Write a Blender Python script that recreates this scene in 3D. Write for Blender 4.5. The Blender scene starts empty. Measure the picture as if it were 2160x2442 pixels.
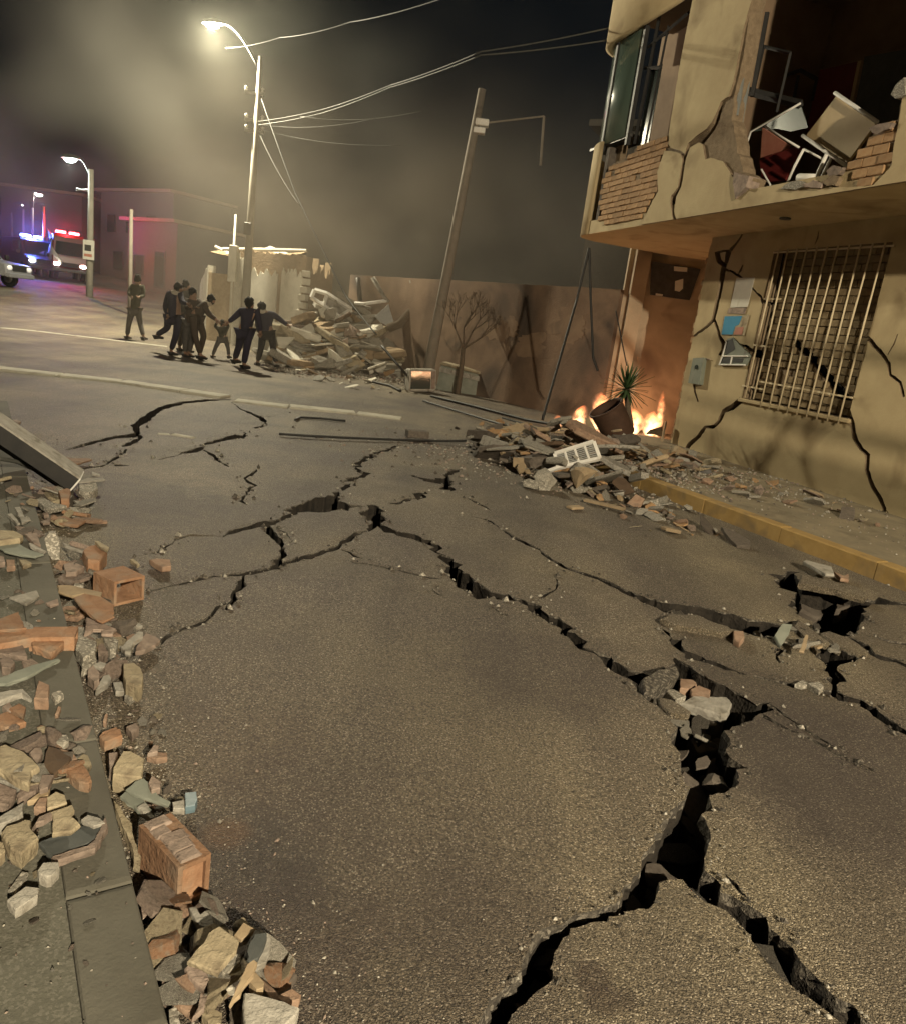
# Night street after an earthquake: cracked asphalt, broken corner building, rubble, smoke, people.
import bpy, bmesh, math, random
from mathutils import Vector, Matrix, noise
from mathutils.geometry import delaunay_2d_cdt

random.seed(7)
SC = bpy.context.scene
COL = SC.collection
PI = math.pi

# ------------------------------------------------------------------ camera
PW, PH, PF = 2160.0, 2442.0, 1792.0            # photograph size and focal length in its pixels
PITCH, ROLL, EYE = math.radians(13.7), math.radians(7.6), 1.55
C0 = Vector((0, 0, EYE))
FWD = Vector((0, math.cos(PITCH), -math.sin(PITCH)))
_U0 = Vector((0, math.sin(PITCH), math.cos(PITCH)))
_R0 = Vector((1, 0, 0))
CU = math.cos(ROLL) * _U0 - math.sin(ROLL) * _R0
CR = math.cos(ROLL) * _R0 + math.sin(ROLL) * _U0
cam = bpy.data.objects.new('camera', bpy.data.cameras.new('camera'))
COL.objects.link(cam)
cam.data.sensor_fit = 'VERTICAL'
cam.data.sensor_height = 24.0
cam.data.lens = 24.0 * PF / PH
cam.data.clip_start, cam.data.clip_end = 0.05, 900.0
cam.matrix_world = Matrix(((CR.x, CU.x, -FWD.x, 0), (CR.y, CU.y, -FWD.y, 0), (CR.z, CU.z, -FWD.z, EYE), (0, 0, 0, 1)))
SC.camera = cam

# ------------------------------------------------------------------ sky, moonlight, exposure
world = bpy.data.worlds.new('World'); SC.world = world; world.use_nodes = True
wn = world.node_tree.nodes; wl = world.node_tree.links
sky = wn.new('ShaderNodeTexSky'); sky.sky_type = 'NISHITA'; sky.sun_disc = False
sky.sun_elevation = math.radians(12.0); sky.sun_rotation = math.radians(200)
wn['Background'].inputs['Strength'].default_value = 0.0012
wl.new(sky.outputs['Color'], wn['Background'].inputs['Color'])
moon = bpy.data.objects.new('moon', bpy.data.lights.new('moon', 'SUN')); COL.objects.link(moon)
moon.data.energy = 0.012; moon.data.angle = math.radians(10); moon.data.color = (0.8, 0.88, 1.0)
moon.rotation_euler = (math.radians(48), 0, math.radians(20))
vs = SC.view_settings
vs.view_transform = 'Standard'; vs.look = 'None'; vs.exposure = 0.0; vs.gamma = 1.0; vs.use_curve_mapping = False
SC.cycles.use_denoising = True
SC.cycles.use_adaptive_sampling = True; SC.cycles.adaptive_threshold = 0.03
SC.cycles.volume_step_rate = 3.0
SC.cycles.volume_max_steps = 48
SC.cycles.volume_bounces = 0
SC.cycles.max_bounces = 4
SC.cycles.sample_clamp_indirect = 4.0

# ------------------------------------------------------------------ reading places off the photograph
def ray(x, y):
    return FWD * PF + (x - PW / 2) * CR - (y - PH / 2) * CU

def rise(x, y):                                  # the street climbs gently past the crossing
    s = -0.44 * x + 0.9 * y - 24.0
    if s <= -4: return 0.0
    if s > 60: s = 60.0
    return 0.045 * (s + math.sqrt(s * s + 4.0)) / 2.0 if s > -4 else 0.0

def ground(x, y, z=0.0):
    d = ray(x, y); t = (z - EYE) / d.z
    p = C0 + d * t
    for _ in range(12):
        p = C0 + d * ((z + rise(p.x, p.y) - EYE) / d.z)
    return p

def on_plane(x, y, p0, n):
    d = ray(x, y)
    return C0 + d * ((p0 - C0).dot(n) / d.dot(n))

def beside(x, y, p):                             # the point seen at a pixel, as far away as p
    return on_plane(x, y, p, Vector((0, 1, 0)))

def depth_of(p): return (p - C0).dot(FWD)

def frame(x0, y0, w):                             # enlarged views of the photograph, 1808 wide
    k = w / 1808.0
    return lambda x, y: (x0 + x * k, y0 + y * k)
Z8 = frame(1000, 1250, 1160); Z6 = frame(0, 950, 760); M1 = frame(600, 1000, 600); Q8 = frame(1500, 1300, 660)
L3 = frame(0, 960, 400); L4 = frame(0, 1340, 420); L5 = frame(0, 1740, 520); L6 = frame(320, 2080, 440); Z7 = frame(0, 1650, 760)
R6 = frame(1200, 850, 500); F2 = frame(640, 620, 540); P3 = frame(280, 640, 440); V2 = frame(0, 440, 360)
B3 = frame(1360, 0, 800); B4 = frame(1380, 300, 400); I5 = frame(1740, 100, 420); W7 = frame(1600, 560, 560); W4 = frame(1360, 500, 800)
T1 = frame(300, 0, 1200)
DD = frame(0, 0, 2160)

# ------------------------------------------------------------------ mesh helpers
class MB:
    def __init__(s): s.v = []; s.f = []; s.m = []
    def add(s, vs_, fs_, mi=0):
        o = len(s.v); s.v += [tuple(v) for v in vs_]
        for f in fs_: s.f.append(tuple(i + o for i in f)); s.m.append(mi)
        return s
    def box(s, lo, hi, mi=0, M=None, bev=0.0):
        (a, b, c), (d, e, f) = lo, hi
        if bev:
            k = bev
            v = []; 
            for z, kk in ((c, k), (c + k, 0), (f - k, 0), (f, k)):
                v += [(a + kk, b + kk, z), (d - kk, b + kk, z), (d - kk, e - kk, z), (a + kk, e - kk, z)]
            fs = [(3, 2, 1, 0), (12, 13, 14, 15)]
            for r in range(3):
                for i in range(4): fs.append((r * 4 + i, r * 4 + (i + 1) % 4, r * 4 + 4 + (i + 1) % 4, r * 4 + 4 + i))
        else:
            v = [(a, b, c), (d, b, c), (d, e, c), (a, e, c), (a, b, f), (d, b, f), (d, e, f), (a, e, f)]
            fs = [(3, 2, 1, 0), (4, 5, 6, 7), (0, 1, 5, 4), (1, 2, 6, 5), (2, 3, 7, 6), (3, 0, 4, 7)]
        if M: v = [M @ Vector(p) for p in v]
        return s.add(v, fs, mi)
    def tube(s, pts, r, n=8, mi=0, cap=True):
        pts = [Vector(p) for p in pts]; m = len(pts)
        rs = r if isinstance(r, (list, tuple)) else [r] * m
        rings = []; up = Vector((0, 0, 1))
        o = len(s.v)
        for i, p in enumerate(pts):
            t = (pts[min(i + 1, m - 1)] - pts[max(i - 1, 0)])
            t = t.normalized() if t.length > 1e-9 else Vector((0, 0, 1))
            a = t.cross(up)
            if a.length < 0.05: a = t.cross(Vector((1, 0, 0)))
            a.normalize(); b = t.cross(a)
            for j in range(n):
                q = 2 * PI * j / n
                s.v.append(tuple(p + (a * math.cos(q) + b * math.sin(q)) * rs[i]))
        for i in range(m - 1):
            for j in range(n):
                s.f.append((o + i * n + j, o + i * n + (j + 1) % n, o + (i + 1) * n + (j + 1) % n, o + (i + 1) * n + j)); s.m.append(mi)
        if cap:
            s.f.append(tuple(o + j for j in range(n))[::-1]); s.m.append(mi)
            s.f.append(tuple(o + (m - 1) * n + j for j in range(n))); s.m.append(mi)
        return s
    def lathe(s, prof, n=24, mi=0, M=None):
        o = len(s.v)
        for r, z in prof:
            for j in range(n):
                q = 2 * PI * j / n; p = Vector((r * math.cos(q), r * math.sin(q), z))
                s.v.append(tuple(M @ p if M else p))
        for i in range(len(prof) - 1):
            for j in range(n):
                s.f.append((o + i * n + j, o + i * n + (j + 1) % n, o + (i + 1) * n + (j + 1) % n, o + (i + 1) * n + j)); s.m.append(mi)
        return s
    def ball(s, c, r, n=10, k=7, sc=(1, 1, 1), mi=0, nz=0.0):
        prof = []
        o = len(s.v)
        for i in range(k):
            a = -PI / 2 + PI * i / (k - 1)
            for j in range(n):
                q = 2 * PI * j / n
                d = Vector((math.cos(a) * math.cos(q), math.cos(a) * math.sin(q), math.sin(a)))
                rr = r * (1 + nz * noise.noise(d * 2.3 + Vector(c) * 9))
                s.v.append((c[0] + d.x * rr * sc[0], c[1] + d.y * rr * sc[1], c[2] + d.z * rr * sc[2]))
        for i in range(k - 1):
            for j in range(n):
                s.f.append((o + i * n + j, o + i * n + (j + 1) % n, o + (i + 1) * n + (j + 1) % n, o + (i + 1) * n + j)); s.m.append(mi)
        return s
    def prism(s, poly, h0, h1, mi=0, M=None):          # poly in local XY, extruded in Z
        n = len(poly)
        v = [Vector((x, y, h0)) for x, y in poly] + [Vector((x, y, h1)) for x, y in poly]
        if M: v = [M @ p for p in v]
        fs = [tuple(range(n))[::-1], tuple(range(n, 2 * n))] + [(i, (i + 1) % n, n + (i + 1) % n, n + i) for i in range(n)]
        return s.add(v, fs, mi)
    def mesh(s, name, mats):
        me = bpy.data.meshes.new(name); me.from_pydata(s.v, [], s.f)
        for m in (mats if isinstance(mats, (list, tuple)) else [mats]): me.materials.append(m)
        if any(s.m): me.polygons.foreach_set('material_index', s.m)
        me.update(); return me
    def build(s, name, mats, parent=None, smooth=False, loc=None):
        me = s.mesh(name, mats)
        if smooth: me.polygons.foreach_set('use_smooth', [True] * len(me.polygons))
        o = bpy.data.objects.new(name, me); COL.objects.link(o)
        if parent: o.parent = parent
        if loc is not None: o.location = loc
        return o

def fixnormals(o):
    bm = bmesh.new(); bm.from_mesh(o.data); bmesh.ops.recalc_face_normals(bm, faces=bm.faces); bm.to_mesh(o.data); bm.free(); return o

def tag(o, label, cat, group=None):
    o['label'] = label; o['category'] = cat
    if group: o['group'] = group
    return o
def struct(o): o['kind'] = 'structure'; return o
def stuff(o): o['kind'] = 'stuff'; return o
def empty(name, loc=(0, 0, 0), M=None):
    o = bpy.data.objects.new(name, None); COL.objects.link(o)
    o.empty_display_size = 0.2
    if M is not None: o.matrix_world = M
    else: o.location = loc
    return o
def link_copy(src, parent=None):
    c = src.copy(); COL.objects.link(c); c.parent = parent; return c

# ------------------------------------------------------------------ materials
def nd(nt, t, **kw):
    n = nt.nodes.new(t)
    for k, v in kw.items(): setattr(n, k, v)
    return n
def mk(name, c1, c2=None, scale=6.0, rough=0.85, bump=0.25, bscale=40.0, speck=None, sscale=180.0, stain=None, metal=0.0, rnd=0.0, spec=0.3, dist=0.01, tint2=None):
    """two-tone noise colour, fine relief, optional pale specks, optional large stains, per-object variation"""
    m = bpy.data.materials.new(name); m.use_nodes = True; nt = m.node_tree; L = nt.links
    b = nt.nodes['Principled BSDF']
    b.inputs['Roughness'].default_value = rough; b.inputs['Metallic'].default_value = metal
    b.inputs['Specular IOR Level'].default_value = spec
    tc = nd(nt, 'ShaderNodeTexCoord'); co = tc.outputs['Object']
    n1 = nd(nt, 'ShaderNodeTexNoise'); n1.inputs['Scale'].default_value = scale; n1.inputs['Detail'].default_value = 4; n1.inputs['Roughness'].default_value = 0.65
    L.new(co, n1.inputs['Vector'])
    r1 = nd(nt, 'ShaderNodeValToRGB'); r1.color_ramp.elements[0].position = 0.3; r1.color_ramp.elements[1].position = 0.72
    r1.color_ramp.elements[0].color = (*c1, 1); r1.color_ramp.elements[1].color = (*(c2 or c1), 1)
    L.new(n1.outputs['Fac'], r1.inputs['Fac']); col = r1.outputs['Color']
    if stain:
        n2 = nd(nt, 'ShaderNodeTexNoise'); n2.inputs['Scale'].default_value = stain[1]; n2.inputs['Detail'].default_value = 3; n2.inputs['Distortion'].default_value = 0.6
        L.new(co, n2.inputs['Vector'])
        r2 = nd(nt, 'ShaderNodeValToRGB'); r2.color_ramp.elements[0].position = stain[2]; r2.color_ramp.elements[1].position = min(1, stain[2] + 0.22)
        L.new(n2.outputs['Fac'], r2.inputs['Fac'])
        mx = nd(nt, 'ShaderNodeMix', data_type='RGBA'); L.new(r2.outputs['Color'], mx.inputs['Factor'])
        L.new(col, mx.inputs['A']); mx.inputs['B'].default_value = (*stain[0], 1); col = mx.outputs['Result']
    if speck:
        vo = nd(nt, 'ShaderNodeTexVoronoi'); vo.inputs['Scale'].default_value = sscale; L.new(co, vo.inputs['Vector'])
        sp = nd(nt, 'ShaderNodeSeparateColor'); L.new(vo.outputs['Color'], sp.inputs['Color'])
        r3 = nd(nt, 'ShaderNodeValToRGB'); r3.color_ramp.elements[0].position = 0.55; r3.color_ramp.elements[1].position = 0.95
        r3.color_ramp.elements[0].color = (0, 0, 0, 1); r3.color_ramp.elements[1].color = (1, 1, 1, 1)
        L.new(sp.outputs['Red'], r3.inputs['Fac'])
        mx = nd(nt, 'ShaderNodeMix', data_type='RGBA'); L.new(r3.outputs['Color'], mx.inputs['Factor'])
        L.new(col, mx.inputs['A']); mx.inputs['B'].default_value = (*speck, 1); col = mx.outputs['Result']
    if rnd:
        oi = nd(nt, 'ShaderNodeObjectInfo'); mr = nd(nt, 'ShaderNodeMapRange')
        mr.inputs['To Min'].default_value = 1 - rnd; mr.inputs['To Max'].default_value = 1 + rnd
        L.new(oi.outputs['Random'], mr.inputs['Value'])
        vm = nd(nt, 'ShaderNodeVectorMath', operation='SCALE'); L.new(col, vm.inputs[0]); L.new(mr.outputs['Result'], vm.inputs['Scale']); col = vm.outputs['Vector']
    L.new(col, b.inputs['Base Color'])
    if bump:
        nb = nd(nt, 'ShaderNodeTexNoise'); nb.inputs['Scale'].default_value = bscale; nb.inputs['Detail'].default_value = 3; nb.inputs['Roughness'].default_value = 0.7
        L.new(co, nb.inputs['Vector'])
        bp = nd(nt, 'ShaderNodeBump'); bp.inputs['Strength'].default_value = bump; bp.inputs['Distance'].default_value = dist
        L.new(nb.outputs['Fac'], bp.inputs['Height']); L.new(bp.outputs['Normal'], b.inputs['Normal'])
    return m
def glow(name, col, strength):
    m = bpy.data.materials.new(name); m.use_nodes = True
    b = m.node_tree.nodes['Principled BSDF']; b.inputs['Base Color'].default_value = (*col, 1)
    b.inputs['Emission Color'].default_value = (*col, 1); b.inputs['Emission Strength'].default_value = strength
    return m

STAINS = [(640, 1690, Z8, .05, .6, (.05, .03, .022)), (680, 1780, Z8, .05, .55, (.05, .03, .022)), (765, 1770, Z8, .035, .45, (.05, .03, .022)), (1250, 1080, Z7, .30, .6, (.042, .036, .034)), (1290, 800, Z7, .07, .35, (.20, .10, .045)), (700, 560, Z6, .7, .5, (.055, .045, .038)),
          (1000, 700, Z6, .9, .35, (.06, .048, .042)), (500, 520, Z8, .5, .35, (.055, .04, .036)), (1550, 880, Z8, .6, .4, (.055, .042, .036)), (1400, 1500, Z7, .3, .4, (.06, .04, .034)), (1300, 300, Z7, .35, .3, (.07, .045, .038)), (200, 1500, Z8, .25, .3, (.06, .042, .036))]
def asphalt():
    m = bpy.data.materials.new('asphalt'); m.use_nodes = True; nt = m.node_tree; L = nt.links
    b = nt.nodes['Principled BSDF']; b.inputs['Roughness'].default_value = 0.72; b.inputs['Specular IOR Level'].default_value = 0.45
    co = nd(nt, 'ShaderNodeTexCoord').outputs['Object']
    big = nd(nt, 'ShaderNodeTexNoise'); big.inputs['Scale'].default_value = 0.55; big.inputs['Detail'].default_value = 3; L.new(co, big.inputs['Vector'])
    rb = nd(nt, 'ShaderNodeValToRGB'); rb.color_ramp.elements[0].position = 0.36; rb.color_ramp.elements[1].position = 0.66
    rb.color_ramp.elements[0].color = (0.128, 0.104, 0.083, 1); rb.color_ramp.elements[1].color = (0.222, 0.186, 0.124, 1)
    L.new(big.outputs['Fac'], rb.inputs['Fac'])
    fine = nd(nt, 'ShaderNodeTexNoise'); fine.inputs['Scale'].default_value = 110; fine.inputs['Detail'].default_value = 2.5; fine.inputs['Roughness'].default_value = 0.75; L.new(co, fine.inputs['Vector'])
    rf = nd(nt, 'ShaderNodeValToRGB'); rf.color_ramp.elements[0].position = 0.34; rf.color_ramp.elements[1].position = 0.68
    rf.color_ramp.elements[0].color = (0.28, 0.28, 0.28, 1); rf.color_ramp.elements[1].color = (1.6, 1.6, 1.6, 1)
    L.new(fine.outputs['Fac'], rf.inputs['Fac'])
    mu = nd(nt, 'ShaderNodeMix', data_type='RGBA', blend_type='MULTIPLY'); mu.inputs['Factor'].default_value = 1
    L.new(rb.outputs['Color'], mu.inputs['A']); L.new(rf.outputs['Color'], mu.inputs['B'])
    vo = nd(nt, 'ShaderNodeTexVoronoi'); vo.inputs['Scale'].default_value = 210; L.new(co, vo.inputs['Vector'])
    sp = nd(nt, 'ShaderNodeSeparateColor'); L.new(vo.outputs['Color'], sp.inputs['Color'])
    rs = nd(nt, 'ShaderNodeValToRGB'); rs.color_ramp.elements[0].position = 0.86; rs.color_ramp.elements[1].position = 0.97
    rs.color_ramp.elements[1].color = (0.9, 0.9, 0.9, 1); L.new(sp.outputs['Green'], rs.inputs['Fac'])
    m2 = nd(nt, 'ShaderNodeMix', data_type='RGBA'); L.new(rs.outputs['Color'], m2.inputs['Factor'])
    L.new(mu.outputs['Result'], m2.inputs['A']); m2.inputs['B'].default_value = (0.48, 0.42, 0.33, 1)
    # rusty-dark oil and dirt blotches
    n4 = nd(nt, 'ShaderNodeTexNoise'); n4.inputs['Scale'].default_value = 0.9; n4.inputs['Detail'].default_value = 4; n4.inputs['Distortion'].default_value = 0.5; L.new(co, n4.inputs['Vector'])
    r4 = nd(nt, 'ShaderNodeValToRGB'); r4.color_ramp.elements[0].position = 0.48; r4.color_ramp.elements[1].position = 0.75
    r4.color_ramp.elements[1].color = (0.55, 0.55, 0.55, 1); L.new(n4.outputs['Fac'], r4.inputs['Fac'])
    m3 = nd(nt, 'ShaderNodeMix', data_type='RGBA'); L.new(r4.outputs['Color'], m3.inputs['Factor'])
    L.new(m2.outputs['Result'], m3.inputs['A']); m3.inputs['B'].default_value = (0.05, 0.037, 0.032, 1)
    col = m3.outputs['Result']
    mp = nd(nt, 'ShaderNodeMapping'); mp.inputs['Rotation'].default_value = (0, 0, math.radians(-26)); mp.inputs['Scale'].default_value = (1.3, .10, 1); L.new(co, mp.inputs['Vector'])
    st = nd(nt, 'ShaderNodeTexNoise'); st.inputs['Scale'].default_value = 1.0; st.inputs['Detail'].default_value = 3; L.new(mp.outputs['Vector'], st.inputs['Vector'])
    r5 = nd(nt, 'ShaderNodeValToRGB'); r5.color_ramp.elements[0].position = .38; r5.color_ramp.elements[1].position = .64; r5.color_ramp.elements[0].color = (.74, .72, .72, 1); r5.color_ramp.elements[1].color = (1.14, 1.13, 1.08, 1); L.new(st.outputs['Fac'], r5.inputs['Fac'])
    m5 = nd(nt, 'ShaderNodeMix', data_type='RGBA', blend_type='MULTIPLY'); m5.inputs['Factor'].default_value = 1; L.new(col, m5.inputs['A']); L.new(r5.outputs['Color'], m5.inputs['B']); col = m5.outputs['Result']
    wob = nd(nt, 'ShaderNodeTexNoise'); wob.inputs['Scale'].default_value = 5; wob.inputs['Detail'].default_value = 3; L.new(co, wob.inputs['Vector'])
    for (fx, fy, fr_, rad, amt, cc) in STAINS:                # drips and dark worn spots
        p = ground(*fr_(fx, fy)); dn = nd(nt, 'ShaderNodeVectorMath', operation='DISTANCE'); L.new(co, dn.inputs[0]); dn.inputs[1].default_value = (p.x, p.y, 0)
        ad = nd(nt, 'ShaderNodeMath', operation='MULTIPLY_ADD'); ad.inputs[1].default_value = rad * 1.3; L.new(wob.outputs['Fac'], ad.inputs[0]); L.new(dn.outputs['Value'], ad.inputs[2])
        k = nd(nt, 'ShaderNodeMapRange', interpolation_type='SMOOTHSTEP'); k.inputs['From Min'].default_value = rad * 1.2; k.inputs['From Max'].default_value = rad * 2.0; k.inputs['To Min'].default_value = amt; k.inputs['To Max'].default_value = 0
        L.new(ad.outputs['Value'], k.inputs['Value']); mx = nd(nt, 'ShaderNodeMix', data_type='RGBA'); L.new(k.outputs['Result'], mx.inputs['Factor']); L.new(col, mx.inputs['A']); mx.inputs['B'].default_value = (*cc, 1); col = mx.outputs['Result']
    L.new(col, b.inputs['Base Color'])
    add = nd(nt, 'ShaderNodeMath', operation='ADD'); L.new(fine.outputs['Fac'], add.inputs[0])
    vd = nd(nt, 'ShaderNodeMath', operation='MULTIPLY'); vd.inputs[1].default_value = -0.6; L.new(vo.outputs['Distance'], vd.inputs[0]); L.new(vd.outputs['Value'], add.inputs[1])
    bp = nd(nt, 'ShaderNodeBump'); bp.inputs['Strength'].default_value = 1.0; bp.inputs['Distance'].default_value = 0.016
    L.new(add.outputs['Value'], bp.inputs['Height']); L.new(bp.outputs['Normal'], b.inputs['Normal'])
    return m

A_ROAD = asphalt()
A_BREAK = mk('broken_asphalt', (0.03, 0.027, 0.024), (0.10, 0.088, 0.072), 30, 0.95, 0.9, 60, speck=(0.19, 0.17, 0.14), sscale=90, dist=0.02)  # broken asphalt, darkened in colour for the shade inside cracks
SOIL_SHADE = mk('soil_and_shade', (0.012, 0.0105, 0.009), (0.036, 0.03, 0.024), 12, 1.0, 0.8, 30, dist=0.03)  # soil coloured extra dark so crack insides read as deep shade
WALL = mk('ochre_render', (0.40, 0.315, 0.185), (0.48, 0.39, 0.235), 2.2, 0.92, 0.3, 40, stain=((0.24, 0.18, 0.10), 1.5, 0.54))
MORTAR = mk('mortar', (0.17, 0.125, 0.08), (0.27, 0.205, 0.135), 14, 0.97, 0.8, 45, dist=0.02)
BRICK = mk('clay_brick', (0.29, 0.165, 0.08), (0.38, 0.25, 0.135), 14, 0.92, 0.5, 50, stain=((0.24, 0.19, 0.12), 5, 0.5), rnd=0.2)
TERRA = mk('terracotta', (0.23, 0.125, 0.072), (0.33, 0.20, 0.122), 14, 0.95, 0.8, 40, stain=((0.27, 0.205, 0.15), 8, 0.48), rnd=0.18)
TERRA_D = mk('dusty_terracotta', (0.24, 0.15, 0.10), (0.36, 0.255, 0.185), 14, 0.95, 0.8, 40, stain=((0.17, 0.12, 0.09), 9, 0.52), rnd=0.18)
SAND = mk('sand_plaster', (0.25, 0.21, 0.14), (0.40, 0.34, 0.235), 14, 0.95, 0.9, 38, stain=((0.16, 0.125, 0.085), 9, 0.52), rnd=0.18)
CONC = mk('grey_concrete', (0.14, 0.13, 0.11), (0.27, 0.252, 0.212), 14, 0.95, 0.95, 36, speck=(0.45, 0.42, 0.36), sscale=120, rnd=0.16)
CONC_P = mk('pale_concrete', (0.25, 0.235, 0.205), (0.41, 0.39, 0.345), 14, 0.95, 0.9, 38, stain=((0.16, 0.143, 0.115), 9, 0.52), rnd=0.18)
PINK = mk('pinkish_mortar', (0.19, 0.145, 0.118), (0.33, 0.26, 0.215), 14, 0.95, 0.9, 38, stain=((0.13, 0.104, 0.085), 9, 0.52), rnd=0.2)
DARKR = mk('dark_rubble', (0.075, 0.062, 0.052), (0.135, 0.115, 0.095), 10, 0.95, 0.5, 50, rnd=0.2)
SLATE = mk('dark_slate', (0.06, 0.066, 0.064), (0.085, 0.09, 0.086), 12, 0.75, 0.15, 80)
BLUEG = mk('blue_grey_plastic', (0.10, 0.15, 0.18), (0.13, 0.19, 0.22), 5, 0.4, 0.1, 40)
GREENG = mk('grey_green_board', (0.17, 0.185, 0.155), (0.25, 0.265, 0.225), 6, 0.85, 0.25, 60)
WOOD = mk('weathered_wood', (0.25, 0.185, 0.115), (0.36, 0.28, 0.18), 10, 0.9, 0.4, 30, rnd=0.2)
WOOD_D = mk('dark_wood', (0.07, 0.045, 0.03), (0.12, 0.08, 0.05), 10, 0.85, 0.4, 30, rnd=0.2)
PAVE = mk('pavement_concrete', (0.085, 0.083, 0.066), (0.13, 0.126, 0.10), 1.6, 0.9, 0.35, 70, stain=((0.055, 0.05, 0.04), 1.3, 0.52), speck=(0.16, 0.152, 0.125), sscale=160)
PAVE_R = mk('dusty_pavement', (0.17, 0.145, 0.10), (0.27, 0.225, 0.15), 3.5, 0.95, 0.45, 45, stain=((0.11, 0.09, 0.06), 2.2, 0.55))
KERB_Y = mk('yellow_kerb_paint', (0.27, 0.175, 0.06), (0.36, 0.245, 0.095), 5, 0.9, 0.35, 50, stain=((0.17, 0.125, 0.07), 3.5, 0.5))
KERB_G = mk('kerb_concrete', (0.088, 0.084, 0.068), (0.135, 0.128, 0.104), 2.5, 0.9, 0.3, 70, stain=((0.07, 0.063, 0.048), 2, 0.55))
STRIP = mk('worn_white_concrete', (0.36, 0.34, 0.28), (0.50, 0.47, 0.39), 5, 0.9, 0.3, 50, stain=((0.22, 0.20, 0.16), 3, 0.56))
STUCCO = mk('white_stucco', (0.50, 0.48, 0.41), (0.62, 0.59, 0.51), 3, 0.92, 0.4, 30, stain=((0.34, 0.31, 0.25), 1.6, 0.55))
ADOBE = mk('adobe', (0.20, 0.145, 0.09), (0.30, 0.22, 0.14), 3, 0.97, 0.8, 14, dist=0.04)
OLDWALL = mk('peeling_ochre_wall', (0.12, 0.08, 0.055), (0.19, 0.13, 0.088), 1.3, 0.95, 0.5, 25, stain=((0.06, 0.045, 0.036), 0.7, 0.47), dist=0.02)
WBRICK = mk('dusty_infill_brick', (0.17, 0.125, 0.07), (0.25, 0.19, 0.11), 9, 0.95, 0.6, 45, stain=((0.13, 0.10, 0.06), 2.5, 0.5), rnd=0.14)
OLDCRUST = mk('old_render_crust', (0.15, 0.10, 0.068), (0.21, 0.145, 0.096), 2, 0.95, 0.4, 25, stain=((0.07, 0.052, 0.04), 1.2, 0.47))
FIREWALL = mk('sooty_tan_wall', (0.30, 0.235, 0.165), (0.40, 0.315, 0.225), 1.5, 0.94, 0.35, 25, stain=((0.15, 0.11, 0.08), 1.1, 0.5))
POLE = mk('pole_concrete', (0.22, 0.205, 0.17), (0.30, 0.28, 0.235), 3, 0.85, 0.2, 40)
POLE_D = mk('dark_pole_concrete', (0.16, 0.14, 0.115), (0.24, 0.21, 0.175), 3, 0.9, 0.2, 40)
STEEL = mk('galvanised_steel', (0.42, 0.42, 0.40), (0.52, 0.52, 0.5), 20, 0.4, 0.05, 40, metal=0.8)
WHITEP = mk('white_paint', (0.62, 0.61, 0.57), (0.72, 0.70, 0.66), 6, 0.55, 0.1, 40, stain=((0.42, 0.38, 0.31), 5, 0.62))
GRILLE = mk('cream_painted_iron', (0.55, 0.46, 0.30), (0.64, 0.54, 0.37), 12, 0.6, 0.1, 60)
BLACKP = mk('black_paint', (0.016, 0.016, 0.016), (0.03, 0.028, 0.026), 8, 0.6, 0.1, 40)
DARKM = mk('dark_metal', (0.05, 0.048, 0.045), (0.085, 0.08, 0.075), 8, 0.5, 0.1, 40, metal=0.3)
ALU = mk('grey_aluminium', (0.23, 0.24, 0.23), (0.30, 0.31, 0.30), 8, 0.4, 0.05, 40, metal=0.4)
CABLE = mk('black_cable', (0.018, 0.017, 0.016), (0.03, 0.028, 0.026), 20, 0.6, 0.0)
WIRE = mk('weathered_grey_wire', (0.055, 0.055, 0.05), (0.08, 0.08, 0.07), 20, 0.7, 0.0)
POTM = mk('dark_clay_pot', (0.045, 0.024, 0.015), (0.075, 0.04, 0.026), 6, 0.75, 0.2, 40)
LEAF = mk('yucca_leaf', (0.03, 0.055, 0.02), (0.06, 0.095, 0.035), 6, 0.5, 0.1, 40)
BARK = mk('bark', (0.075, 0.055, 0.04), (0.13, 0.10, 0.07), 18, 0.95, 0.8, 30)
ROOM = mk('room_paint', (0.17, 0.115, 0.075), (0.22, 0.155, 0.10), 3, 0.9, 0.1, 40)
REDP = mk('dark_red_panel', (0.10, 0.012, 0.012), (0.14, 0.02, 0.018), 4, 0.6, 0.05, 40)
BEIGE = mk('beige_board', (0.36, 0.27, 0.15), (0.43, 0.33, 0.19), 3, 0.7, 0.08, 40)
CARW = mk('silver_car_paint', (0.20, 0.20, 0.21), (0.24, 0.24, 0.25), 3, 0.3, 0.0, spec=0.5)
CARD = mk('dark_blue_car_paint', (0.02, 0.025, 0.05), (0.025, 0.03, 0.06), 3, 0.3, 0.0, spec=0.5)
CARR = mk('red_truck_paint', (0.10, 0.008, 0.008), (0.12, 0.01, 0.01), 3, 0.35, 0.0, spec=0.5)
TYRE = mk('tyre_rubber', (0.015, 0.015, 0.015), (0.025, 0.025, 0.025), 20, 0.9, 0.1)
PAPER = mk('notice_paper', (0.52, 0.50, 0.44), (0.60, 0.58, 0.51), 5, 0.85, 0.05, 40, stain=((0.42, 0.38, 0.3), 6, 0.6))
BLUEP = mk('blue_print', (0.02, 0.19, 0.36), (0.03, 0.24, 0.42), 7, 0.7, 0.05, 40)
REDPR = mk('faded_red_print', (0.36, 0.13, 0.09), (0.42, 0.19, 0.13), 7, 0.7, 0.05, 40)
GREYBOX = mk('grey_green_box_paint', (0.15, 0.165, 0.13), (0.20, 0.215, 0.175), 6, 0.6, 0.1, 40, stain=((0.10, 0.09, 0.07), 6, 0.6))
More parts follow.
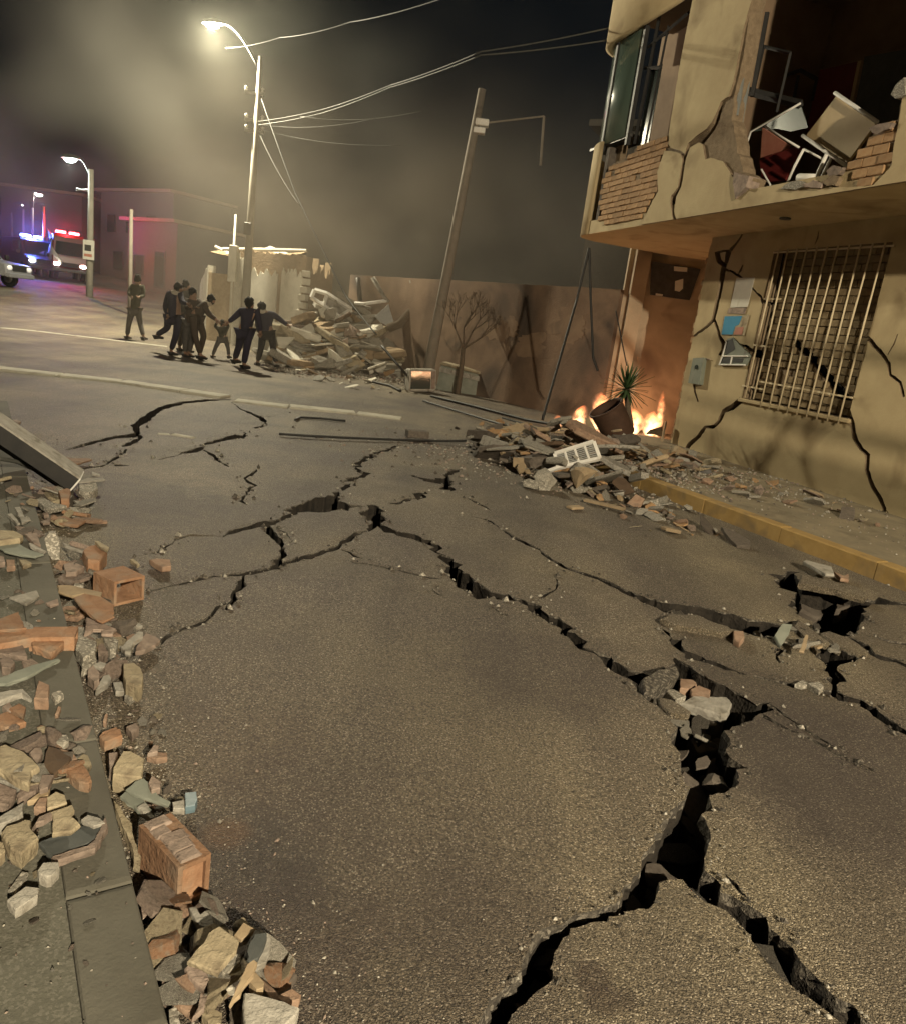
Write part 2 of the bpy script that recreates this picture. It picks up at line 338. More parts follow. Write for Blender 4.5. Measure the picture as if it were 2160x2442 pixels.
def glass(name, col, rough=0.06):
    m = bpy.data.materials.new(name); m.use_nodes = True; b = m.node_tree.nodes['Principled BSDF']
    b.inputs['Base Color'].default_value = (*col, 1); b.inputs['Roughness'].default_value = rough
    b.inputs['Specular IOR Level'].default_value = 0.9; b.inputs['Coat Weight'].default_value = 0.6; return m
GLASS = glass('dark_window_glass', (0.02, 0.03, 0.027)); GLASS_G = glass('greenish_glass', (0.07, 0.10, 0.08), 0.22)
CLOTH = lambda n, c: mk(n, c, tuple(x * 1.5 for x in c), 25, 0.95, 0.2, 90)
NAVY = CLOTH('navy_cloth', (0.020, 0.018, 0.030)); BLACKC = CLOTH('black_cloth', (0.016, 0.015, 0.015)); BROWNC = CLOTH('brown_cloth', (0.045, 0.034, 0.026))
GREYC = CLOTH('grey_cloth', (0.06, 0.055, 0.05)); OLIVE = CLOTH('olive_cloth', (0.035, 0.034, 0.022)); PALEC = CLOTH('pale_cloth', (0.30, 0.27, 0.22)); DENIM = CLOTH('dark_denim', (0.022, 0.024, 0.032))
SKIN = mk('skin', (0.20, 0.12, 0.08), (0.25, 0.155, 0.105), 10, 0.6, 0.0); HAIR = CLOTH('black_hair', (0.009, 0.008, 0.007))

# ------------------------------------------------------------------ street lamps that light the place
def point_light(name, loc, w, col, r, parent=None):
    l = bpy.data.objects.new(name, bpy.data.lights.new(name, 'POINT')); COL.objects.link(l)
    l.data.energy = w; l.data.color = col; l.data.shadow_soft_size = r; l.location = loc
    if parent: l.parent = parent
    return l
def street_lamp(name, foot, height, arm, arm_rise, power, col, label, r=(0.13, 0.085), mat=None, lamp_r=0.16, lit=6.0, head=1.0, group='street lamps'):
    """tapered concrete pole, curved arm, lamp head; the lamp's light sits under its lens"""
    e = empty(name, foot); tag(e, label, 'street lamp', group)
    mat = mat or POLE
    MB().tube([(0, 0, -0.1), (0, 0, height * 0.5), (0, 0, height)], [r[0], (r[0] + r[1]) / 2, r[1]], 14).build('pole', mat, e, True)
    a = Vector(arm).normalized(); ln = Vector(arm).length
    pts = []
    for i in range(9):
        t = i / 8; pts.append(a * (ln * t) + Vector((0, 0, height - 0.35 + arm_rise * math.sin(t * PI / 2))))
    MB().tube(pts, [0.045 - 0.012 * i / 8 for i in range(9)], 8).build('arm', DARKM, e, True)
    tip = pts[-1]; q = Matrix.Translation(tip) @ Matrix.Rotation(math.atan2(a.y, a.x), 4, 'Z')
    hb = MB()
    prof = [(-0.12, 0.05, 0.02), (0.0, 0.10, 0.06), (0.25, 0.15, 0.10), (0.5, 0.13, 0.08), (0.62, 0.04, 0.03)]
    for i, (x, w_, h_) in enumerate(prof):
        for (y, z) in ((-w_, -0.03), (-w_ * 0.6, h_), (w_ * 0.6, h_), (w_, -0.03)):
            hb.v.append(tuple(q @ Vector((x * head, y * head, z * head))))
    for i in range(4):
        for j in range(4):
            hb.f.append((i * 4 + j, i * 4 + (j + 1) % 4, i * 4 + 4 + (j + 1) % 4, i * 4 + 4 + j)); hb.m.append(0)
    hb.f += [(0, 1, 2, 3), (19, 18, 17, 16)]; hb.m += [0, 0]
    hd = hb.build('lamp_head', DARKM, e)
    lb = MB(); lb.ball((0, 0, 0), 1.0, 12, 7, (1, 1, 1)); lb.v = [tuple(q @ Vector((0.3 * head + v[0] * 0.22 * head, v[1] * 0.12 * head, -0.05 * head + v[2] * 0.10 * head))) for v in lb.v]
    lb.build('lens', glow('lit_lamp_lens_' + name + str(int(height * 100)), col, lit), hd, True)
    if power:
        point_light('lamp_light', q @ Vector((0.3 * head, 0, -0.30 * head)), power, col, lamp_r, e)
    return e

FAR_POLE = ground(*DD(485, 695))
_top = beside(*DD(514, 112), FAR_POLE); _lamp = beside(*DD(408, 42), FAR_POLE)
far_lamp = street_lamp('street_lamp', FAR_POLE, _top.z - FAR_POLE.z, (_lamp.x - _top.x + 0.3, 0.3, 0), _lamp.z - _top.z + 0.45, 12500, (1.0, 0.90, 0.64),
    'tall pale concrete lamp pole burning brightest, behind the running group', r=(0.15, 0.06), lamp_r=0.2, lit=90.0, head=1.0)
assumed_near_lamp = street_lamp('street_lamp', Vector((6.6, -8.8, 0.14)), 6.1, (-1.9, 1.2, 0), 0.35, 12000, (1.0, 0.85, 0.60),
    'assumed street lamp standing unseen behind the viewer on the right pavement', lamp_r=0.10, lit=30.0)  # lamp assumed from how the shadows fall; it stands out of view

# ------------------------------------------------------------------ road with real cracks
def inside(p, poly):
    x, y = p; c = False; n = len(poly); j = n - 1
    for i in range(n):
        xi, yi = poly[i]; xj, yj = poly[j]
        if (yi > y) != (yj > y) and x < (xj - xi) * (y - yi) / (yj - yi) + xi: c = not c
        j = i
    return c
CRACKS = []                                            # (polygon in world XY, depth)
def rough_poly(pts, amp=1.0, jit=1.0):
    """break straight edges into short jagged ones"""
    out = []; n = len(pts)
    for i in range(n):
        a = Vector(pts[i]); b = Vector(pts[(i + 1) % n]); d = b - a
        dist = max(1.2, a.length); step = 0.0075 * dist + 0.007
        k = max(1, int(d.length / step))
        for j in range(k):
            p = a + d * (j / k)
            q = Vector((p.x, p.y, 0)); nv = noise.noise_vector(q * 9.0) * 0.016 + noise.noise_vector(q * 33.0) * 0.012 + noise.noise_vector(q * 90.0) * 0.0045
            out.append((p.x + amp * (nv.x + random.uniform(-1, 1) * jit * 0.0045 * dist), p.y + amp * (nv.y + random.uniform(-1, 1) * jit * 0.0045 * dist)))
    return out
def crack_area(fr, poly, depth=0.35, jit=1.0):
    CRACKS.append((rough_poly([tuple(ground(*fr(x, y)).xy) for x, y in poly], 1.0, jit), depth))
def crack_line(fr, line, w, depth=0.28):
    n = len(line); L_, R_ = [], []
    for i, (x, y) in enumerate(line):
        a = Vector(line[max(0, i - 1)]); b = Vector(line[min(n - 1, i + 1)]); t = (b - a).normalized(); nn = Vector((-t.y, t.x))
        ww = w[i] if isinstance(w, (list, tuple)) else w * (0.25 if i in (0, n - 1) else random.uniform(0.7, 1.25))
        ww = max(ww * 1.35, 1.8) / 2
        L_.append((x + nn.x * ww, y + nn.y * ww)); R_.append((x - nn.x * ww, y - nn.y * ww))
    crack_area(fr, L_ + R_[::-1], depth, .2)

# main fissure
crack_area(Z8, [(150, 1990), (210, 1858), (240, 1800), (255, 1750), (310, 1715), (370, 1705), (378, 1655), (395, 1590), (405, 1560), (430, 1530), (475, 1500), (540, 1475), (620, 1445), (690, 1415), (735, 1390), (770, 1340), (800, 1310), (825, 1290), (838, 1240), (870, 1200), (885, 1150), (905, 1115), (940, 1080), (950, 1040), (985, 1010), (1000, 985), (993, 940), (970, 900), (985, 860), (965, 825), (935, 795), (945, 745), (935, 700), (880, 670), (830, 630), (810, 610), (805, 590), (740, 545), (690, 510), (640, 470), (590, 450), (545, 410), (510, 375), (450, 345), (415, 325), (385, 295), (330, 280), (265, 262), (235, 270), (205, 262), (170, 235), (130, 205), (105, 165),
    (150, 145), (155, 165), (195, 200), (235, 225), (260, 245), (330, 258), (385, 278), (435, 295), (470, 330), (510, 345), (555, 370), (560, 390), (620, 425), (625, 450), (680, 470), (730, 500), (785, 525), (815, 545), (860, 555), (930, 530), (965, 500), (990, 512), (1060, 556), (1140, 600), (1200, 635), (1240, 655), (1305, 655), (1300, 680), (1270, 690), (1240, 720), (1200, 735), (1160, 740), (1145, 760), (1165, 800), (1150, 840), (1200, 895), (1195, 940), (1150, 980), (1075, 1005), (1080, 1040), (1065, 1070), (1070, 1120), (1088, 1140), (1065, 1170), (1070, 1195), (1060, 1230), (1070, 1280), (1100, 1310), (1120, 1355), (1160, 1375), (1225, 1410), (1270, 1445), (1310, 1490), (1340, 1540), (1385, 1575), (1410, 1620), (1450, 1665), (1500, 1715), (1550, 1760), (1620, 1800), (1690, 1858), (1780, 1990),
    (1650, 1990), (1570, 1858), (1520, 1810), (1450, 1765), (1390, 1720), (1340, 1680), (1300, 1630), (1280, 1590), (1230, 1545), (1210, 1510), (1175, 1465), (1130, 1435), (1100, 1410), (1050, 1390), (1020, 1365), (985, 1330), (960, 1312), (925, 1312), (895, 1330), (870, 1370), (845, 1410), (770, 1435), (680, 1465), (640, 1490), (580, 1510), (530, 1550), (500, 1590), (495, 1640), (490, 1690), (465, 1720), (440, 1745), (390, 1775), (350, 1810), (330, 1858), (270, 1990)], 0.42)
crack_area(M1, [(835, 610), (885, 615), (910, 640), (965, 660), (935, 685), (985, 710), (945, 745), (1000, 770), (1100, 805), (1250, 850), (1370, 905), (1345, 940), (1430, 980), (1450, 1015), (1510, 1035), (1470, 1050), (1540, 1110), (1590, 1150), (1700, 1230), (1710, 1260), (1690, 1280), (1605, 1280), (1570, 1240), (1490, 1190), (1440, 1140), (1400, 1075), (1420, 1055), (1350, 1000), (1340, 960), (1280, 935), (1300, 910), (1230, 880), (1100, 840), (960, 800), (890, 760), (850, 795), (830, 790), (870, 745), (830, 705), (825, 690), (765, 665), (840, 640)], 0.4)
crack_area(M1, [(1075, 180), (1050, 205), (960, 225), (890, 250), (830, 275), (800, 320), (780, 345), (865, 385), (830, 395), (770, 420), (745, 440), (630, 440), (700, 415), (810, 390), (750, 345), (760, 320), (730, 310), (790, 265), (860, 245), (960, 210), (1040, 185)], 0.3)
crack_area(M1, [(735, 455), (700, 480), (650, 510), (650, 540), (615, 545), (640, 575), (700, 605), (820, 630), (700, 635), (680, 645), (550, 655), (350, 665), (300, 700), (210, 725), (110, 750), (0, 765), (-60, 772), (-60, 766), (0, 755), (130, 730), (250, 690), (280, 670), (230, 655), (300, 640), (390, 590), (480, 560), (600, 535), (575, 515), (630, 505), (670, 475)], 0.22)
crack_area(M1, [(1150, 530), (1250, 505), (1270, 512), (1240, 550), (1210, 572), (1180, 552)], 0.15)
crack_area(M1, [(1150, 385), (1230, 405), (1300, 415), (1380, 395), (1400, 360), (1510, 355), (1480, 375), (1430, 395), (1450, 430), (1470, 430), (1440, 460), (1470, 500), (1450, 512), (1370, 490), (1370, 460), (1310, 440), (1250, 430)], 0.2)
crack_line(M1, [(825, 792), (760, 815), (720, 845), (650, 870), (640, 890), (600, 905), (520, 940), (430, 970), (370, 985), (270, 1020), (200, 1045), (100, 1070), (0, 1100)], 22, 0.25)
crack_line(M1, [(620, 920), (690, 935), (750, 970), (795, 990)], 11)
crack_line(M1, [(700, 1000), (750, 1025), (880, 1035), (1000, 1065), (1200, 1110), (1430, 1150)], 8)
crack_line(M1, [(105, 750), (140, 790), (170, 840), (230, 890), (210, 930), (230, 965), (190, 1010), (180, 1050)], 34, 0.25)
crack_line(M1, [(205, 780), (250, 805), (305, 870)], 9)
crack_line(M1, [(1000, 605), (1050, 600), (1110, 575), (1190, 558)], 15)
crack_line(M1, [(1530, 545), (1600, 580), (1680, 615), (1725, 650)], 11)
crack_line(M1, [(1570, 690), (1680, 720), (1780, 765)], 8)
crack_line(M1, [(1300, 1190), (1340, 1245), (1365, 1262)], 6)
# upper left web
crack_line(Z6, [(1310, 5), (1170, 10), (1060, 20), (980, 35), (930, 45), (895, 60), (840, 100), (800, 125), (770, 155), (785, 188), (765, 205), (660, 215), (560, 240), (470, 265), (375, 286)], [3, 8, 10, 14, 18, 22, 30, 30, 34, 30, 22, 13, 13, 11, 4], 0.25)
crack_line(Z6, [(780, 190), (800, 215), (780, 235), (740, 255), (692, 268)], 18)
crack_line(Z6, [(722, 285), (680, 320), (640, 345), (595, 376)], 12)
crack_line(Z6, [(600, 374), (540, 385), (450, 391)], 4)
crack_line(Z6, [(640, 365), (660, 372), (735, 376)], 9)
crack_line(Z6, [(1395, 190), (1385, 218), (1340, 215), (1270, 230), (1200, 250), (1140, 266)], 17)
crack_line(Z6, [(1175, 272), (1120, 290), (1025, 306)], 16)
crack_line(Z6, [(1030, 310), (960, 330), (890, 345)], 4)
crack_line(Z6, [(1150, 290), (1210, 315), (1240, 345), (1300, 382)], 12)
crack_line(Z6, [(1320, 20), (1370, 60), (1440, 90), (1470, 105), (1510, 130), (1490, 155), (1440, 165)], [3, 4, 9, 14, 14, 10, 5])
crack_line(Z6, [(1465, 100), (1535, 100)], 10)
crack_line(Z6, [(1460, 398), (1430, 425), (1390, 450), (1410, 470), (1450, 488), (1415, 505), (1400, 540), (1370, 580), (1400, 598)], [8, 14, 10, 10, 12, 16, 12, 14, 5])
crack_line(Z6, [(1660, 655), (1560, 700), (1470, 712), (1380, 730), (1310, 745), (1262, 773)], 16, 0.2)
crack_line(Z6, [(1700, 898), (1620, 925), (1570, 945), (1500, 965), (1410, 980), (1310, 992), (1210, 998), (1110, 1030), (1000, 1050), (865, 1082)], [16, 18, 24, 16, 16, 10, 8, 8, 7, 3], 0.2)
crack_line(Z6, [(1400, 985), (1375, 1040), (1340, 1090), (1330, 1130), (1290, 1188)], 28, 0.25)
crack_line(Z6, [(1280, 1150), (1228, 1180), (1200, 1230), (1160, 1255), (1110, 1275), (1030, 1305), (960, 1345), (910, 1385), (840, 1412), (740, 1450), (615, 1528)], [6, 16, 18, 16, 11, 14, 16, 14, 12, 12, 8], 0.2)
crack_line(Z6, [(1075, 770), (1000, 795), (950, 830), (890, 865), (820, 880)], 7)
# right-hand complex
crack_line(Z8, [(285, 0), (320, 25), (400, 70), (450, 90), (455, 105), (500, 135), (540, 158), (640, 190), (700, 215), (760, 245), (850, 285)], [2, 5, 6, 6, 6, 6, 6, 9, 9, 13, 18], 0.2)
crack_area(Q8, [(-40, 285), (70, 330), (140, 350), (250, 375), (360, 382), (460, 395), (540, 405), (640, 435), (740, 455), (860, 470), (1000, 497), (1090, 485), (1095, 505), (1050, 515), (985, 545), (950, 600), (850, 600), (770, 560), (700, 545), (640, 530), (560, 510), (500, 475), (430, 445), (330, 440), (240, 435), (180, 405), (70, 370), (0, 320), (-40, 300)], 0.3)
crack_area(Q8, [(930, 185), (1050, 165), (1110, 170), (1100, 230), (1160, 255), (1330, 290), (1450, 310), (1545, 340), (1590, 340), (1620, 320), (1700, 345), (1808, 360), (1900, 380), (1900, 400), (1808, 380), (1700, 385), (1620, 375), (1585, 375), (1560, 400), (1530, 450), (1530, 510), (1480, 560), (1400, 600), (1330, 590), (1250, 570), (1200, 490), (1110, 450), (1060, 380), (1060, 330), (1100, 325), (1080, 290), (945, 260), (985, 240), (945, 215), (975, 200)], 0.5)
crack_area(Q8, [(1400, 575), (1480, 600), (1560, 650), (1610, 700), (1650, 720), (1808, 765), (1900, 790), (1900, 812), (1808, 785), (1640, 740), (1590, 720), (1540, 690), (1460, 640), (1400, 610)], 0.3)
crack_area(Q8, [(1250, 660), (1330, 640), (1420, 690), (1490, 740), (1470, 760), (1380, 760), (1395, 800), (1385, 830), (1430, 880), (1390, 905), (1375, 940), (1420, 985), (1500, 1010), (1590, 1060), (1640, 1090), (1730, 1160), (1808, 1215), (1900, 1280), (1900, 1310), (1808, 1240), (1700, 1190), (1590, 1120), (1590, 1100), (1500, 1050), (1430, 1020), (1400, 1040), (1300, 980), (1240, 965), (1260, 940), (1320, 940), (1310, 890), (1270, 830), (1270, 780), (1240, 730)], 0.35)
crack_area(Q8, [(190, 515), (215, 540), (300, 610), (340, 605), (345, 640), (390, 690), (470, 710), (560, 755), (640, 780), (700, 805), (780, 830), (860, 850), (960, 880), (1060, 900), (1100, 920), (1080, 925), (960, 895), (850, 860), (700, 820), (600, 800), (500, 765), (390, 740), (350, 700), (290, 650), (280, 620), (200, 540)], 0.2)
crack_line(Q8, [(860, 1090), (980, 1150), (1100, 1205), (1220, 1260), (1340, 1340), (1420, 1372), (1560, 1450)], [16, 12, 10, 14, 16, 14, 6], 0.2)
crack_line(Q8, [(920, 1035), (1040, 1110), (1130, 1170), (1260, 1245), (1330, 1290), (1440, 1335)], [16, 8, 12, 7, 6, 3], 0.15)
crack_line(Q8, [(1610, 570), (1640, 600), (1720, 625), (1808, 640), (1880, 645)], 12)
crack_line(Q8, [(945, 700), (960, 680), (1000, 690), (960, 720), (990, 762)], 20)
crack_line(Z8, [(500, 185), (512, 215), (505, 240), (480, 255), (440, 280)], 6)
crack_line(Z8, [(250, 290), (310, 330)], 7)
crack_line(Z8, [(1125, 1285), (1170, 1340), (1215, 1390)], 8)

def near_z(x, y):
    q = Vector((x, y, 0)); return noise.noise(q * 0.6) * 0.018 + noise.noise(q * 2.1) * 0.006 - 0.004
def build_road():
    pts = []; edges = []
    for poly, dep in CRACKS:
        o = len(pts); n = len(poly); pts += [Vector(p) for p in poly]
        edges += [(o + i, o + (i + 1) % n) for i in range(n)]
    def near_crack(p):
        return False
    xs = -6.0
    rng = random.Random(3)
    for i in range(70):
        for j in range(60):
            pts.append(Vector((-6.5 + i * 0.22 + rng.uniform(-.07, .07), 0.4 + j * 0.24 + rng.uniform(-.07, .07))))
    for i in range(-30, 31):
        for j in range(-6, 60):
            x, y = i * 1.6, j * 1.6
            if not (-6.8 < x < 9.3 and 0.2 < y < 15.0): pts.append(Vector((x, y)))
    for i in range(-20, 21):
        for j in range(-3, 40):
            x, y = i * 12.0, j * 12.0
            if not (-49 < x < 49 and -10 < y < 96): pts.append(Vector((x, y)))
    ov, oe, of, *_ = delaunay_2d_cdt(pts, edges, [], 0, 1e-5)
    boxes = []
    for poly, dep in CRACKS:
        xsv = [p[0] for p in poly]; ysv = [p[1] for p in poly]; boxes.append((min(xsv), max(xsv), min(ysv), max(ysv)))
    hole = []; hdep = []
    for f in of:
        c = (ov[f[0]] + ov[f[1]] + ov[f[2]]) / 3; d = 0
        for (poly, dep), bb in zip(CRACKS, boxes):
            if bb[0] <= c.x <= bb[1] and bb[2] <= c.y <= bb[3] and inside(c, poly): d = max(d, dep)
        hole.append(d)
    lip = [0] * len(ov)
    for f, d in zip(of, hole):
        if d:
            for i in f: lip[i] = max(lip[i], d)
    Zr = []
    for i, v in enumerate(ov):
        q = Vector((v.x, v.y, 0)); near = 1.0 if v.y < 18 and abs(v.x) < 10 else 0.0
        z = rise(v.x, v.y) + near * (noise.noise(q * 0.6) * 0.018 + noise.noise(q * 2.1) * 0.006 - 0.004)
        if lip[i]: z += noise.noise(q * 1.7 + Vector((4, 4, 0))) * 0.03 * lip[i] + noise.noise(q * 14) * 0.006 - 0.006
        Zr.append(z)
    mb = MB(); mb.v = [(v.x, v.y, z) for v, z in zip(ov, Zr)]
    bed = MB(); bidx = {}
    edge_hole = {}
    for f, d in zip(of, hole):
        if not d:
            mb.f.append(tuple(f)); mb.m.append(0)
            continue
        g = []
        for i in f:
            if i not in bidx:
                v = ov[i]; q = Vector((v.x, v.y, 0))
                bidx[i] = len(bed.v); bed.v.append((v.x, v.y, Zr[i] - lip[i] * (0.8 + 0.35 * noise.noise(q * 5)) + 0.05 * noise.noise(q * 21)))
            g.append(bidx[i])
        bed.f.append(tuple(g)); bed.m.append(0)
        for a, b in ((f[0], f[1]), (f[1], f[2]), (f[2], f[0])): edge_hole[(a, b)] = True
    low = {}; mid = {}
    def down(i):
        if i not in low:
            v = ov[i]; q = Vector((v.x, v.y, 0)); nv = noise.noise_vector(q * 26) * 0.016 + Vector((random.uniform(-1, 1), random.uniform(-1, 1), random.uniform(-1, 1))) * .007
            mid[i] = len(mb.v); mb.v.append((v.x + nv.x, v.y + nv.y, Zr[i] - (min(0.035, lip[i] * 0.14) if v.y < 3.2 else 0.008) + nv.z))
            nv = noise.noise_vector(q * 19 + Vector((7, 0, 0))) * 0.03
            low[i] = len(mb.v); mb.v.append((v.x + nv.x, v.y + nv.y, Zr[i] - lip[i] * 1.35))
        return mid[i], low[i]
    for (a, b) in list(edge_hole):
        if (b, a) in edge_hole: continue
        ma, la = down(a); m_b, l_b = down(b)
        mb.f += [(a, b, m_b, ma), (ma, m_b, l_b, la)]; mb.m += [1, 2]  # lower crack walls carry the shade-dark soil colour
    road = struct(mb.build('road', [A_ROAD, A_BREAK, SOIL_SHADE]))
    bd = bed.build('crack_bed', SOIL_SHADE, road)
    return road
ROAD = build_road()

# ------------------------------------------------------------------ pavements
def slab_poly(name, poly, z0, z1, mats, zfun=None):
    mb = MB().prism(poly, z0, z1); return mb.build(name, mats)
KH = 0.13
lk = [ground(*p, KH) for p in ((440, 2580), (405, 2442), (318, 2100), (232, 1760), (175, 1540), (122, 1340), (66, 1137), (30, 1000))]
ext = lk[-1] + (lk[-1] - lk[-2]).normalized() * 1.2
lk.append(ext)
kd = (lk[4] - lk[1]).normalized(); kn = Vector((-kd.y, kd.x, 0))       # to the left of the kerb line
if kn.x > 0: kn = -kn
KW = 0.15
inner = [p + kn * KW for p in lk]
pav = slab_poly('pavement_left', [tuple(p.xy) for p in inner] + [(-9, inner[-1].y + 1.5), (-9, -3), (inner[0].x - 0.1, -3)], -0.3, KH - 0.004, PAVE)
struct(fixnormals(pav))
kerb = struct(empty('kerb_left', (0, 0, 0)))
for i in range(len(lk) - 1):
    a, b = lk[i], lk[i + 1]; d = (b - a).normalized(); g = d * 0.0015
    cs = [a + g, b - g, b - g + kn * (KW - 0.0008), a + g + kn * (KW - 0.0008)]
    dz = random.uniform(-0.0012, 0.0012); mb = MB()
    def ring(inset, z):
        c = sum(cs, Vector()) / 4
        return [Vector((p.x, p.y, 0)) + (Vector((c.x, c.y, 0)) - Vector((p.x, p.y, 0))).normalized() * inset + Vector((0, 0, z)) for p in cs]
    vsx = ring(0, -0.2) + ring(0, KH - 0.014 + dz) + ring(0.006, KH - 0.004 + dz) + ring(0.02, KH + dz)
    fs = [(12, 13, 14, 15)]
    for r_ in range(3):
        for q in range(4): fs.append((r_ * 4 + q, r_ * 4 + (q + 1) % 4, r_ * 4 + 4 + (q + 1) % 4, r_ * 4 + 4 + q))
    mb.add(vsx, fs); fixnormals(mb.build('kerb_stone', KERB_G, kerb))

BA = math.radians(19)
BC = ground(*DD(1335, 900))                                            # street corner of the building
BD = Vector((math.sin(BA), -math.cos(BA), 0)); BN = Vector((-math.cos(BA), -math.sin(BA), 0))
def bw(t, o, z): return BC + BD * t + BN * o + Vector((0, 0, z))
SK = 0.14
ka = ground(*DD(1250, 965)); kb = ground(*DD(1808, 1180)); rd = (kb - ka).normalized(); rn = Vector((-rd.y, rd.x, 0))
if rn.x < 0: rn = -rn
k0 = ka - rd * 1.3; k1 = ka + rd * 12.5
pr = slab_poly('pavement_right', [tuple((k0 + rn * 0.16).xy), tuple((k1 + rn * 0.16).xy), tuple(bw(14, -0.3, 0).xy), tuple(bw(-0.4, -0.3, 0).xy), tuple((bw(-0.9, 0.5, 0)).xy)], -0.3, SK - 0.004, PAVE_R)
struct(fixnormals(pr))
kr = struct(empty('kerb_right', (0, 0, 0)))
pos = 0.55
for ln in (1.0, 1.05, 1.02, 1.0, 1.0, 1.0, 1.0, 1.0, 1.0, 1.0, 1.0):
    a = k0 + rd * (pos + 0.004); b = k0 + rd * (pos + ln - 0.004); pos += ln
    mt = Matrix.Translation((a + rn * 0.08)) @ Matrix(((rd.x, rn.x, 0, 0), (rd.y, rn.y, 0, 0), (0, 0, 1, 0), (0, 0, 0, 1)))
    w_ = random.uniform(-0.006, 0.006)
    mb = MB().box((0, -0.08 + w_, -0.2), ((b - a).length, 0.077, SK + random.uniform(0, 0.006)), bev=0.012, M=mt)
    fixnormals(mb.build('kerb_stone', KERB_Y, kr))

# worn white strips laid across the mouth of the street
def strip_blocks(name, pts, w, h, label, cuts):
    e = empty(name, (0, 0, 0)); struct(e)
    for a, b in zip(pts[:-1], pts[1:]):
        A = ground(*a); B = ground(*b); d = (B - A).normalized(); n_ = Vector((-d.y, d.x, 0)); L_ = (B - A).length
        mt = Matrix.Translation(A) @ Matrix(((d.x, n_.x, 0, 0), (d.y, n_.y, 0, 0), (d.z, 0, 1, 0), (0, 0, 0, 1)))
        mb = MB().box((0.012, -w / 2, -0.05), (L_ - 0.012, w / 2, h + random.uniform(-.004, .006)), bev=0.015, M=mt)
        fixnormals(mb.build('concrete_block', STRIP, e))
    return e
strip_blocks('white_kerb_strip', [(-230, 855), (-90, 868), (0, 881), (146, 897), (290, 912), (440, 934), (540, 949)], 0.38, 0.035, '', 0)
strip_blocks('white_kerb_strip', [(560, 955), (690, 970), (850, 986), (960, 1000)], 0.36, 0.02, '', 0)
strip_blocks('white_paint_line', [(-60, 775), (0, 782), (90, 790), (180, 801), (300, 815), (400, 827)], 0.22, 0.012, '', 0)
strip_blocks('white_paint_line', [(372, 1034), (410, 1036), (466, 1046)], 0.10, 0.008, '', 0)

# ------------------------------------------------------------------ the broken corner building
BM = Matrix.Translation(BC) @ Matrix(((BD.x, -BN.x, 0, 0), (BD.y, -BN.y, 0, 0), (0, 0, 1, 0), (0, 0, 0, 1)))  # local x along the wall, y into the house
def wt(fr, x, y, off=0.0):
    """photograph point on the vertical plane standing `off` metres in front of the wall -> (along, up)"""
    p = on_plane(*fr(x, y), BC + BN * off, BN) - BC
    return (p.dot(BD), p.z)
BLD = empty('corner_building', M=BM)
tag(BLD, 'yellow rendered corner building with cracked wall and broken upper balcony', 'building')

def sheet(name, outer, holes, y0, th, mats, parent, hole_back=True, jag=0.006, step=0.12, keep=None):
    """a wall sheet in the plane of the facade with real openings: outer and holes are lists of (along, up)"""
    pts = []; edges = []
    def addloop(lp):
        o = len(pts); n = len(lp); pts.extend(Vector(p) for p in lp); edges.extend((o + i, o + (i + 1) % n) for i in range(n))
    addloop(outer)
    for h in holes: addloop(h)
    ov, oe, of, *_ = delaunay_2d_cdt(pts, edges, [], 0, 1e-5)
    mb = MB(); n = len(ov)
    mb.v = [(v.x, y0, v.y) for v in ov] + [(v.x, y0 + th, v.y) for v in ov]
    eh = {}
    for f in of:
        c = (ov[f[0]] + ov[f[1]] + ov[f[2]]) / 3
        if not inside(c, outer) or any(inside(c, h) for h in holes): continue
        a, b, c_ = f
        mb.f.append((a, b, c_)); mb.m.append(0); mb.f.append((c_ + n, b + n, a + n)); mb.m.append(0)
        for e in ((a, b), (b, c_), (c_, a)): eh[e] = True
    for (a, b) in list(eh):
        if (b, a) in eh: continue
        mb.f.append((b, a, a + n, b + n)); mb.m.append(1)
    return mb.build(name, mats, parent)
def jag(pts, step=0.06, amp=0.012, closed=True):
    out = []; n = len(pts)
    for i in range(n if closed else n - 1):
        a = Vector(pts[i]); b = Vector(pts[(i + 1) % n]); d = b - a; k = max(1, int(d.length / step))
        for j in range(k):
            p = a + d * (j / k); q = Vector((p.x * 17, p.y * 17, 3.3)); nv = noise.noise_vector(q) * amp * 1.6
            out.append((p.x + nv.x + random.uniform(-amp, amp) * 0.4, p.y + nv.y + random.uniform(-amp, amp) * 0.4))
    return out
def wall_crack(fr, line, w, off=0.0):
    n = len(line); L_, R_ = [], []
    for i, (x, y) in enumerate(line):
        a = Vector(line[max(0, i - 1)]); b = Vector(line[min(n - 1, i + 1)]); t = (b - a).normalized(); nn = Vector((-t.y, t.x))
        ww = (w[i] if isinstance(w, (list, tuple)) else w * (0.3 if i in (0, n - 1) else random.uniform(0.75, 1.2))) * 1.65 / 2
        L_.append(wt(fr, x + nn.x * ww, y + nn.y * ww, off)); R_.append(wt(fr, x - nn.x * ww, y - nn.y * ww, off))
    return jag(L_ + R_[::-1], 0.05, 0.006)

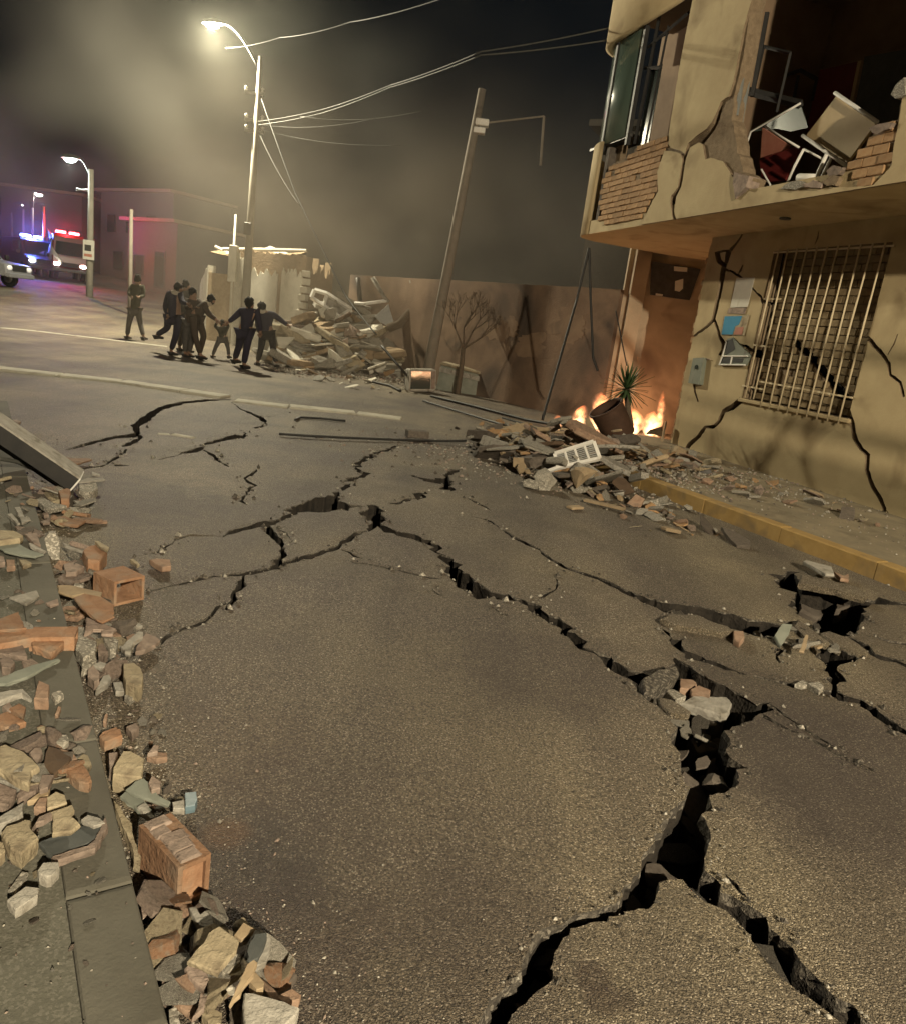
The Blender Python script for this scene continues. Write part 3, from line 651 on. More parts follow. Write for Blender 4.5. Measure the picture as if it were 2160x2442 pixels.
ZS = 3.45                                         # underside of the balcony
WIN = [wt(W4, 920, 1030), wt(W4, 1490, 1098), wt(W4, 1740, 195), wt(W4, 1115, 205)]
wx0, wx1 = 1.54, 3.55; wz0, wz1 = 1.09, 3.16
cr = []
cr.append(wall_crack(W7, [(350, 130), (365, 200), (405, 240), (395, 300), (375, 420), (345, 560), (320, 660)], [22, 26, 26, 24, 20, 18, 16]))
cr.append(wall_crack(W7, [(345, 140), (400, 125), (455, 118)], 14))
cr.append(wall_crack(W7, [(440, 125), (425, 200), (405, 260)], [26, 18, 16]))
cr.append(wall_crack(W7, [(455, 118), (490, 75), (520, 40), (552, -20)], [16, 8, 8, 7]))
cr.append(wall_crack(W7, [(325, 655), (270, 710), (205, 755), (140, 810)], [14, 12, 10, 8]))
cr.append(wall_crack(W7, [(330, 655), (352, 710), (370, 780), (405, 840), (395, 890), (368, 925)], [14, 13, 14, 22, 16, 12]))
cr.append(wall_crack(W7, [(405, 262), (470, 285), (530, 325), (585, 370), (640, 430), (685, 475), (705, 530)], [8, 10, 12, 8, 9, 13, 14]))
cr.append(wall_crack(W7, [(510, 308), (530, 275), (550, 235)], 9))
cr.append(wall_crack(W7, [(470, 800), (520, 850), (560, 910)], [10, 14, 20]))
cr.append(wall_crack(W7, [(520, 850), (570, 855), (610, 890), (600, 935)], [8, 14, 28, 26]))
cr.append(wall_crack(W7, [(175, 1150), (180, 1210), (205, 1285)], [12, 9, 6]))
cr.append(wall_crack(W4, [(920, 1025), (870, 1065), (825, 1085), (800, 1140), (770, 1170), (725, 1172), (690, 1220), (640, 1265), (598, 1335)], [20, 20, 14, 12, 12, 11, 13, 14, 16]))
cr.append(wall_crack(W4, [(1492, 1075), (1515, 1145), (1530, 1230), (1565, 1290), (1600, 1320), (1595, 1400), (1625, 1490), (1660, 1545), (1690, 1610), (1675, 1700)], [14, 16, 16, 14, 16, 14, 14, 14, 12, 11]))
cr.append(wall_crack(W4, [(1570, 655), (1620, 715), (1680, 780), (1715, 830), (1720, 890), (1775, 930), (1795, 1010)], [12, 16, 14, 12, 10, 12, 9]))
cr.append(wall_crack(W4, [(1760, 670), (1740, 725), (1708, 782)], 6))
cr.append(wall_crack(W4, [(1335, 115), (1330, 150), (1315, 190)], 5))
cr.append(wall_crack(W4, [(1690, 1610), (1740, 1680), (1790, 1770)], 5))
outer = jag([(0, -0.1), (13, -0.1), (13, 3.5), (0, 3.5)], 0.2, 0.0)
# broken street edge of the wall
edge = [(0.0, -0.1)] + [(random.uniform(-0.02, 0.03), 0.08 + 0.11 * i) for i in range(31)] + [(0.0, 3.5)]
outer = [(13, -0.1), (13, 3.5)] + edge[::-1]
fw = sheet('wall', outer, [[(wx0, wz0), (wx1, wz0), (wx1, wz1), (wx0, wz1)]] + cr, 0.0, 0.16, [WALL, MORTAR], BLD)
# masonry behind the render, coloured near-black as crack shade; end wall, roof slab
MB().box((0.02, 0.30, -0.1), (wx0 - 0.02, 0.5, 3.44)).box((wx1 + 0.02, 0.30, -0.1), (13, 0.5, 3.44)).box((wx0 - 0.02, 0.30, -0.1), (wx1 + 0.02, 0.5, wz0 - 0.02)).box((wx0 - 0.02, 0.3, wz1 + 0.02), (wx1 + 0.02, 0.5, 3.44)).build('inner_wall', SOIL_SHADE, BLD)
MB().box((0.03, 0.17, -0.1), (0.20, 6.0, 3.44)).build('side_wall', WALL, BLD)
# strip of bare bricks running up the broken street edge
for i in range(30):
    z = 0.0 + 0.113 * i
    ln = random.uniform(0.05, 0.11)
    o = MB().box((-ln * 0.55, 0.015 + random.uniform(-.02, .02), z), (0.02, 0.15, z + 0.095), bev=0.006).build('brick', BRICK, BLD)
# window: bricked up behind, iron grille in front
w = empty('window'); w.parent = BLD
MB().box((wx0 - 0.05, 0.34, wz0 - 0.05), (wx1 + 0.05, 0.36, wz1 + 0.05)).build('shade_backing', SOIL_SHADE, w)  # near-black sheet painted as the shade behind the brick gap
bh = 0.098; row = 0; z = wz0 + 0.02
fall = [wt(W7, 690, 1130), wt(W7, 750, 1010), wt(W7, 890, 1020), wt(W7, 960, 930), wt(W7, 830, 1130), wt(W7, 740, 1190)]
fall2 = jag([wt(W7, 820, 760), wt(W7, 900, 820), wt(W7, 1020, 920), wt(W7, 1130, 1060), wt(W7, 1230, 1170), wt(W7, 1300, 1290), wt(W7, 1200, 1290), wt(W7, 1130, 1170), wt(W7, 1030, 1060), wt(W7, 930, 920), wt(W7, 850, 860)], 0.05, 0.01)
sheet('mortar_bed', [(wx0 - 0.05, wz0 - 0.05), (wx1 + 0.05, wz0 - 0.05), (wx1 + 0.05, wz1 + 0.05), (wx0 - 0.05, wz1 + 0.05)], [fall2], 0.215, 0.075, [MORTAR, MORTAR], w)
bmesh_cache = [MB().box((0, 0, 0), (0.170, 0.055, 0.090), bev=0.006).mesh('brick', WBRICK) for _ in range(1)]
for q in range(3):
    mm = MB().box((0, 0, 0), (0.166 + 0.003 * q, 0.055, 0.089), bev=0.007); mm.v = [(x + random.uniform(-.004, .004), y + random.uniform(-.003, .003), z_ + random.uniform(-.004, .004)) for x, y, z_ in mm.v]
    bmesh_cache.append(mm.mesh('brick', WBRICK))
while z < wz1 - 0.03:
    x = wx0 + 0.03 + (0.085 if row % 2 else 0)
    while x < wx1 - 0.16:
        c = (x + 0.08, z + 0.04)
        if not inside(c, fall) and not inside(c, fall2):
            o = bpy.data.objects.new('brick', random.choice(bmesh_cache)); COL.objects.link(o); o.parent = w
            o.location = (x, 0.175 + random.uniform(-0.004, 0.004), z); o.rotation_euler = (0, random.uniform(-.012, .012), 0)
        x += 0.178
    z += bh; row += 1
MB().box((wx0 - 0.04, -0.035, wz0 - 0.055), (wx1 + 0.04, 0.14, wz0 - 0.004), bev=0.008).build('sill', WALL, w)
gr = empty('window_grille', M=BM @ Matrix.Translation((wx0, -0.03, wz0)) @ Matrix.Rotation(0.012, 4, 'Y'))
tag(gr, 'cream iron window grille bolted over the bricked-up ground floor window', 'grille')
gw, gh = wx1 - wx0, wz1 - wz0
nb = 11
for i in range(nb):
    x = 0.10 + (gw - 0.2) * i / (nb - 1)
    bend = 0.02 * math.sin(i * 1.9)
    z0 = -0.06 if i > 1 else 0.02
    MB().tube([(x, 0, z0), (x + bend, -0.004, gh * 0.5), (x, 0, gh + 0.02)], 0.011, 8).build('bar', GRILLE, gr, True)
for z_, x0_, x1_ in ((0.18, -0.04, 0.45), (0.28, 0.3, gw), (0.77, 0.0, 0.35), (1.42, 0.0, 0.35), (gh - 0.02, -0.02, gw + 0.02)):
    MB().box((x0_, 0.012, z_ - 0.011), (x1_, 0.022, z_ + 0.011)).build('cross_bar', GRILLE, gr)
# loosened electric conduit and debris in the recess
# posters, meter box, fuse boxes
def on_wall(name, fr, quad, off, th, mat, label, cat, parent=None, wob=0.0):
    pts = [wt(fr, x, y, off) for x, y in quad]; cx = sum(p[0] for p in pts) / len(pts); cz = sum(p[1] for p in pts) / len(pts)
    mb = MB(); M = Matrix(((1, 0, 0, 0), (0, 0, 1, 0), (0, 1, 0, 0), (0, 0, 0, 1)))
    mb.prism([(p[0] - cx, p[1] - cz) for p in pts], 0, th, 0, M)
    o = fixnormals(mb.build(name, mat, parent))
    if parent is None:
        o.matrix_world = BM @ Matrix.Translation((cx, -off, cz)); tag(o, label, cat)
    return o, (cx, cz)
on_wall('poster', W7, [(500, 330), (640, 330), (585, 555), (450, 560)], 0.012, 0.004, PAPER, 'blank off-white paper notice above the blue poster', 'poster')
on_wall('poster', W7, [(440, 565), (580, 560), (565, 610), (428, 605)], 0.012, 0.004, PINK, 'torn brown and white paper strip just above the blue poster', 'poster')
po, (pcx, pcz) = on_wall('poster', W7, [(405, 625), (600, 615), (560, 775), (380, 770)], 0.012, 0.004, SAND, 'blue and red printed poster on the cracked yellow wall', 'poster')
def sub(name, parent, cxz, fr, quad, off, mat):
    pts = [wt(fr, x, y, off) for x, y in quad]; mb = MB(); M = Matrix(((1, 0, 0, 0), (0, 0, 1, 0), (0, 1, 0, 0), (0, 0, 0, 1)))
    mb.prism([(p[0] - cxz[0], p[1] - cxz[1]) for p in pts], -0.004, 0.001, 0, M); o = mb.build(name, mat, parent); return o
sub('blue_field', po, (pcx, pcz), W7, [(412, 628), (545, 625), (520, 690), (490, 705), (470, 768), (386, 768)], 0.012, BLUEP)
sub('red_field', po, (pcx, pcz), W7, [(500, 712), (556, 710), (542, 768), (478, 768)], 0.013, REDPR)
mbx, mc = on_wall('meter_box', W7, [(165, 950), (245, 945), (215, 1155), (128, 1140)], 0.07, 0.07, GREYBOX, 'small grey-green electric meter box hanging on the cracked wall', 'meter box')
mo = MB().tube([(0, -0.015, 0.06), (0, 0.0, 0.06)], 0.035, 14).build('dial', GLASS, mbx)
MB().tube([(0.01, 0.03, 0.14), (0.0, 0.04, 0.2), (0.09, 0.05, 0.2), (0.24, 0.05, 0.21)], 0.008, 6).build('conduit', PINK, mbx)
fb, fc = on_wall('fuse_box', W7, [(395, 930), (430, 800), (470, 790), (610, 930), (570, 1005), (370, 1000)], 0.03, 0.03, GREYBOX, 'broken pale frame of an electric cabinet torn open beside the window', 'fuse box')
for qd in ([(420, 820), (470, 800), (490, 880), (415, 930)], [(385, 945), (460, 945), (450, 990), (380, 985)], [(480, 950), (560, 950), (545, 985), (470, 985)]):
    sub('open_slot', fb, fc, W7, qd, 0.03, BLACKP)
for a_, b_ in (((395, 935), (590, 935)), ((370, 1000), (570, 1003)), ((395, 935), (370, 1000)), ((470, 935), (455, 1000)), ((430, 810), (395, 935))):
    pa = wt(W7, *a_, 0.03); pb = wt(W7, *b_, 0.03)
    MB().tube([(pa[0] - fc[0], -0.008, pa[1] - fc[1]), (pb[0] - fc[0], -0.008, pb[1] - fc[1])], 0.012, 6).build('rail', WHITEP, fb)

# ---------- balcony and upper floor (0.. metres out from the wall)
BO = 1.2
prof = [(13, -BO), (-2.1, -BO)]
for i in range(1, 10):
    a = PI / 2 * i / 9; prof.append((-2.1 - 0.6 * math.sin(a), -BO + 0.6 * (1 - math.cos(a))))
prof += [(-2.7, 2.5), (13, 2.5)]
fixnormals(MB().prism(prof, ZS, ZS + 0.22).build('balcony_slab', WALL, BLD))
F = lambda fr, pts, off=BO: [wt(fr, x, y, off) for x, y in pts]
# plaster skins, traced, proud of the masonry
sk = [
 ('plaster', B3, [(680, -60), (1000, -60), (985, 0), (935, 180), (910, 320), (885, 450), (860, 520), (820, 545), (800, 600), (770, 660), (740, 695), (680, 740), (640, 775), (622, 830), (600, 815), (545, 800), (535, 780), (540, 690), (600, 330), (665, 0)]),
 ('plaster', B3, [(515, 810), (600, 830), (612, 860), (600, 940), (588, 1010), (548, 1060), (545, 1100), (560, 1191), (385, 1212), (480, 1030), (475, 930), (505, 840)]),
 ('plaster', B3, [(640, 830), (650, 800), (700, 770), (720, 780), (735, 860), (760, 855), (830, 870), (880, 950), (895, 960), (905, 1075), (965, 1030), (1000, 1040), (1100, 1022), (1240, 1012), (1440, 1010), (1560, 1012), (1640, 1000), (1740, 900), (1760, 750), (1790, 600), (1808, 430), (1950, 300), (1950, 985), (1808, 1004), (1200, 1096), (576, 1191), (565, 1140), (577, 1060), (604, 1010), (618, 930), (628, 860)]),
]
for nm, fr, pl in sk:
    p = jag(F(fr, pl), 0.08, 0.008); zmin = ZS + 0.004
    p = [(x, max(zz, zmin)) for x, zz in p]
    sheet('plaster', p, [], -BO - 0.03, 0.03, [WALL, MORTAR], BLD)
# masonry core that the plaster has fallen from
core = jag(F(B3, [(385, 1150), (175, 1180), (185, 950), (215, 890), (340, 830), (345, 800), (520, 725), (560, 690), (620, 330), (680, -60), (985, -60), (930, 300), (880, 520), (870, 640), (895, 800), (930, 920), (985, 960), (960, 1022), (1100, 1010), (1240, 985), (1440, 990), (1490, 980), (1500, 890), (1600, 780), (1640, 700), (1760, 650), (1790, 500), (1808, 420), (1950, 300), (1950, 980), (1200, 1080), (576, 1180)]), 0.06, 0.015)
core = [(x, max(zz, ZS + 0.224)) for x, zz in core]
ch = [jag(F(B3, [(822, 552), (790, 600), (765, 665), (735, 705), (640, 790), (606, 860), (612, 900), (590, 1010), (545, 1080), (552, 1190), (575, 1190), (570, 1075), (600, 1020), (618, 930), (632, 850), (720, 770), (775, 700), (800, 650)]), 0.08, 0.006)]
ch = [[(x, zz) for x, zz in c_] for c_ in ch]
sheet('masonry', core, ch, -BO, 0.2, [MORTAR, MORTAR], BLD)
# bare bricks, one by one, where the plaster is gone
def brick_patch(poly, off, bl, bhh, skew=0.0, mat=None):
    xs_ = [p[0] for p in poly]; zs_ = [p[1] for p in poly]; z = min(zs_); r_ = 0
    me = [MB().box((0, 0, 0), (bl * 0.955, 0.05, bhh * 0.91), bev=0.006).mesh('brick', mat or BRICK) for _ in range(1)]
    for q in range(3):
        mm = MB().box((0, 0, 0), (bl * (0.935 + 0.01 * q), 0.05, bhh * 0.90), bev=0.007); mm.v = [(x + random.uniform(-.004, .004), y + random.uniform(-.004, .004), z_ + random.uniform(-.004, .004)) for x, y, z_ in mm.v]; me.append(mm.mesh('brick', mat or BRICK))
    while z < max(zs_):
        x = min(xs_) + (bl * 0.5 if r_ % 2 else 0)
        while x < max(xs_):
            if inside((x + bl / 2, z + bhh / 2), poly) and random.random() > 0.03:
                o = bpy.data.objects.new('brick', random.choice(me)); COL.objects.link(o); o.parent = BLD
                o.location = (x, -off + random.uniform(-0.005, 0.005), z); o.rotation_euler = (random.uniform(-.02, .02), random.uniform(-.01, .01), random.uniform(-.02, .02))
            x += bl
        z += bhh; r_ += 1
brick_patch(F(B4, [(330, 410), (560, 330), (580, 280), (770, 170), (960, 90), (975, 180), (945, 240), (885, 480), (885, 690), (800, 810), (710, 930), (690, 1000), (300, 1060), (225, 1000), (240, 700), (290, 500)]), BO + 0.022, 0.172, 0.088)
brick_patch(F(B3, [(1500, 990), (1500, 890), (1600, 790), (1650, 700), (1765, 665), (1760, 800), (1750, 890), (1650, 1000)]), BO + 0.022, 0.2, 0.1)
# rounded end of the balcony: plaster shell
def arc_shell(z0, z1, th, a0=0.0, a1=90.0, rr=0.6, flat=None, cx=-2.1, drop_=0.0, cy=None):
    cy = -BO + 0.6 if cy is None else cy
    mb = MB(); P = []
    if flat is not None: P.append((flat, cy - rr, 0.0, -1.0))
    n = 12
    for i in range(n + 1):
        a = math.radians(a0 + (a1 - a0) * i / n); P.append((cx - rr * math.sin(a), cy - rr * math.cos(a), -math.sin(a), -math.cos(a)))
    m = len(P)
    for k in (0, 1):
        for i, (x, y, nx, ny) in enumerate(P):
            zt = z1 - drop_ * (i / (m - 1)) ** 1.5
            mb.v += [(x - nx * th * k, y - ny * th * k, z0), (x - nx * th * k, y - ny * th * k, zt)]
    M2 = 2 * m
    for i in range(m - 1):
        a = 2 * i
        mb.f += [(a, a + 2, a + 3, a + 1), (M2 + a, M2 + a + 1, M2 + a + 3, M2 + a + 2), (a + 1, a + 3, M2 + a + 3, M2 + a + 1), (a, M2 + a, M2 + a + 2, a + 2)]
    mb.f += [(0, 1, M2 + 1, M2), (M2 - 2, 2 * M2 - 2, 2 * M2 - 1, M2 - 1)]; mb.m = [0] * len(mb.f)
    return mb
fixnormals(arc_shell(ZS + 0.004, 4.98, 0.05, 0, 90, 0.62, -1.97, drop_=.22).build('rounded_plaster', WALL, BLD, True))
MB().box((-2.68, -0.55, ZS + 0.22), (-2.6, 2.4, 4.8)).build('balcony_side_wall', WALL, BLD)
MB().box((-1.95, -1.02, ZS + 0.224), (-1.6, -0.9, 4.9)).build('bare_column', MORTAR, BLD)
MB().box((-1.82, -1.17, ZS + 0.224), (-1.72, -1.03, 4.86), bev=0.01).build('concrete_stud', DARKR, BLD)
# curved glass bay above it
fixnormals(arc_shell(4.95, 6.6, 0.02, 0, 88, 0.55, -1.2).build('curved_glass', GLASS_G, BLD, True))
fixnormals(arc_shell(6.55, 7.7, 0.12, 0, 92, 0.7, 0.15).build('cornice', WALL, BLD, True))
for x in (-1.2, -2.08): MB().box((x - 0.03, -BO + 0.03, 4.8), (x + 0.03, -BO + 0.1, 6.56)).build('mullion', BLACKP, BLD)
MB().box((-2.6, -1.13, 4.93), (-1.16, -0.75, 4.97)).build('glazing_sill', DARKM, BLD)
# sash frames in the gap between bay and pillar
for (a, b, th) in (((-1.15, 6.25), (-0.1, 6.42), .03), ((-1.15, 5.95), (-0.62, 5.82), .025), ((-0.62, 6.4), (-0.7, 4.7), .02), ((-1.05, 4.8), (-0.95, 6.7), .03)):
    MB().tube([(a[0], -BO + 0.12, a[1]), (b[0], -BO + 0.12, b[1])], th, 4).build('sash_bar', BLACKP, BLD)
MB().box((-1.0, -BO + 0.16, 4.75), (-0.68, -BO + 0.17, 5.9)).build('dark_pane', GLASS, BLD)

MB().box((-2.55, -0.1, ZS + 0.22), (-0.13, 0.0, 7.0)).build('bay_back_wall', ROOM, BLD)
# room behind: floor is the slab; back wall, party walls, ceiling
MB().box((-2.1, 1.3, ZS + 0.22), (13, 1.5, 7.6)).build('room_back_wall', ROOM, BLD)
MB().box((-0.12, -0.35, ZS + 0.22), (0.08, 1.29, 7.6)).build('room_partition', ROOM, BLD)
MB().box((-2.19, -BO, 6.95), (13, 2.5, 7.15)).build('ceiling', ROOM, BLD)
MB().box((6.4, -BO, ZS + 0.22), (6.6, 1.29, 7.14)).build('room_partition', ROOM, BLD)
MB().box((4.75, -BO, ZS + 0.8), (13, -BO + 0.2, 7.6)).build('upper_wall', WALL, BLD)
# drainpipe and sliding window tracks hanging beside the pillar
def upfr(name, a, b, off, r_, mat, n=8):
    pa = wt(I5, *a, off); pb = wt(I5, *b, off)
    return MB().tube([(pa[0], -off, pa[1]), (pb[0], -off, pb[1])], r_, n).build(name, mat, BLD, n > 5)
upfr('window_track', (255, -430), (65, 760), 1.12, 0.035, ALU, 4); upfr('window_track', (190, -430), (10, 760), 1.10, 0.03, BLACKP, 4)
upfr('window_track', (330, -430), (100, 930), 1.02, 0.03, ALU, 4); upfr('window_track', (380, -300), (225, 560), 0.95, 0.035, BLACKP, 4)
for a, b in (((330, 45), (620, 115)), ((620, 115), (480, 720)), ((345, 50), (250, 470))): upfr('window_frame', a, b, 0.5, 0.022, BLACKP, 4)
upfr('window_frame', (160, 500), (720, 640), 0.45, 0.055, BLACKP, 4)
for a, b in (((580, 340), (720, 290)), ((720, 290), (890, 385)), ((700, 345), (645, 620)), ((885, 390), (840, 600))): upfr('window_frame', a, b, -0.6, 0.028, BLACKP, 4)
def panel(name, fr, quad, off, th, mat, parent=BLD):
    pts = [wt(fr, x, y, off) for x, y in quad]; M = Matrix(((1, 0, 0, 0), (0, 0, 1, 0), (0, 1, 0, 0), (0, 0, 0, 1)))
    return fixnormals(MB().prism([(p[0], p[1]) for p in pts], -off, -off + th, 0, M).build(name, mat, parent))
panel('red_door', I5, [(920, 290), (1310, 200), (1200, 900), (780, 900)], -0.9, 0.05, REDP)
panel('door_jamb', I5, [(1310, 195), (1345, 190), (1255, 620), (1225, 610)], -0.85, 0.05, BEIGE)
panel('dark_curtain', I5, [(1380, 150), (1900, 60), (1800, 900), (1260, 760)], -0.8, 0.04, SLATE)
panel('tilted_pane', I5, [(240, 920), (720, 640), (800, 880), (620, 920), (480, 890)], 0.2, 0.02, GLASS_G)

# overturned furniture in the room, each thing on its own
def bar_between(name, pts, off, r_, mat, parent, n=8):
    p3 = []
    for q in pts:
        x, y = q[0], q[1]; of = q[2] if len(q) > 2 else off
        a = wt(I5, x, y, of); p3.append((a[0], -of, a[1]))
    return MB().tube(p3, r_, n).build(name, mat, parent, True)
tb = empty('table', M=BM); tag(tb, 'overturned beige table with white metal rails in the broken upper room', 'table')
panel('table_top', I5, [(1085, 560), (1490, 840), (1195, 1240), (780, 960)], 0.75, 0.035, BEIGE, tb)
bar_between('edge_rail', [(1075, 522), (1512, 822)], 0.80, 0.021, WHITEP, tb); bar_between('edge_rail', [(742, 962), (1190, 1272)], 0.82, 0.021, WHITEP, tb)
bar_between('leg', [(990, 1155), (858, 1440)], 0.86, 0.022, WHITEP, tb); bar_between('leg', [(1042, 1180), (915, 1440)], 0.80, 0.019, WHITEP, tb)
bar_between('cross_bar', [(1320, 760), (1235, 1140)], 0.70, 0.02, WOOD_D, tb)
ch_ = empty('chair', M=BM); tag(ch_, 'red chair with thin white tube frame lying on its side in the broken upper room', 'chair')
bar_between('tube_frame', [(122, 1155), (165, 1060), (215, 918), (470, 775), (720, 632)], 0.85, 0.013, WHITEP, ch_)
bar_between('tube_frame', [(358, 868), (540, 985), (705, 1082)], 0.8, 0.013, WHITEP, ch_)
bar_between('leg', [(755, 1100), (655, 1290), (575, 1470)], 0.9, 0.016, WHITEP, ch_)
bar_between('leg', [(755, 1100), (945, 1200)], 0.85, 0.012, WHITEP, ch_)
panel('seat', I5, [(300, 1200), (700, 1070), (640, 1290), (560, 1420), (330, 1440)], 0.6, 0.06, REDP, ch_)
panel('backrest', I5, [(330, 880), (600, 1060), (560, 1110), (310, 1190)], 0.55, 0.04, REDPR, ch_)
lt = empty('lamp_tube', M=BM); tag(lt, 'short white plastic lid lying on the broken balcony edge', 'lid')
p_ = wt(I5, 775, 1395, 0.95); MB().tube([(p_[0] - 0.15, -0.95, p_[1] + 0.03), (p_[0] - 0.12, -0.95, p_[1] + 0.02), (p_[0] + 0.14, -0.95, p_[1] - 0.02)], [0.02, 0.045, 0.045], 10).build('lid_body', WHITEP, lt, True)
lt.name = 'plastic_lid'
fl = MB()
for a, b in (((320, 1310), (365, 1390)), ((365, 1390), (412, 1470))):
    pa = wt(I5, *a, 0.95); pb = wt(I5, *b, 0.95); fl.tube([(pa[0], -0.95, pa[1]), (pb[0], -0.95, pb[1])], 0.012, 6)
o = fl.build('broken_tube', WHITEP); o.matrix_world = BM; tag(o, 'thin broken white tube bent on the balcony floor edge', 'tube')
# masonry lumps along the broken edge
lumps = [(B3, [(900, 930), (985, 955), (965, 1010), (905, 1078), (895, 990)]), (B3, [(1150, 1020), (1200, 985), (1260, 980), (1290, 1010), (1230, 1025)]), (B3, [(1370, 990), (1440, 940), (1470, 960), (1450, 1000), (1400, 1010)]), (B3, [(1250, 1010), (1330, 975), (1380, 1000), (1370, 1020)]), (I5, [(1030, 1330), (1100, 1280), (1200, 1300), (1160, 1360), (1060, 1390)]), (I5, [(1470, 900), (1560, 850), (1720, 840), (1680, 900), (1560, 950), (1500, 950)]), (I5, [(1690, 560), (1740, 470), (1830, 380), (1850, 560), (1740, 600)])]
for fr, pl in lumps:
    p = jag(F(fr, pl), 0.05, 0.01); panel_pts = p
    M = Matrix(((1, 0, 0, 0), (0, 0, 1, 0), (0, 1, 0, 0), (0, 0, 0, 1)))
    fixnormals(MB().prism(p, -BO - 0.06, -BO + 0.12, 0, M).build('masonry_lump', random.choice([MORTAR, PINK, CONC]), BLD))
# small round fitting under the balcony
MB().tube([(2.3, -0.55, ZS - 0.02), (2.3, -0.55, ZS + 0.01)], 0.07, 16).build('ceiling_fitting', DARKM, BLD)

# ------------------------------------------------------------------ walls and houses behind
def vwall(name, A, B, h, th, mats, parent=None, top=None, base=-0.15, n=40, rough=0.0, away=None):
    """an upright wall from A to B with an uneven top line; returns object"""
    d = (B - A); L_ = Vector((d.x, d.y, 0)).length; d = Vector((d.x, d.y, 0)).normalized(); nn = Vector((-d.y, d.x, 0))
    mb = MB()
    for i in range(n + 1):
        t = i / n; p = A + d * (L_ * t)
        hh = (top(t) if top else h) + (noise.noise(Vector((t * 23, h, 1))) * rough if rough else 0)
        zb = rise(p.x, p.y) + base
        for s_ in (0, 1):
            q = p + nn * (th * s_)
            mb.v += [(q.x, q.y, zb), (q.x, q.y, hh)]
    for i in range(n):
        o = i * 4
        mb.f += [(o, o + 4, o + 5, o + 1), (o + 2, o + 3, o + 7, o + 6), (o + 1, o + 5, o + 7, o + 3)]
    mb.f += [(0, 1, 3, 2), (n * 4, n * 4 + 2, n * 4 + 3, n * 4 + 1)]; mb.m = [0] * len(mb.f)
    return fixnormals(mb.build(name, mats, parent))
WA = ground(*DD(802, 754)); WB = ground(*DD(1100, 825)); wd = (WB - WA); wd.z = 0; wd.normalize()
W_L = WA - wd * 3.4; W_R = WB + wd * 1.35
fwall = empty('boundary_wall', WA); tag(fwall, 'long low soot-darkened ochre boundary wall behind the leaning pole', 'wall')
def loc_wall(name, A, B, h, th, mats, **kw):
    o = vwall(name, A, B, h, th, mats, **kw); o.parent = fwall; o.matrix_parent_inverse = Matrix.Translation(-WA); return o
loc_wall('wall_body', W_L, W_R, 2.75, 0.25, OLDWALL, rough=0.015, n=60, top=lambda t: 2.70)
wn_ = Vector((-wd.y, wd.x, 0)); wn_ = wn_ if wn_.y > 0 else -wn_
# fallen render: ragged thin crusts of old render left on the adobe
for (px, py, rx, rz) in ((905, 660, .5, .35), (995, 650, .7, .30), (1060, 690, .6, .25), (1135, 650, .5, .3)):
    p = on_plane(*DD(px, py), WA, wn_); pts = []
    for i in range(60):
        a = 2 * PI * i / 60; c_, s_ = math.cos(a), math.sin(a); k_ = 1 + 0.7 * noise.noise(Vector((c_ * 1.3, s_ * 1.3, px))) + 0.22 * noise.noise(Vector((c_ * 5, s_ * 5, py))) + 0.1 * noise.noise(Vector((c_ * 14, s_ * 14, py)))
        pts.append((rx * c_ * k_, rz * s_ * k_))
    M = Matrix.Translation(p - wn_ * 0.006) @ Matrix(((wd.x, 0, wn_.x, 0), (wd.y, 0, wn_.y, 0), (0, 1, 0, 0), (0, 0, 0, 1)))
    o = fixnormals(MB().prism(pts, 0.001, 0.02, 0, M).build('render_crust', OLDCRUST, fwall)); o.matrix_parent_inverse = Matrix.Translation(-WA)
# taller neighbour, lit by the fire
NA = W_R + wn_ * 0.1; nd_ = Vector((math.cos(math.radians(-4)), math.sin(math.radians(-4)), 0))
nb_ = empty('neighbour_house', NA); tag(nb_, 'tall tan house wall glowing orange behind the fire', 'house')
def loc_nb(o): o.parent = nb_; o.matrix_parent_inverse = Matrix.Translation(-NA); return o
loc_nb(vwall('wall', NA, NA + nd_ * 5.0, 5.2, 0.25, FIREWALL))
pil = NA + nd_ * 0.25 - Vector((0.02, 0.13, 0))
loc_nb(MB().box((pil.x - 0.14, pil.y - 0.1, -0.1), (pil.x + 0.14, pil.y + 0.2, 5.2), bev=0.01).build('pilaster', FIREWALL))
# dark board with paper scraps on that wall
nn_ = Vector((-nd_.y, nd_.x, 0)); nn_ = nn_ if nn_.y < 0 else -nn_
def nb_pts(fr, quad, off): 
    return [on_plane(*fr(x, y), NA + nn_ * off, nn_) for x, y in quad]
def nb_panel(name, fr, quad, off, th, mat, parent=None):
    v = nb_pts(fr, quad, off); n = len(v); c = sum(v, Vector()) / n
    mb = MB(); vv = [p - c for p in v] + [p - c - nn_ * th for p in v]
    mb.add(vv, [tuple(range(n)), tuple(range(n, 2 * n))[::-1]] + [(i, n + i, n + (i + 1) % n, (i + 1) % n) for i in range(n)])
    o = fixnormals(mb.build(name, mat)); o.location = c; return o
nbd = nb_panel('notice_board', W4, [(435, 278), (700, 320), (640, 488), (428, 458)], 0.05, 0.04, DARKM)
tag(nbd, 'dark board with torn white paper scraps on the fire-lit wall', 'notice board')
for qd, mt_ in (([(556, 305), (628, 312), (626, 336), (556, 330)], PAPER), ([(562, 385), (606, 372), (604, 425), (585, 442), (560, 436)], PAPER), ([(458, 450), (496, 456), (494, 466), (456, 462)], PAPER)):
    pp = nb_panel('paper_scrap', W4, qd, 0.06, 0.006, mt_); l_ = pp.location.copy(); pp.parent = nbd; pp.location = l_ - nbd.location

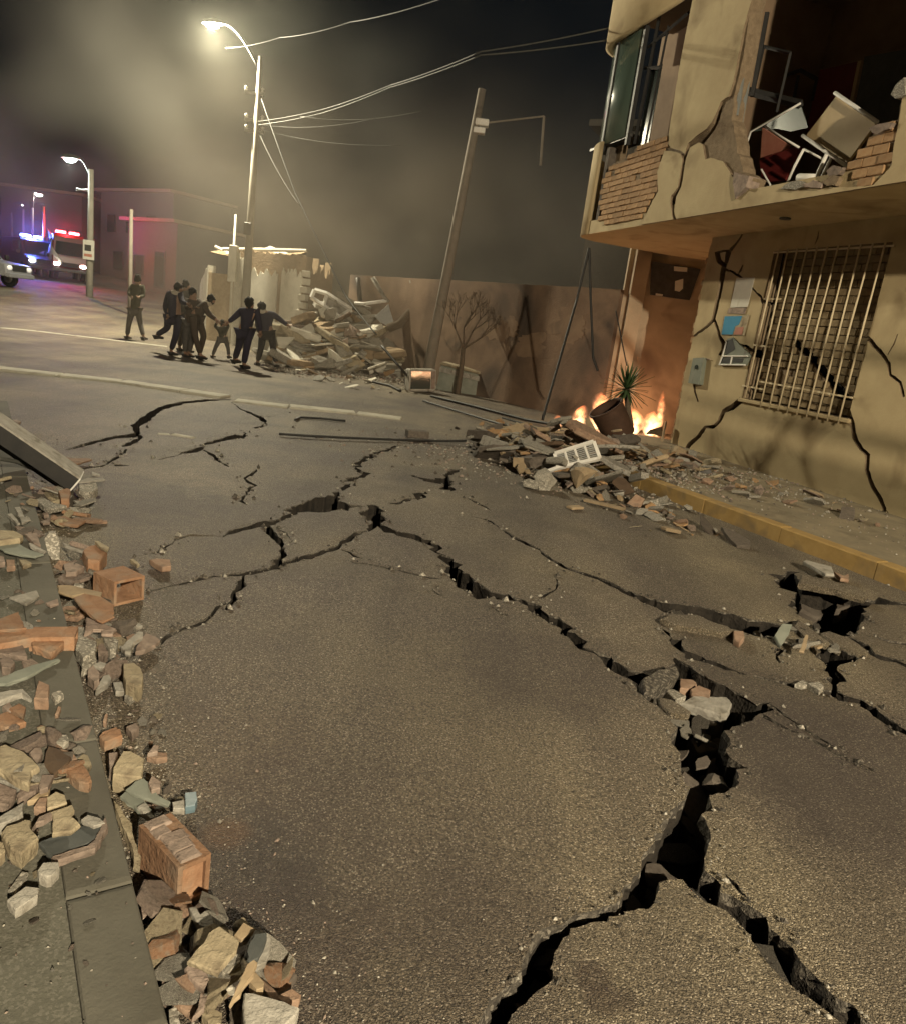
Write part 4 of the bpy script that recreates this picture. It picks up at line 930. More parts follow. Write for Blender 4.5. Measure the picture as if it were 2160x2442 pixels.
# white stucco house, roof broken open
hp = ground(*DD(600, 716)); HL = beside(*DD(462, 700), hp + Vector((0, 1.5, 0))); HL.z = 0
H0 = Vector((HL.x, HL.y, 0)); H1 = Vector((hp.x - 0.1, hp.y + 0.2, 0)); hd = (H1 - H0).normalized(); hn = Vector((-hd.y, hd.x, 0)); hn = hn if hn.y > 0 else -hn
hs = empty('stucco_house', H0); tag(hs, 'roofless white stucco house with peeling front wall beside the lamp pole', 'house')
def lp(o, e): o.parent = e; o.matrix_parent_inverse = Matrix.Translation(-e.location); return o
def zpix(p, fr, x, y): return beside(*fr(x, y), p).z
hz = zpix(H0, DD, 520, 505)
lp(vwall('adobe_wall', H0, H1, hz, 0.3, ADOBE, rough=0.12), hs)
# ragged stucco skin in panels
def skin(a, b, z1, seed):
    A = H0 + hd * a; B = H0 + hd * b
    o = vwall('stucco_panel', A - hn * 0.05, B - hn * 0.05, z1, 0.045, STUCCO, top=lambda t: z1 + noise.noise(Vector((t * 7, seed, 0))) * 0.3 + noise.noise(Vector((t * 31, seed, 3))) * 0.12, n=36)
    return lp(o, hs)
HLn = (H1 - H0).length
zs_ = zpix(H0, DD, 540, 547)
skin(0.0, HLn * 0.16, zs_ + 0.35, 1); skin(HLn * 0.19, HLn * 0.63, zs_, 2); skin(HLn * 0.69, HLn * 0.97, zs_ + 0.1, 3)
lp(vwall('end_wall', H1, H1 + hn * 1.2 + hd * 0.1, hz - 0.3, 0.25, ADOBE, rough=0.5), hs)
for i in range(6):
    q = H1 + hd * random.uniform(-.05, .06) + Vector((0, 0, hz - 0.5 - i * 0.23))
    lp(MB().box((-0.12, -0.12, -0.09), (0.12, 0.12, 0.09), bev=0.015, M=Matrix.Translation(q) @ Matrix.Rotation(random.uniform(-.3, .3), 4, 'Z')).build('brick', STUCCO), hs)
for i, (a, b, za, zb) in enumerate(((445, 612, 497, 500), (452, 560, 507, 516), (540, 608, 518, 512), (430, 470, 492, 512))):
    A = beside(*DD(a, za), H0 + Vector((0, .3 * i, 0))); B = beside(*DD(b, zb), H0 + Vector((0, .3 * i, 0)))
    lp(MB().tube([A, (A + B) / 2 + Vector((0, 0, random.uniform(-.05, .05))), B], [0.06, 0.07, 0.05], 6).build('roof_beam', STUCCO), hs)
for i in range(5):
    a = 455 + i * 32; A = beside(*DD(a, 505 + random.uniform(-3, 5)), H0 + Vector((0, .5, 0)))
    M = Matrix.Translation(A) @ Matrix.Rotation(random.uniform(-.25, .25), 4, 'Y') @ Matrix.Rotation(random.uniform(-.2, .3), 4, 'X')
    lp(MB().box((-0.4, -0.5, -0.012), (0.4, 0.6, 0.012), M=M).build('roof_sheet', random.choice([STUCCO, ADOBE, STEEL])), hs)
rp = beside(*DD(475, 430), H0); rq = beside(*DD(466, 600), H0)
pz = empty('thin_post', Vector((rq.x, rq.y - 0.2, rise(rq.x, rq.y)))); tag(pz, 'thin white post standing against the stucco house front', 'post')
MB().tube([(0, 0, -.1), (rp.x - rq.x, 0, rp.z - pz.location.z)], [0.05, 0.03], 8).build('shaft', STUCCO, pz, True)
MB().box((-0.12, -0.12, zs_ - 0.8 - pz.location.z + 0.4), (0.12, 0.12, zs_ + 0.7 - pz.location.z), bev=0.02).build('gate_pier', STUCCO, pz)
# doorway left of it and hazy garden wall further left
g0 = ground(*DD(395, 665)); g1 = Vector((H0.x - 1.0, H0.y + 0.3, 0))
gw_ = vwall('garden_wall', g0, g1, zpix(g1, DD, 425, 530), 0.25, STUCCO, top=lambda t: zpix(g1, DD, 425, 530) - 0.6 * (1 - t) + 0.25 * noise.noise(Vector((t * 6, 2, 2))), n=30)
tag(gw_, 'pale ragged garden wall left of the stucco house, lost in smoke', 'wall')
dr = vwall('wooden_door', g1 + hd * 0.05, H0 - hd * 0.05, zpix(g1, DD, 430, 545), 0.08, WOOD); tag(dr, 'brown plank door between the garden wall and stucco house', 'door')

# houses along the far street, half lost in smoke
def house(label, A, B, h, dep, mat, roofm, wins, group='houses along the smoky street'):
    d = Vector((B.x - A.x, B.y - A.y, 0)); L_ = d.length; d.normalize(); nn = Vector((-d.y, d.x, 0)); nn = nn if nn.y > 0 else -nn
    z0 = min(rise(A.x, A.y), rise(B.x, B.y))
    e = empty('far_house', Vector((A.x, A.y, z0))); tag(e, label, 'house', group)
    M = Matrix(((d.x, nn.x, 0, 0), (d.y, nn.y, 0, 0), (0, 0, 1, 0), (0, 0, 0, 1)))
    MB().box((0, 0, -0.5), (L_, dep, h), M=M).build('wall', mat, e)
    MB().box((-0.35, -0.45, h + 0.003), (L_ + 0.35, dep + 0.2, h + 0.2), M=M).build('roof', roofm, e)
    for (x, z, w_, hh) in wins:
        f = MB().box((x - w_ / 2 - .06, -0.06, z - .06), (x + w_ / 2 + .06, -0.003, z + hh + .06), M=M).build('window', DARKM, e)
        MB().box((x - w_ / 2, -0.075, z), (x + w_ / 2, -0.062, z + hh), M=M).build('pane', GLASS, f)
    return e
a = ground(*DD(262, 590)); b = ground(*DD(335, 600))
house('two-storey smoky house with flat eaves behind the lone walking person', a + Vector((1.2, 3.5, 0)), a + Vector((4.5, 7.0, 0)), 5.4, 4, DARKR, ADOBE, [(1.2, 3.4, 1.0, 1.2), (3.2, 3.4, 1.0, 1.2), (1.2, .9, 1.0, 1.4), (3.2, .3, .9, 2.0)])
a = Vector((-27, 46, 0)); house('low shop with canopy behind the red fire truck', a + Vector((4.2, 4, 0)), a + Vector((8.5, 1.0, 0)), 4.2, 5, DARKR, ADOBE, [(1.2, 1.0, 1.2, 1.2), (3.6, .4, 1.0, 2.1)])
house('pale two-storey house behind the red fire truck', a + Vector((-2.5, 14, 0)), a + Vector((5.0, 9.0, 0)), 6.4, 5, DARKR, ADOBE, [(1.5, 3.6, 1, 1.2), (4, 3.6, 1, 1.2), (6.5, 3.6, 1, 1.2), (2.5, 0.9, 1.2, 1.3)])
house('dark house behind the blue-lit police van', Vector((-41, 62, 0)), Vector((-32, 62, 0)), 5.6, 5, DARKR, ADOBE, [(2, 1.0, 1.2, 1.3), (5, 1.0, 1.2, 1.3), (2, 3.4, 1.2, 1.3), (5.5, 3.4, 1.2, 1.3)])
# unlit building mass behind the boundary wall
a = beside(*DD(1105, 560), Vector((0, 25, 0))); 
house('unlit dark apartment block behind the boundary wall', Vector((3.2, 27, 0)), Vector((14, 22, 0)), 8.4, 6, SOIL_SHADE, SOIL_SHADE, [], group='houses along the smoky street')

# ------------------------------------------------------------------ poles
def upole(name, foot, top, r, mat, label, cat='utility pole', group=None):
    e = empty(name, foot); tag(e, label, cat, group)
    v = top - foot
    MB().tube([v * -0.02, v * 0.5, v], [r[0], (r[0] + r[1]) / 2, r[1]], 14).build('shaft', mat, e, True)
    return e
lf = ground(*DD(849, 774)); lt_ = beside(*DD(962, 178), lf + Vector((0, -0.2, 0)))
lpole = upole('utility_pole', lf, lt_, (0.15, 0.09), POLE_D, 'grey concrete utility pole leaning right over the boundary wall')
iv = (lt_ - lf)
q = iv * 0.885
MB().box((-.02, -.12, -.14), (.24, .10, -.02), bev=0.01, M=Matrix.Translation(q)).build('insulator_box', WHITEP, lpole)
MB().box((.0, -.12, .02), (.3, .12, .17), bev=0.02, M=Matrix.Translation(q)).build('lamp_housing', WHITEP, lpole)
br = beside(*DD(1085, 232), lf); br2 = beside(*DD(1078, 330), lf)
MB().tube([q + Vector((.2, 0, .1)), (br - lf)], 0.02, 6).build('bracket_arm', POLE_D, lpole)
MB().tube([(br - lf), (br2 - lf)], 0.03, 6).build('hanging_bracket', POLE_D, lpole)

# fittings on the main lamp pole
fpz = FAR_POLE
def onpole(x, y): return beside(*DD(x, y), fpz) - fpz
for y_ in (185, 240, 262):
    c = onpole(508, y_); MB().box((-.28, -.04, -.03), (.28, .04, .03), M=Matrix.Translation(c)).build('cross_arm', STEEL, far_lamp)
    for s_ in (-.24, .24): MB().lathe([(0, -.02), (.05, 0), (.03, .06), (.05, .1), (.0, .14)], 10, M=Matrix.Translation(c + Vector((s_, 0, .03)))).build('insulator', WHITEP, far_lamp, True)
MB().box((-.1, -.2, 0), (.1, -.1, .35), bev=.01, M=Matrix.Translation(onpole(497, 470))).build('junction_box', DARKM, far_lamp)

# small far lamps and poles
def far_post(label, x, ybase, ytop, dist, lampxy=None, power=0, col=(0.85, 0.95, 1.0), r=0.11, mat=POLE, head=1.0):
    d = ray(*DD(x, (ybase + ytop) / 2)); base = C0 + d * (dist / d.dot(Vector((0, 1, 0)))); base.z = rise(base.x, base.y)
    top = beside(*DD(x, ytop), base)
    if lampxy:
        lm = beside(*DD(*lampxy), base)
        return street_lamp('street_lamp', base, top.z - base.z, (lm.x - top.x + (-0.3 * head if lm.x < top.x else 0.3 * head) * -1, 0.1, 0), lm.z - top.z + 0.4, power, col, label, r=(r, r * .7), lamp_r=.15, lit=40.0, head=head)
    e = upole('street_post', base, top, (r, r * .7), mat, label, 'post', 'posts along the smoky street'); return e
fp1 = far_post('pale street lamp pole with a printed sign, beyond the lone walking person', 181, 590, 338, 36, (135, 315), 600, (0.88, 1.0, 0.95), r=.16, head=1.4)
sg = empty('pole_sign'); b_ = fp1.location; c = beside(*DD(183, 500), b_); sg.location = c + Vector((0, -0.25, 0)); tag(sg, 'white printed notice sign strapped to the far street lamp pole', 'sign')
MB().box((-.26, -.015, -.43), (.26, .015, .43), bev=.004).build('board', PAPER, sg)
MB().box((-.18, -.022, -.05), (.12, -.0155, .22), bev=.002).build('dark_print', DARKM, sg); MB().box((-.2, -.022, -.3), (.16, -.0155, -.18), bev=.002).build('dark_print', REDPR, sg)
for y_ in (378, 383): 
    c = beside(*DD(180, y_), b_) - b_; MB().tube([c, c + Vector((-.62, 0, -.12 + .2 * (y_ - 378) / 5))], .03, 6).build('cross_arm', STEEL, fp1)
far_post('slim street lamp glowing at the left picture edge behind the police van', 25, 560, 425, 62, (20, 405), 900, (0.9, 1.0, 1.0), r=.10, head=2.0)
far_post('bent street lamp leaning over the blue police lights', 66, 560, 415, 52, (55, 383), 350, (1.0, 0.95, 0.9), r=.09, head=1.3)
far_post('thin grey post beside the blue police lights', 47, 565, 418, 50, r=.08)
far_post('pale post carrying the fallen awning cloth', 88, 566, 412, 46, r=.09)
far_post('pale post at the smoky house corner behind the lone walker', 263, 590, 418, 30, r=.09, mat=POLE_D)
pb_ = ground(*DD(88, 563)); 
cl = MB(); A = beside(*DD(95, 455), Vector((0, 45, 0))); B = beside(*DD(123, 528), Vector((0, 44, 0))); Cc = beside(*DD(97, 535), Vector((0, 45.5, 0)))
N_ = 8
for i in range(N_ + 1):
    for j in range(N_ + 1 - i):
        u, v = i / N_, j / N_; p = A + (B - A) * u + (Cc - A) * v; p.y += 0.25 * math.sin(u * 9 + v * 5); cl.v.append(tuple(p))
idx = {}; k_ = 0
for i in range(N_ + 1):
    for j in range(N_ + 1 - i): idx[(i, j)] = k_; k_ += 1
for i in range(N_):
    for j in range(N_ - i):
        cl.f.append((idx[(i, j)], idx[(i + 1, j)], idx[(i, j + 1)]))
        if (i + 1, j + 1) in idx: cl.f.append((idx[(i + 1, j)], idx[(i + 1, j + 1)], idx[(i, j + 1)]))
cl.m = [0] * len(cl.f); aw = cl.build('awning_cloth', PALEC, None, True); tag(aw, 'torn triangular awning cloth hanging by the red beacons', 'awning')
sm = aw.modifiers.new('thick', 'SOLIDIFY'); sm.thickness = 0.02

# ------------------------------------------------------------------ cables
def cable(pts, r, mat, label, sag=0.0, name='cable', group=None, n=16):
    P = []
    pts = [Vector(p) for p in pts]
    for a, b in zip(pts[:-1], pts[1:]):
        for i in range(n):
            t = i / n; q = a.lerp(b, t); q.z -= sag * 4 * t * (1 - t); P.append(q)
    P.append(pts[-1]); o0 = P[0].copy()
    o = MB().tube([p - o0 for p in P], r, 6).build(name, mat, None, True); o.location = o0
    return tag(o, label, 'cable', group)
pt = lambda x, y, p: beside(*DD(x, y), p)
NP = Vector((0, 9, 0))
pA = pt(452, 96, fpz)
cable([pA, pt(560, 75, fpz + Vector((0, -3, 0))), pt(700, 44, fpz + Vector((0, -7, 0))), pt(930, -20, fpz + Vector((0, -12, 0)))], .010, WIRE, 'topmost bare cable running from the bright lamp pole to the upper right', .05)
for j, (dy, lab) in enumerate(((0, 'thick upper twin cable from the lamp pole towards the corner building'), (7, 'lower twin cable from the lamp pole towards the corner building'))):
    cable([pt(512, 243 + dy, fpz), pt(640, 220 + dy, fpz + Vector((0, -2.5, 0))), pt(780, 170 + dy * .6, fpz + Vector((0, -6, 0))), pt(960, 103 + dy, fpz + Vector((0, -10, 0))), bw(-2.55, .85, 7.05 - dy * .03)], .012, WIRE, lab, .03)
cable([pt(520, 190, fpz), pt(590, 385, fpz + Vector((0, -2, 0))), pt(690, 590, fpz + Vector((0, -4.2, 0))), pt(752, 668, fpz + Vector((0, -5.5, 0)))], .018, WIRE, 'guy wire slanting from the lamp pole top into the rubble heap', .02)
cable([pt(516, 262, fpz), pt(600, 412, fpz + Vector((0, -2.2, 0)))], .010, WIRE, 'short second guy wire meeting the long one beside the lamp pole', .12)
cable([pt(505, 275, fpz), pt(492, 500, fpz), pt(488, 620, fpz)], .014, CABLE, 'black down-lead running along the lamp pole', 0)
for (x0, y0, x1, y1, l) in ((512, 248, 750, 236, 'faint slack wire right of the lamp pole, upper of three'), (600, 232, 840, 222, 'faint slack wire in the smoke over the rubble, short'), (512, 256, 800, 290, 'faint slack wire right of the lamp pole, lowest of three')):
    cable([pt(x0, y0, fpz), pt(x1, y1, fpz + Vector((0, -2, 0)))], .007, WIRE, l, .15)
bt = bw(-2.15, 0.6, ZS)
c1 = BC + Vector((-2.2, 0.3, 0)); tp = pt(1175, 495, c1)
cable([tp, pt(1150, 600, c1), pt(1082, 838, c1 + Vector((0, -1.2, 0)))], .022, CABLE, 'taut black cable slanting from the balcony corner down to the rubble', 0)
cable([tp, pt(1178, 600, c1), pt(1183, 715, c1), pt(1192, 740, c1)], .022, CABLE, 'frayed black cable hanging loose below the balcony corner', 0)
cable([pt(1228, 620, c1 + Vector((0, 1, 0))), pt(1240, 680, c1 + Vector((0, 1, 0))), pt(1250, 730, c1 + Vector((0, 1, 0)))], .012, CABLE, 'thin cable hanging above the yucca', 0)
gp = lambda x, y, z=0.03: ground(*DD(x, y), z)
cable([gp(558, 866), gp(620, 870), gp(700, 874), gp(800, 878), gp(870, 880), gp(930, 880, .06)], .017, CABLE, 'long black cable lying straight across the cracked road', 0, n=6)
cable([gp(590, 838), gp(600, 833), gp(640, 835), gp(690, 840)], .018, CABLE, 'short hooked black cable lying on the road', 0, n=5)
cable([gp(860, 790), gp(950, 812), gp(1050, 838), gp(1130, 852, .1)], .03, CABLE, 'thick black cable on the ground in front of the cabinet, upper of two', 0, n=8)
cable([gp(845, 800), gp(930, 826), gp(1010, 850, .08)], .02, CABLE, 'thin black cable on the ground in front of the cabinet, lower of two', 0, n=8)
cable([pt(762, 690, lf + Vector((-1, -1, 0))), pt(800, 735, lf + Vector((-.5, -1.6, 0))), gp(835, 775)], .03, CABLE, 'black cable trailing down the right side of the rubble heap', 0, n=6)
cable([gp(745, 762), gp(780, 770), gp(800, 780)], .03, CABLE, 'dark twisted strip on the road in front of the rubble heap', 0, n=5)
# unseen assumed cables beside and behind the viewer, added to cast wall shadow bands
for k, (o_, z) in enumerate(((2.8, 3.24), (2.8, 3.46), (2.8, 3.12), (2.8, 3.95))):
    cable([bw(8.6, o_, z), bw(12.5, o_, z - .05), bw(17.0, o_, z + .1)], .04, CABLE, ['lowest but one', 'second highest', 'lowest', 'highest'][k] + ' assumed slack cable along the right pavement beside the viewer, added to cast wall shadows', .05, group='assumed shadow-casting cables beside the viewer')

# ------------------------------------------------------------------ rubble
def piece(fr, poly, mat, label, name=None, cat='rubble', group=None, z=None, base=None, tilt=0.0, yaw=0.0, th=0.05, rough=1.0, warp=0.0):
    """a broken slab: outline read off the photograph, laid at its own height (z, flat) or standing over
    its ground contact `base` (leaning back by tilt degrees), with its own thickness"""
    S_ = [fr(x, y) for x, y in poly]
    if base is None:
        n = Vector((0, 0, 1)); p0 = Vector((0, 0, z))
        g = ground(*S_[0], z); p0.z = z + rise(g.x, g.y)
        if tilt:
            cx = sum(p[0] for p in S_) / len(S_); cy = sum(p[1] for p in S_) / len(S_); p0 = ground(cx, cy, z)
            n = Matrix.Rotation(math.radians(yaw), 3, 'Z') @ Vector((0, -math.sin(math.radians(tilt)), math.cos(math.radians(tilt))))
    else:
        g = ground(*fr(*base)); p0 = g + Vector((0, 0, z or 0)); h = Vector((-g.x, -g.y, 0)).normalized(); h = Matrix.Rotation(math.radians(yaw), 3, 'Z') @ h
        t = math.radians(tilt); n = h * math.cos(t) + Vector((0, 0, math.sin(t)))
    P = [on_plane(x, y, p0, n) for x, y in S_]
    c = sum(P, Vector()) / len(P); u = (P[1] - P[0]).normalized(); v = n.cross(u)
    q = [Vector(((p - c).dot(u), (p - c).dot(v))) for p in P]
    size = max(x.length for x in q); dist = max(1.0, (c - C0).length); step = max(size * 0.16, 0.006 * dist)
    R = []
    m = len(q)
    for i in range(m):
        a, b = q[i], q[(i + 1) % m]; k = max(1, int((b - a).length / step))
        for j in range(k):
            r_ = a + (b - a) * (j / k); w = noise.noise_vector(Vector((r_.x * 3 / size, r_.y * 3 / size, c.x * 7))) * size * 0.035 * rough
            R.append(Vector((r_.x + w.x, r_.y + w.y)))
    ar = sum(R[i].x * R[(i + 1) % len(R)].y - R[(i + 1) % len(R)].x * R[i].y for i in range(len(R)))
    if ar < 0: R.reverse()
    m = len(R); ch = min(th * 0.22, size * 0.06); mb = MB(); sgn = 1
    def lift(r_): return warp * size * ((r_.x / size) ** 2 - 0.3) + size * 0.012 * noise.noise(Vector((r_.x * 6 / size, r_.y * 6 / size, c.y)))
    rings = [(1.0 - ch / size, 0.0), (1.0, -ch), (1.0, -th * 0.6), (0.94, -th)]
    for f_, hgt in rings:
        for r_ in R:
            rr = r_ * f_ + (Vector((random.uniform(-1, 1), random.uniform(-1, 1))) * size * 0.02 * rough if hgt < -ch * 1.5 else Vector((0, 0)))
            mb.v.append(tuple(u * rr.x + v * rr.y + n * (hgt + lift(r_))))
    mb.f.append(tuple(range(m)))
    for k in range(3):
        for i in range(m): mb.f.append((k * m + i, (k + 1) * m + i, (k + 1) * m + (i + 1) % m, k * m + (i + 1) % m))
    mb.f.append(tuple(range(3 * m, 4 * m))[::-1]); mb.m = [0] * len(mb.f)
    o = fixnormals(mb.build(name or KINDN.get(mat.name, 'rubble') + '_piece', mat)); o.location = c
    return tag(o, label, cat, group)

# generic broken pieces, shared meshes
def hull_chunk(seed, flat=0.6, mats=CONC):
    r = random.Random(seed); bm = bmesh.new()
    for i in range(16):
        v = Vector((r.gauss(0, 1), r.gauss(0, 1), r.gauss(0, 1))).normalized() * r.uniform(.75, 1.0); v.z *= flat; v.x *= r.uniform(.8, 1.2)
        bm.verts.new(v * 0.5)
    bmesh.ops.convex_hull(bm, input=bm.verts)
    for v in list(bm.verts):
        if not v.link_faces: bm.verts.remove(v)
    bmesh.ops.triangulate(bm, faces=bm.faces); bmesh.ops.subdivide_edges(bm, edges=bm.edges, cuts=1, use_grid_fill=True)
    for v in bm.verts:
        n_ = noise.noise_vector(v.co * 4.0 + Vector((seed, 0, 0))) * 0.055 + noise.noise_vector(v.co * 11.0 + Vector((seed, 3, 0))) * 0.022; v.co += n_
    me = bpy.data.meshes.new('rubble_chunk'); bm.to_mesh(me); bm.free(); me.materials.append(mats); return me
def slab_chunk(seed, th=0.16, asp=1.4):
    r = random.Random(seed); n = r.randint(5, 8); pts = []
    for i in range(n):
        a = 2 * PI * i / n + r.uniform(-.3, .3); k = r.uniform(.33, .55); pts.append((math.cos(a) * k * asp, math.sin(a) * k))
    mb = MB(); m = len(pts)
    for f_, z in ((.94, th), (1, th * .8), (1, th * .2), (.92, 0)):
        for x, y in pts: mb.v.append((x * f_ + r.uniform(-.02, .02), y * f_ + r.uniform(-.02, .02), z - th / 2))
    mb.f = [tuple(range(m))] + [tuple(range(3 * m, 4 * m))[::-1]]
    for k in range(3):
        for i in range(m): mb.f.append((k * m + i, (k + 1) * m + i, (k + 1) * m + (i + 1) % m, k * m + (i + 1) % m))
    mb.m = [0] * len(mb.f); me = mb.mesh('rubble_shard', CONC)
    bm = bmesh.new(); bm.from_mesh(me); bmesh.ops.recalc_face_normals(bm, faces=bm.faces); bm.to_mesh(me); bm.free(); return me
def plank_mesh(seed, w=0.09, t=0.03):
    r = random.Random(seed); mb = MB()
    for i in range(6):
        x = -0.5 + i / 5; b = 0.02 * math.sin(x * 4 + seed); e = r.uniform(-.012, .012)
        for y, z in ((-w / 2, -t / 2), (w / 2, -t / 2), (w / 2, t / 2), (-w / 2, t / 2)): mb.v.append((x + (r.uniform(-.06, .06) if i in (0, 5) else 0), y + e, z + b))
    for i in range(5):
        for j in range(4): mb.f.append((i * 4 + j, i * 4 + (j + 1) % 4, i * 4 + 4 + (j + 1) % 4, i * 4 + 4 + j))
    mb.f += [(3, 2, 1, 0), (20, 21, 22, 23)]; mb.m = [0] * len(mb.f); return mb.mesh('plank', WOOD)
CH = [hull_chunk(i, random.uniform(.45, .85)) for i in range(14)]; SL = [slab_chunk(50 + i, random.uniform(.08, .24), random.uniform(1, 2.2)) for i in range(12)]; PL = [plank_mesh(90 + i, random.uniform(.05, .14), random.uniform(.02, .05)) for i in range(8)]
BRK = [MB().box((-.5, -.24, -.17), (.5, .24, .17), bev=.03).mesh('brick', BRICK)]
for me in CH + SL + PL + BRK: me['p'] = 1
def drop(kind, p, size, mat, label, cat, group, rot=None, name=None):
    me = random.choice({'chunk': CH, 'slab': SL, 'plank': PL, 'brick': BRK}[kind])
    nm = name or {'chunk': KINDN.get(mat.name, 'rubble') + '_lump', 'slab': KINDN.get(mat.name, 'rubble') + '_shard', 'plank': 'broken_plank', 'brick': 'loose_brick'}[kind]
    o = bpy.data.objects.new(nm, me); COL.objects.link(o)
    o.location = p; o.scale = (size,) * 3
    o.rotation_euler = rot or (random.uniform(-.5, .5), random.uniform(-.5, .5), random.uniform(0, 6.28))
    o.material_slots[0].link = 'OBJECT'; o.material_slots[0].material = mat
    return tag(o, label, cat, group)
KINDN = {CONC.name: 'concrete', CONC_P.name: 'plaster', PINK.name: 'mortar', TERRA_D.name: 'brick', SAND.name: 'plaster', DARKR.name: 'earth', TERRA.name: 'clay_tile', BRICK.name: 'brick', WOOD.name: 'wood', WOOD_D.name: 'wood', STUCCO.name: 'stucco', ADOBE.name: 'adobe', A_BREAK.name: 'asphalt', A_ROAD.name: 'asphalt'}
def rpick(ws): return random.choices([w[0] for w in ws], [w[1] for w in ws])[0]

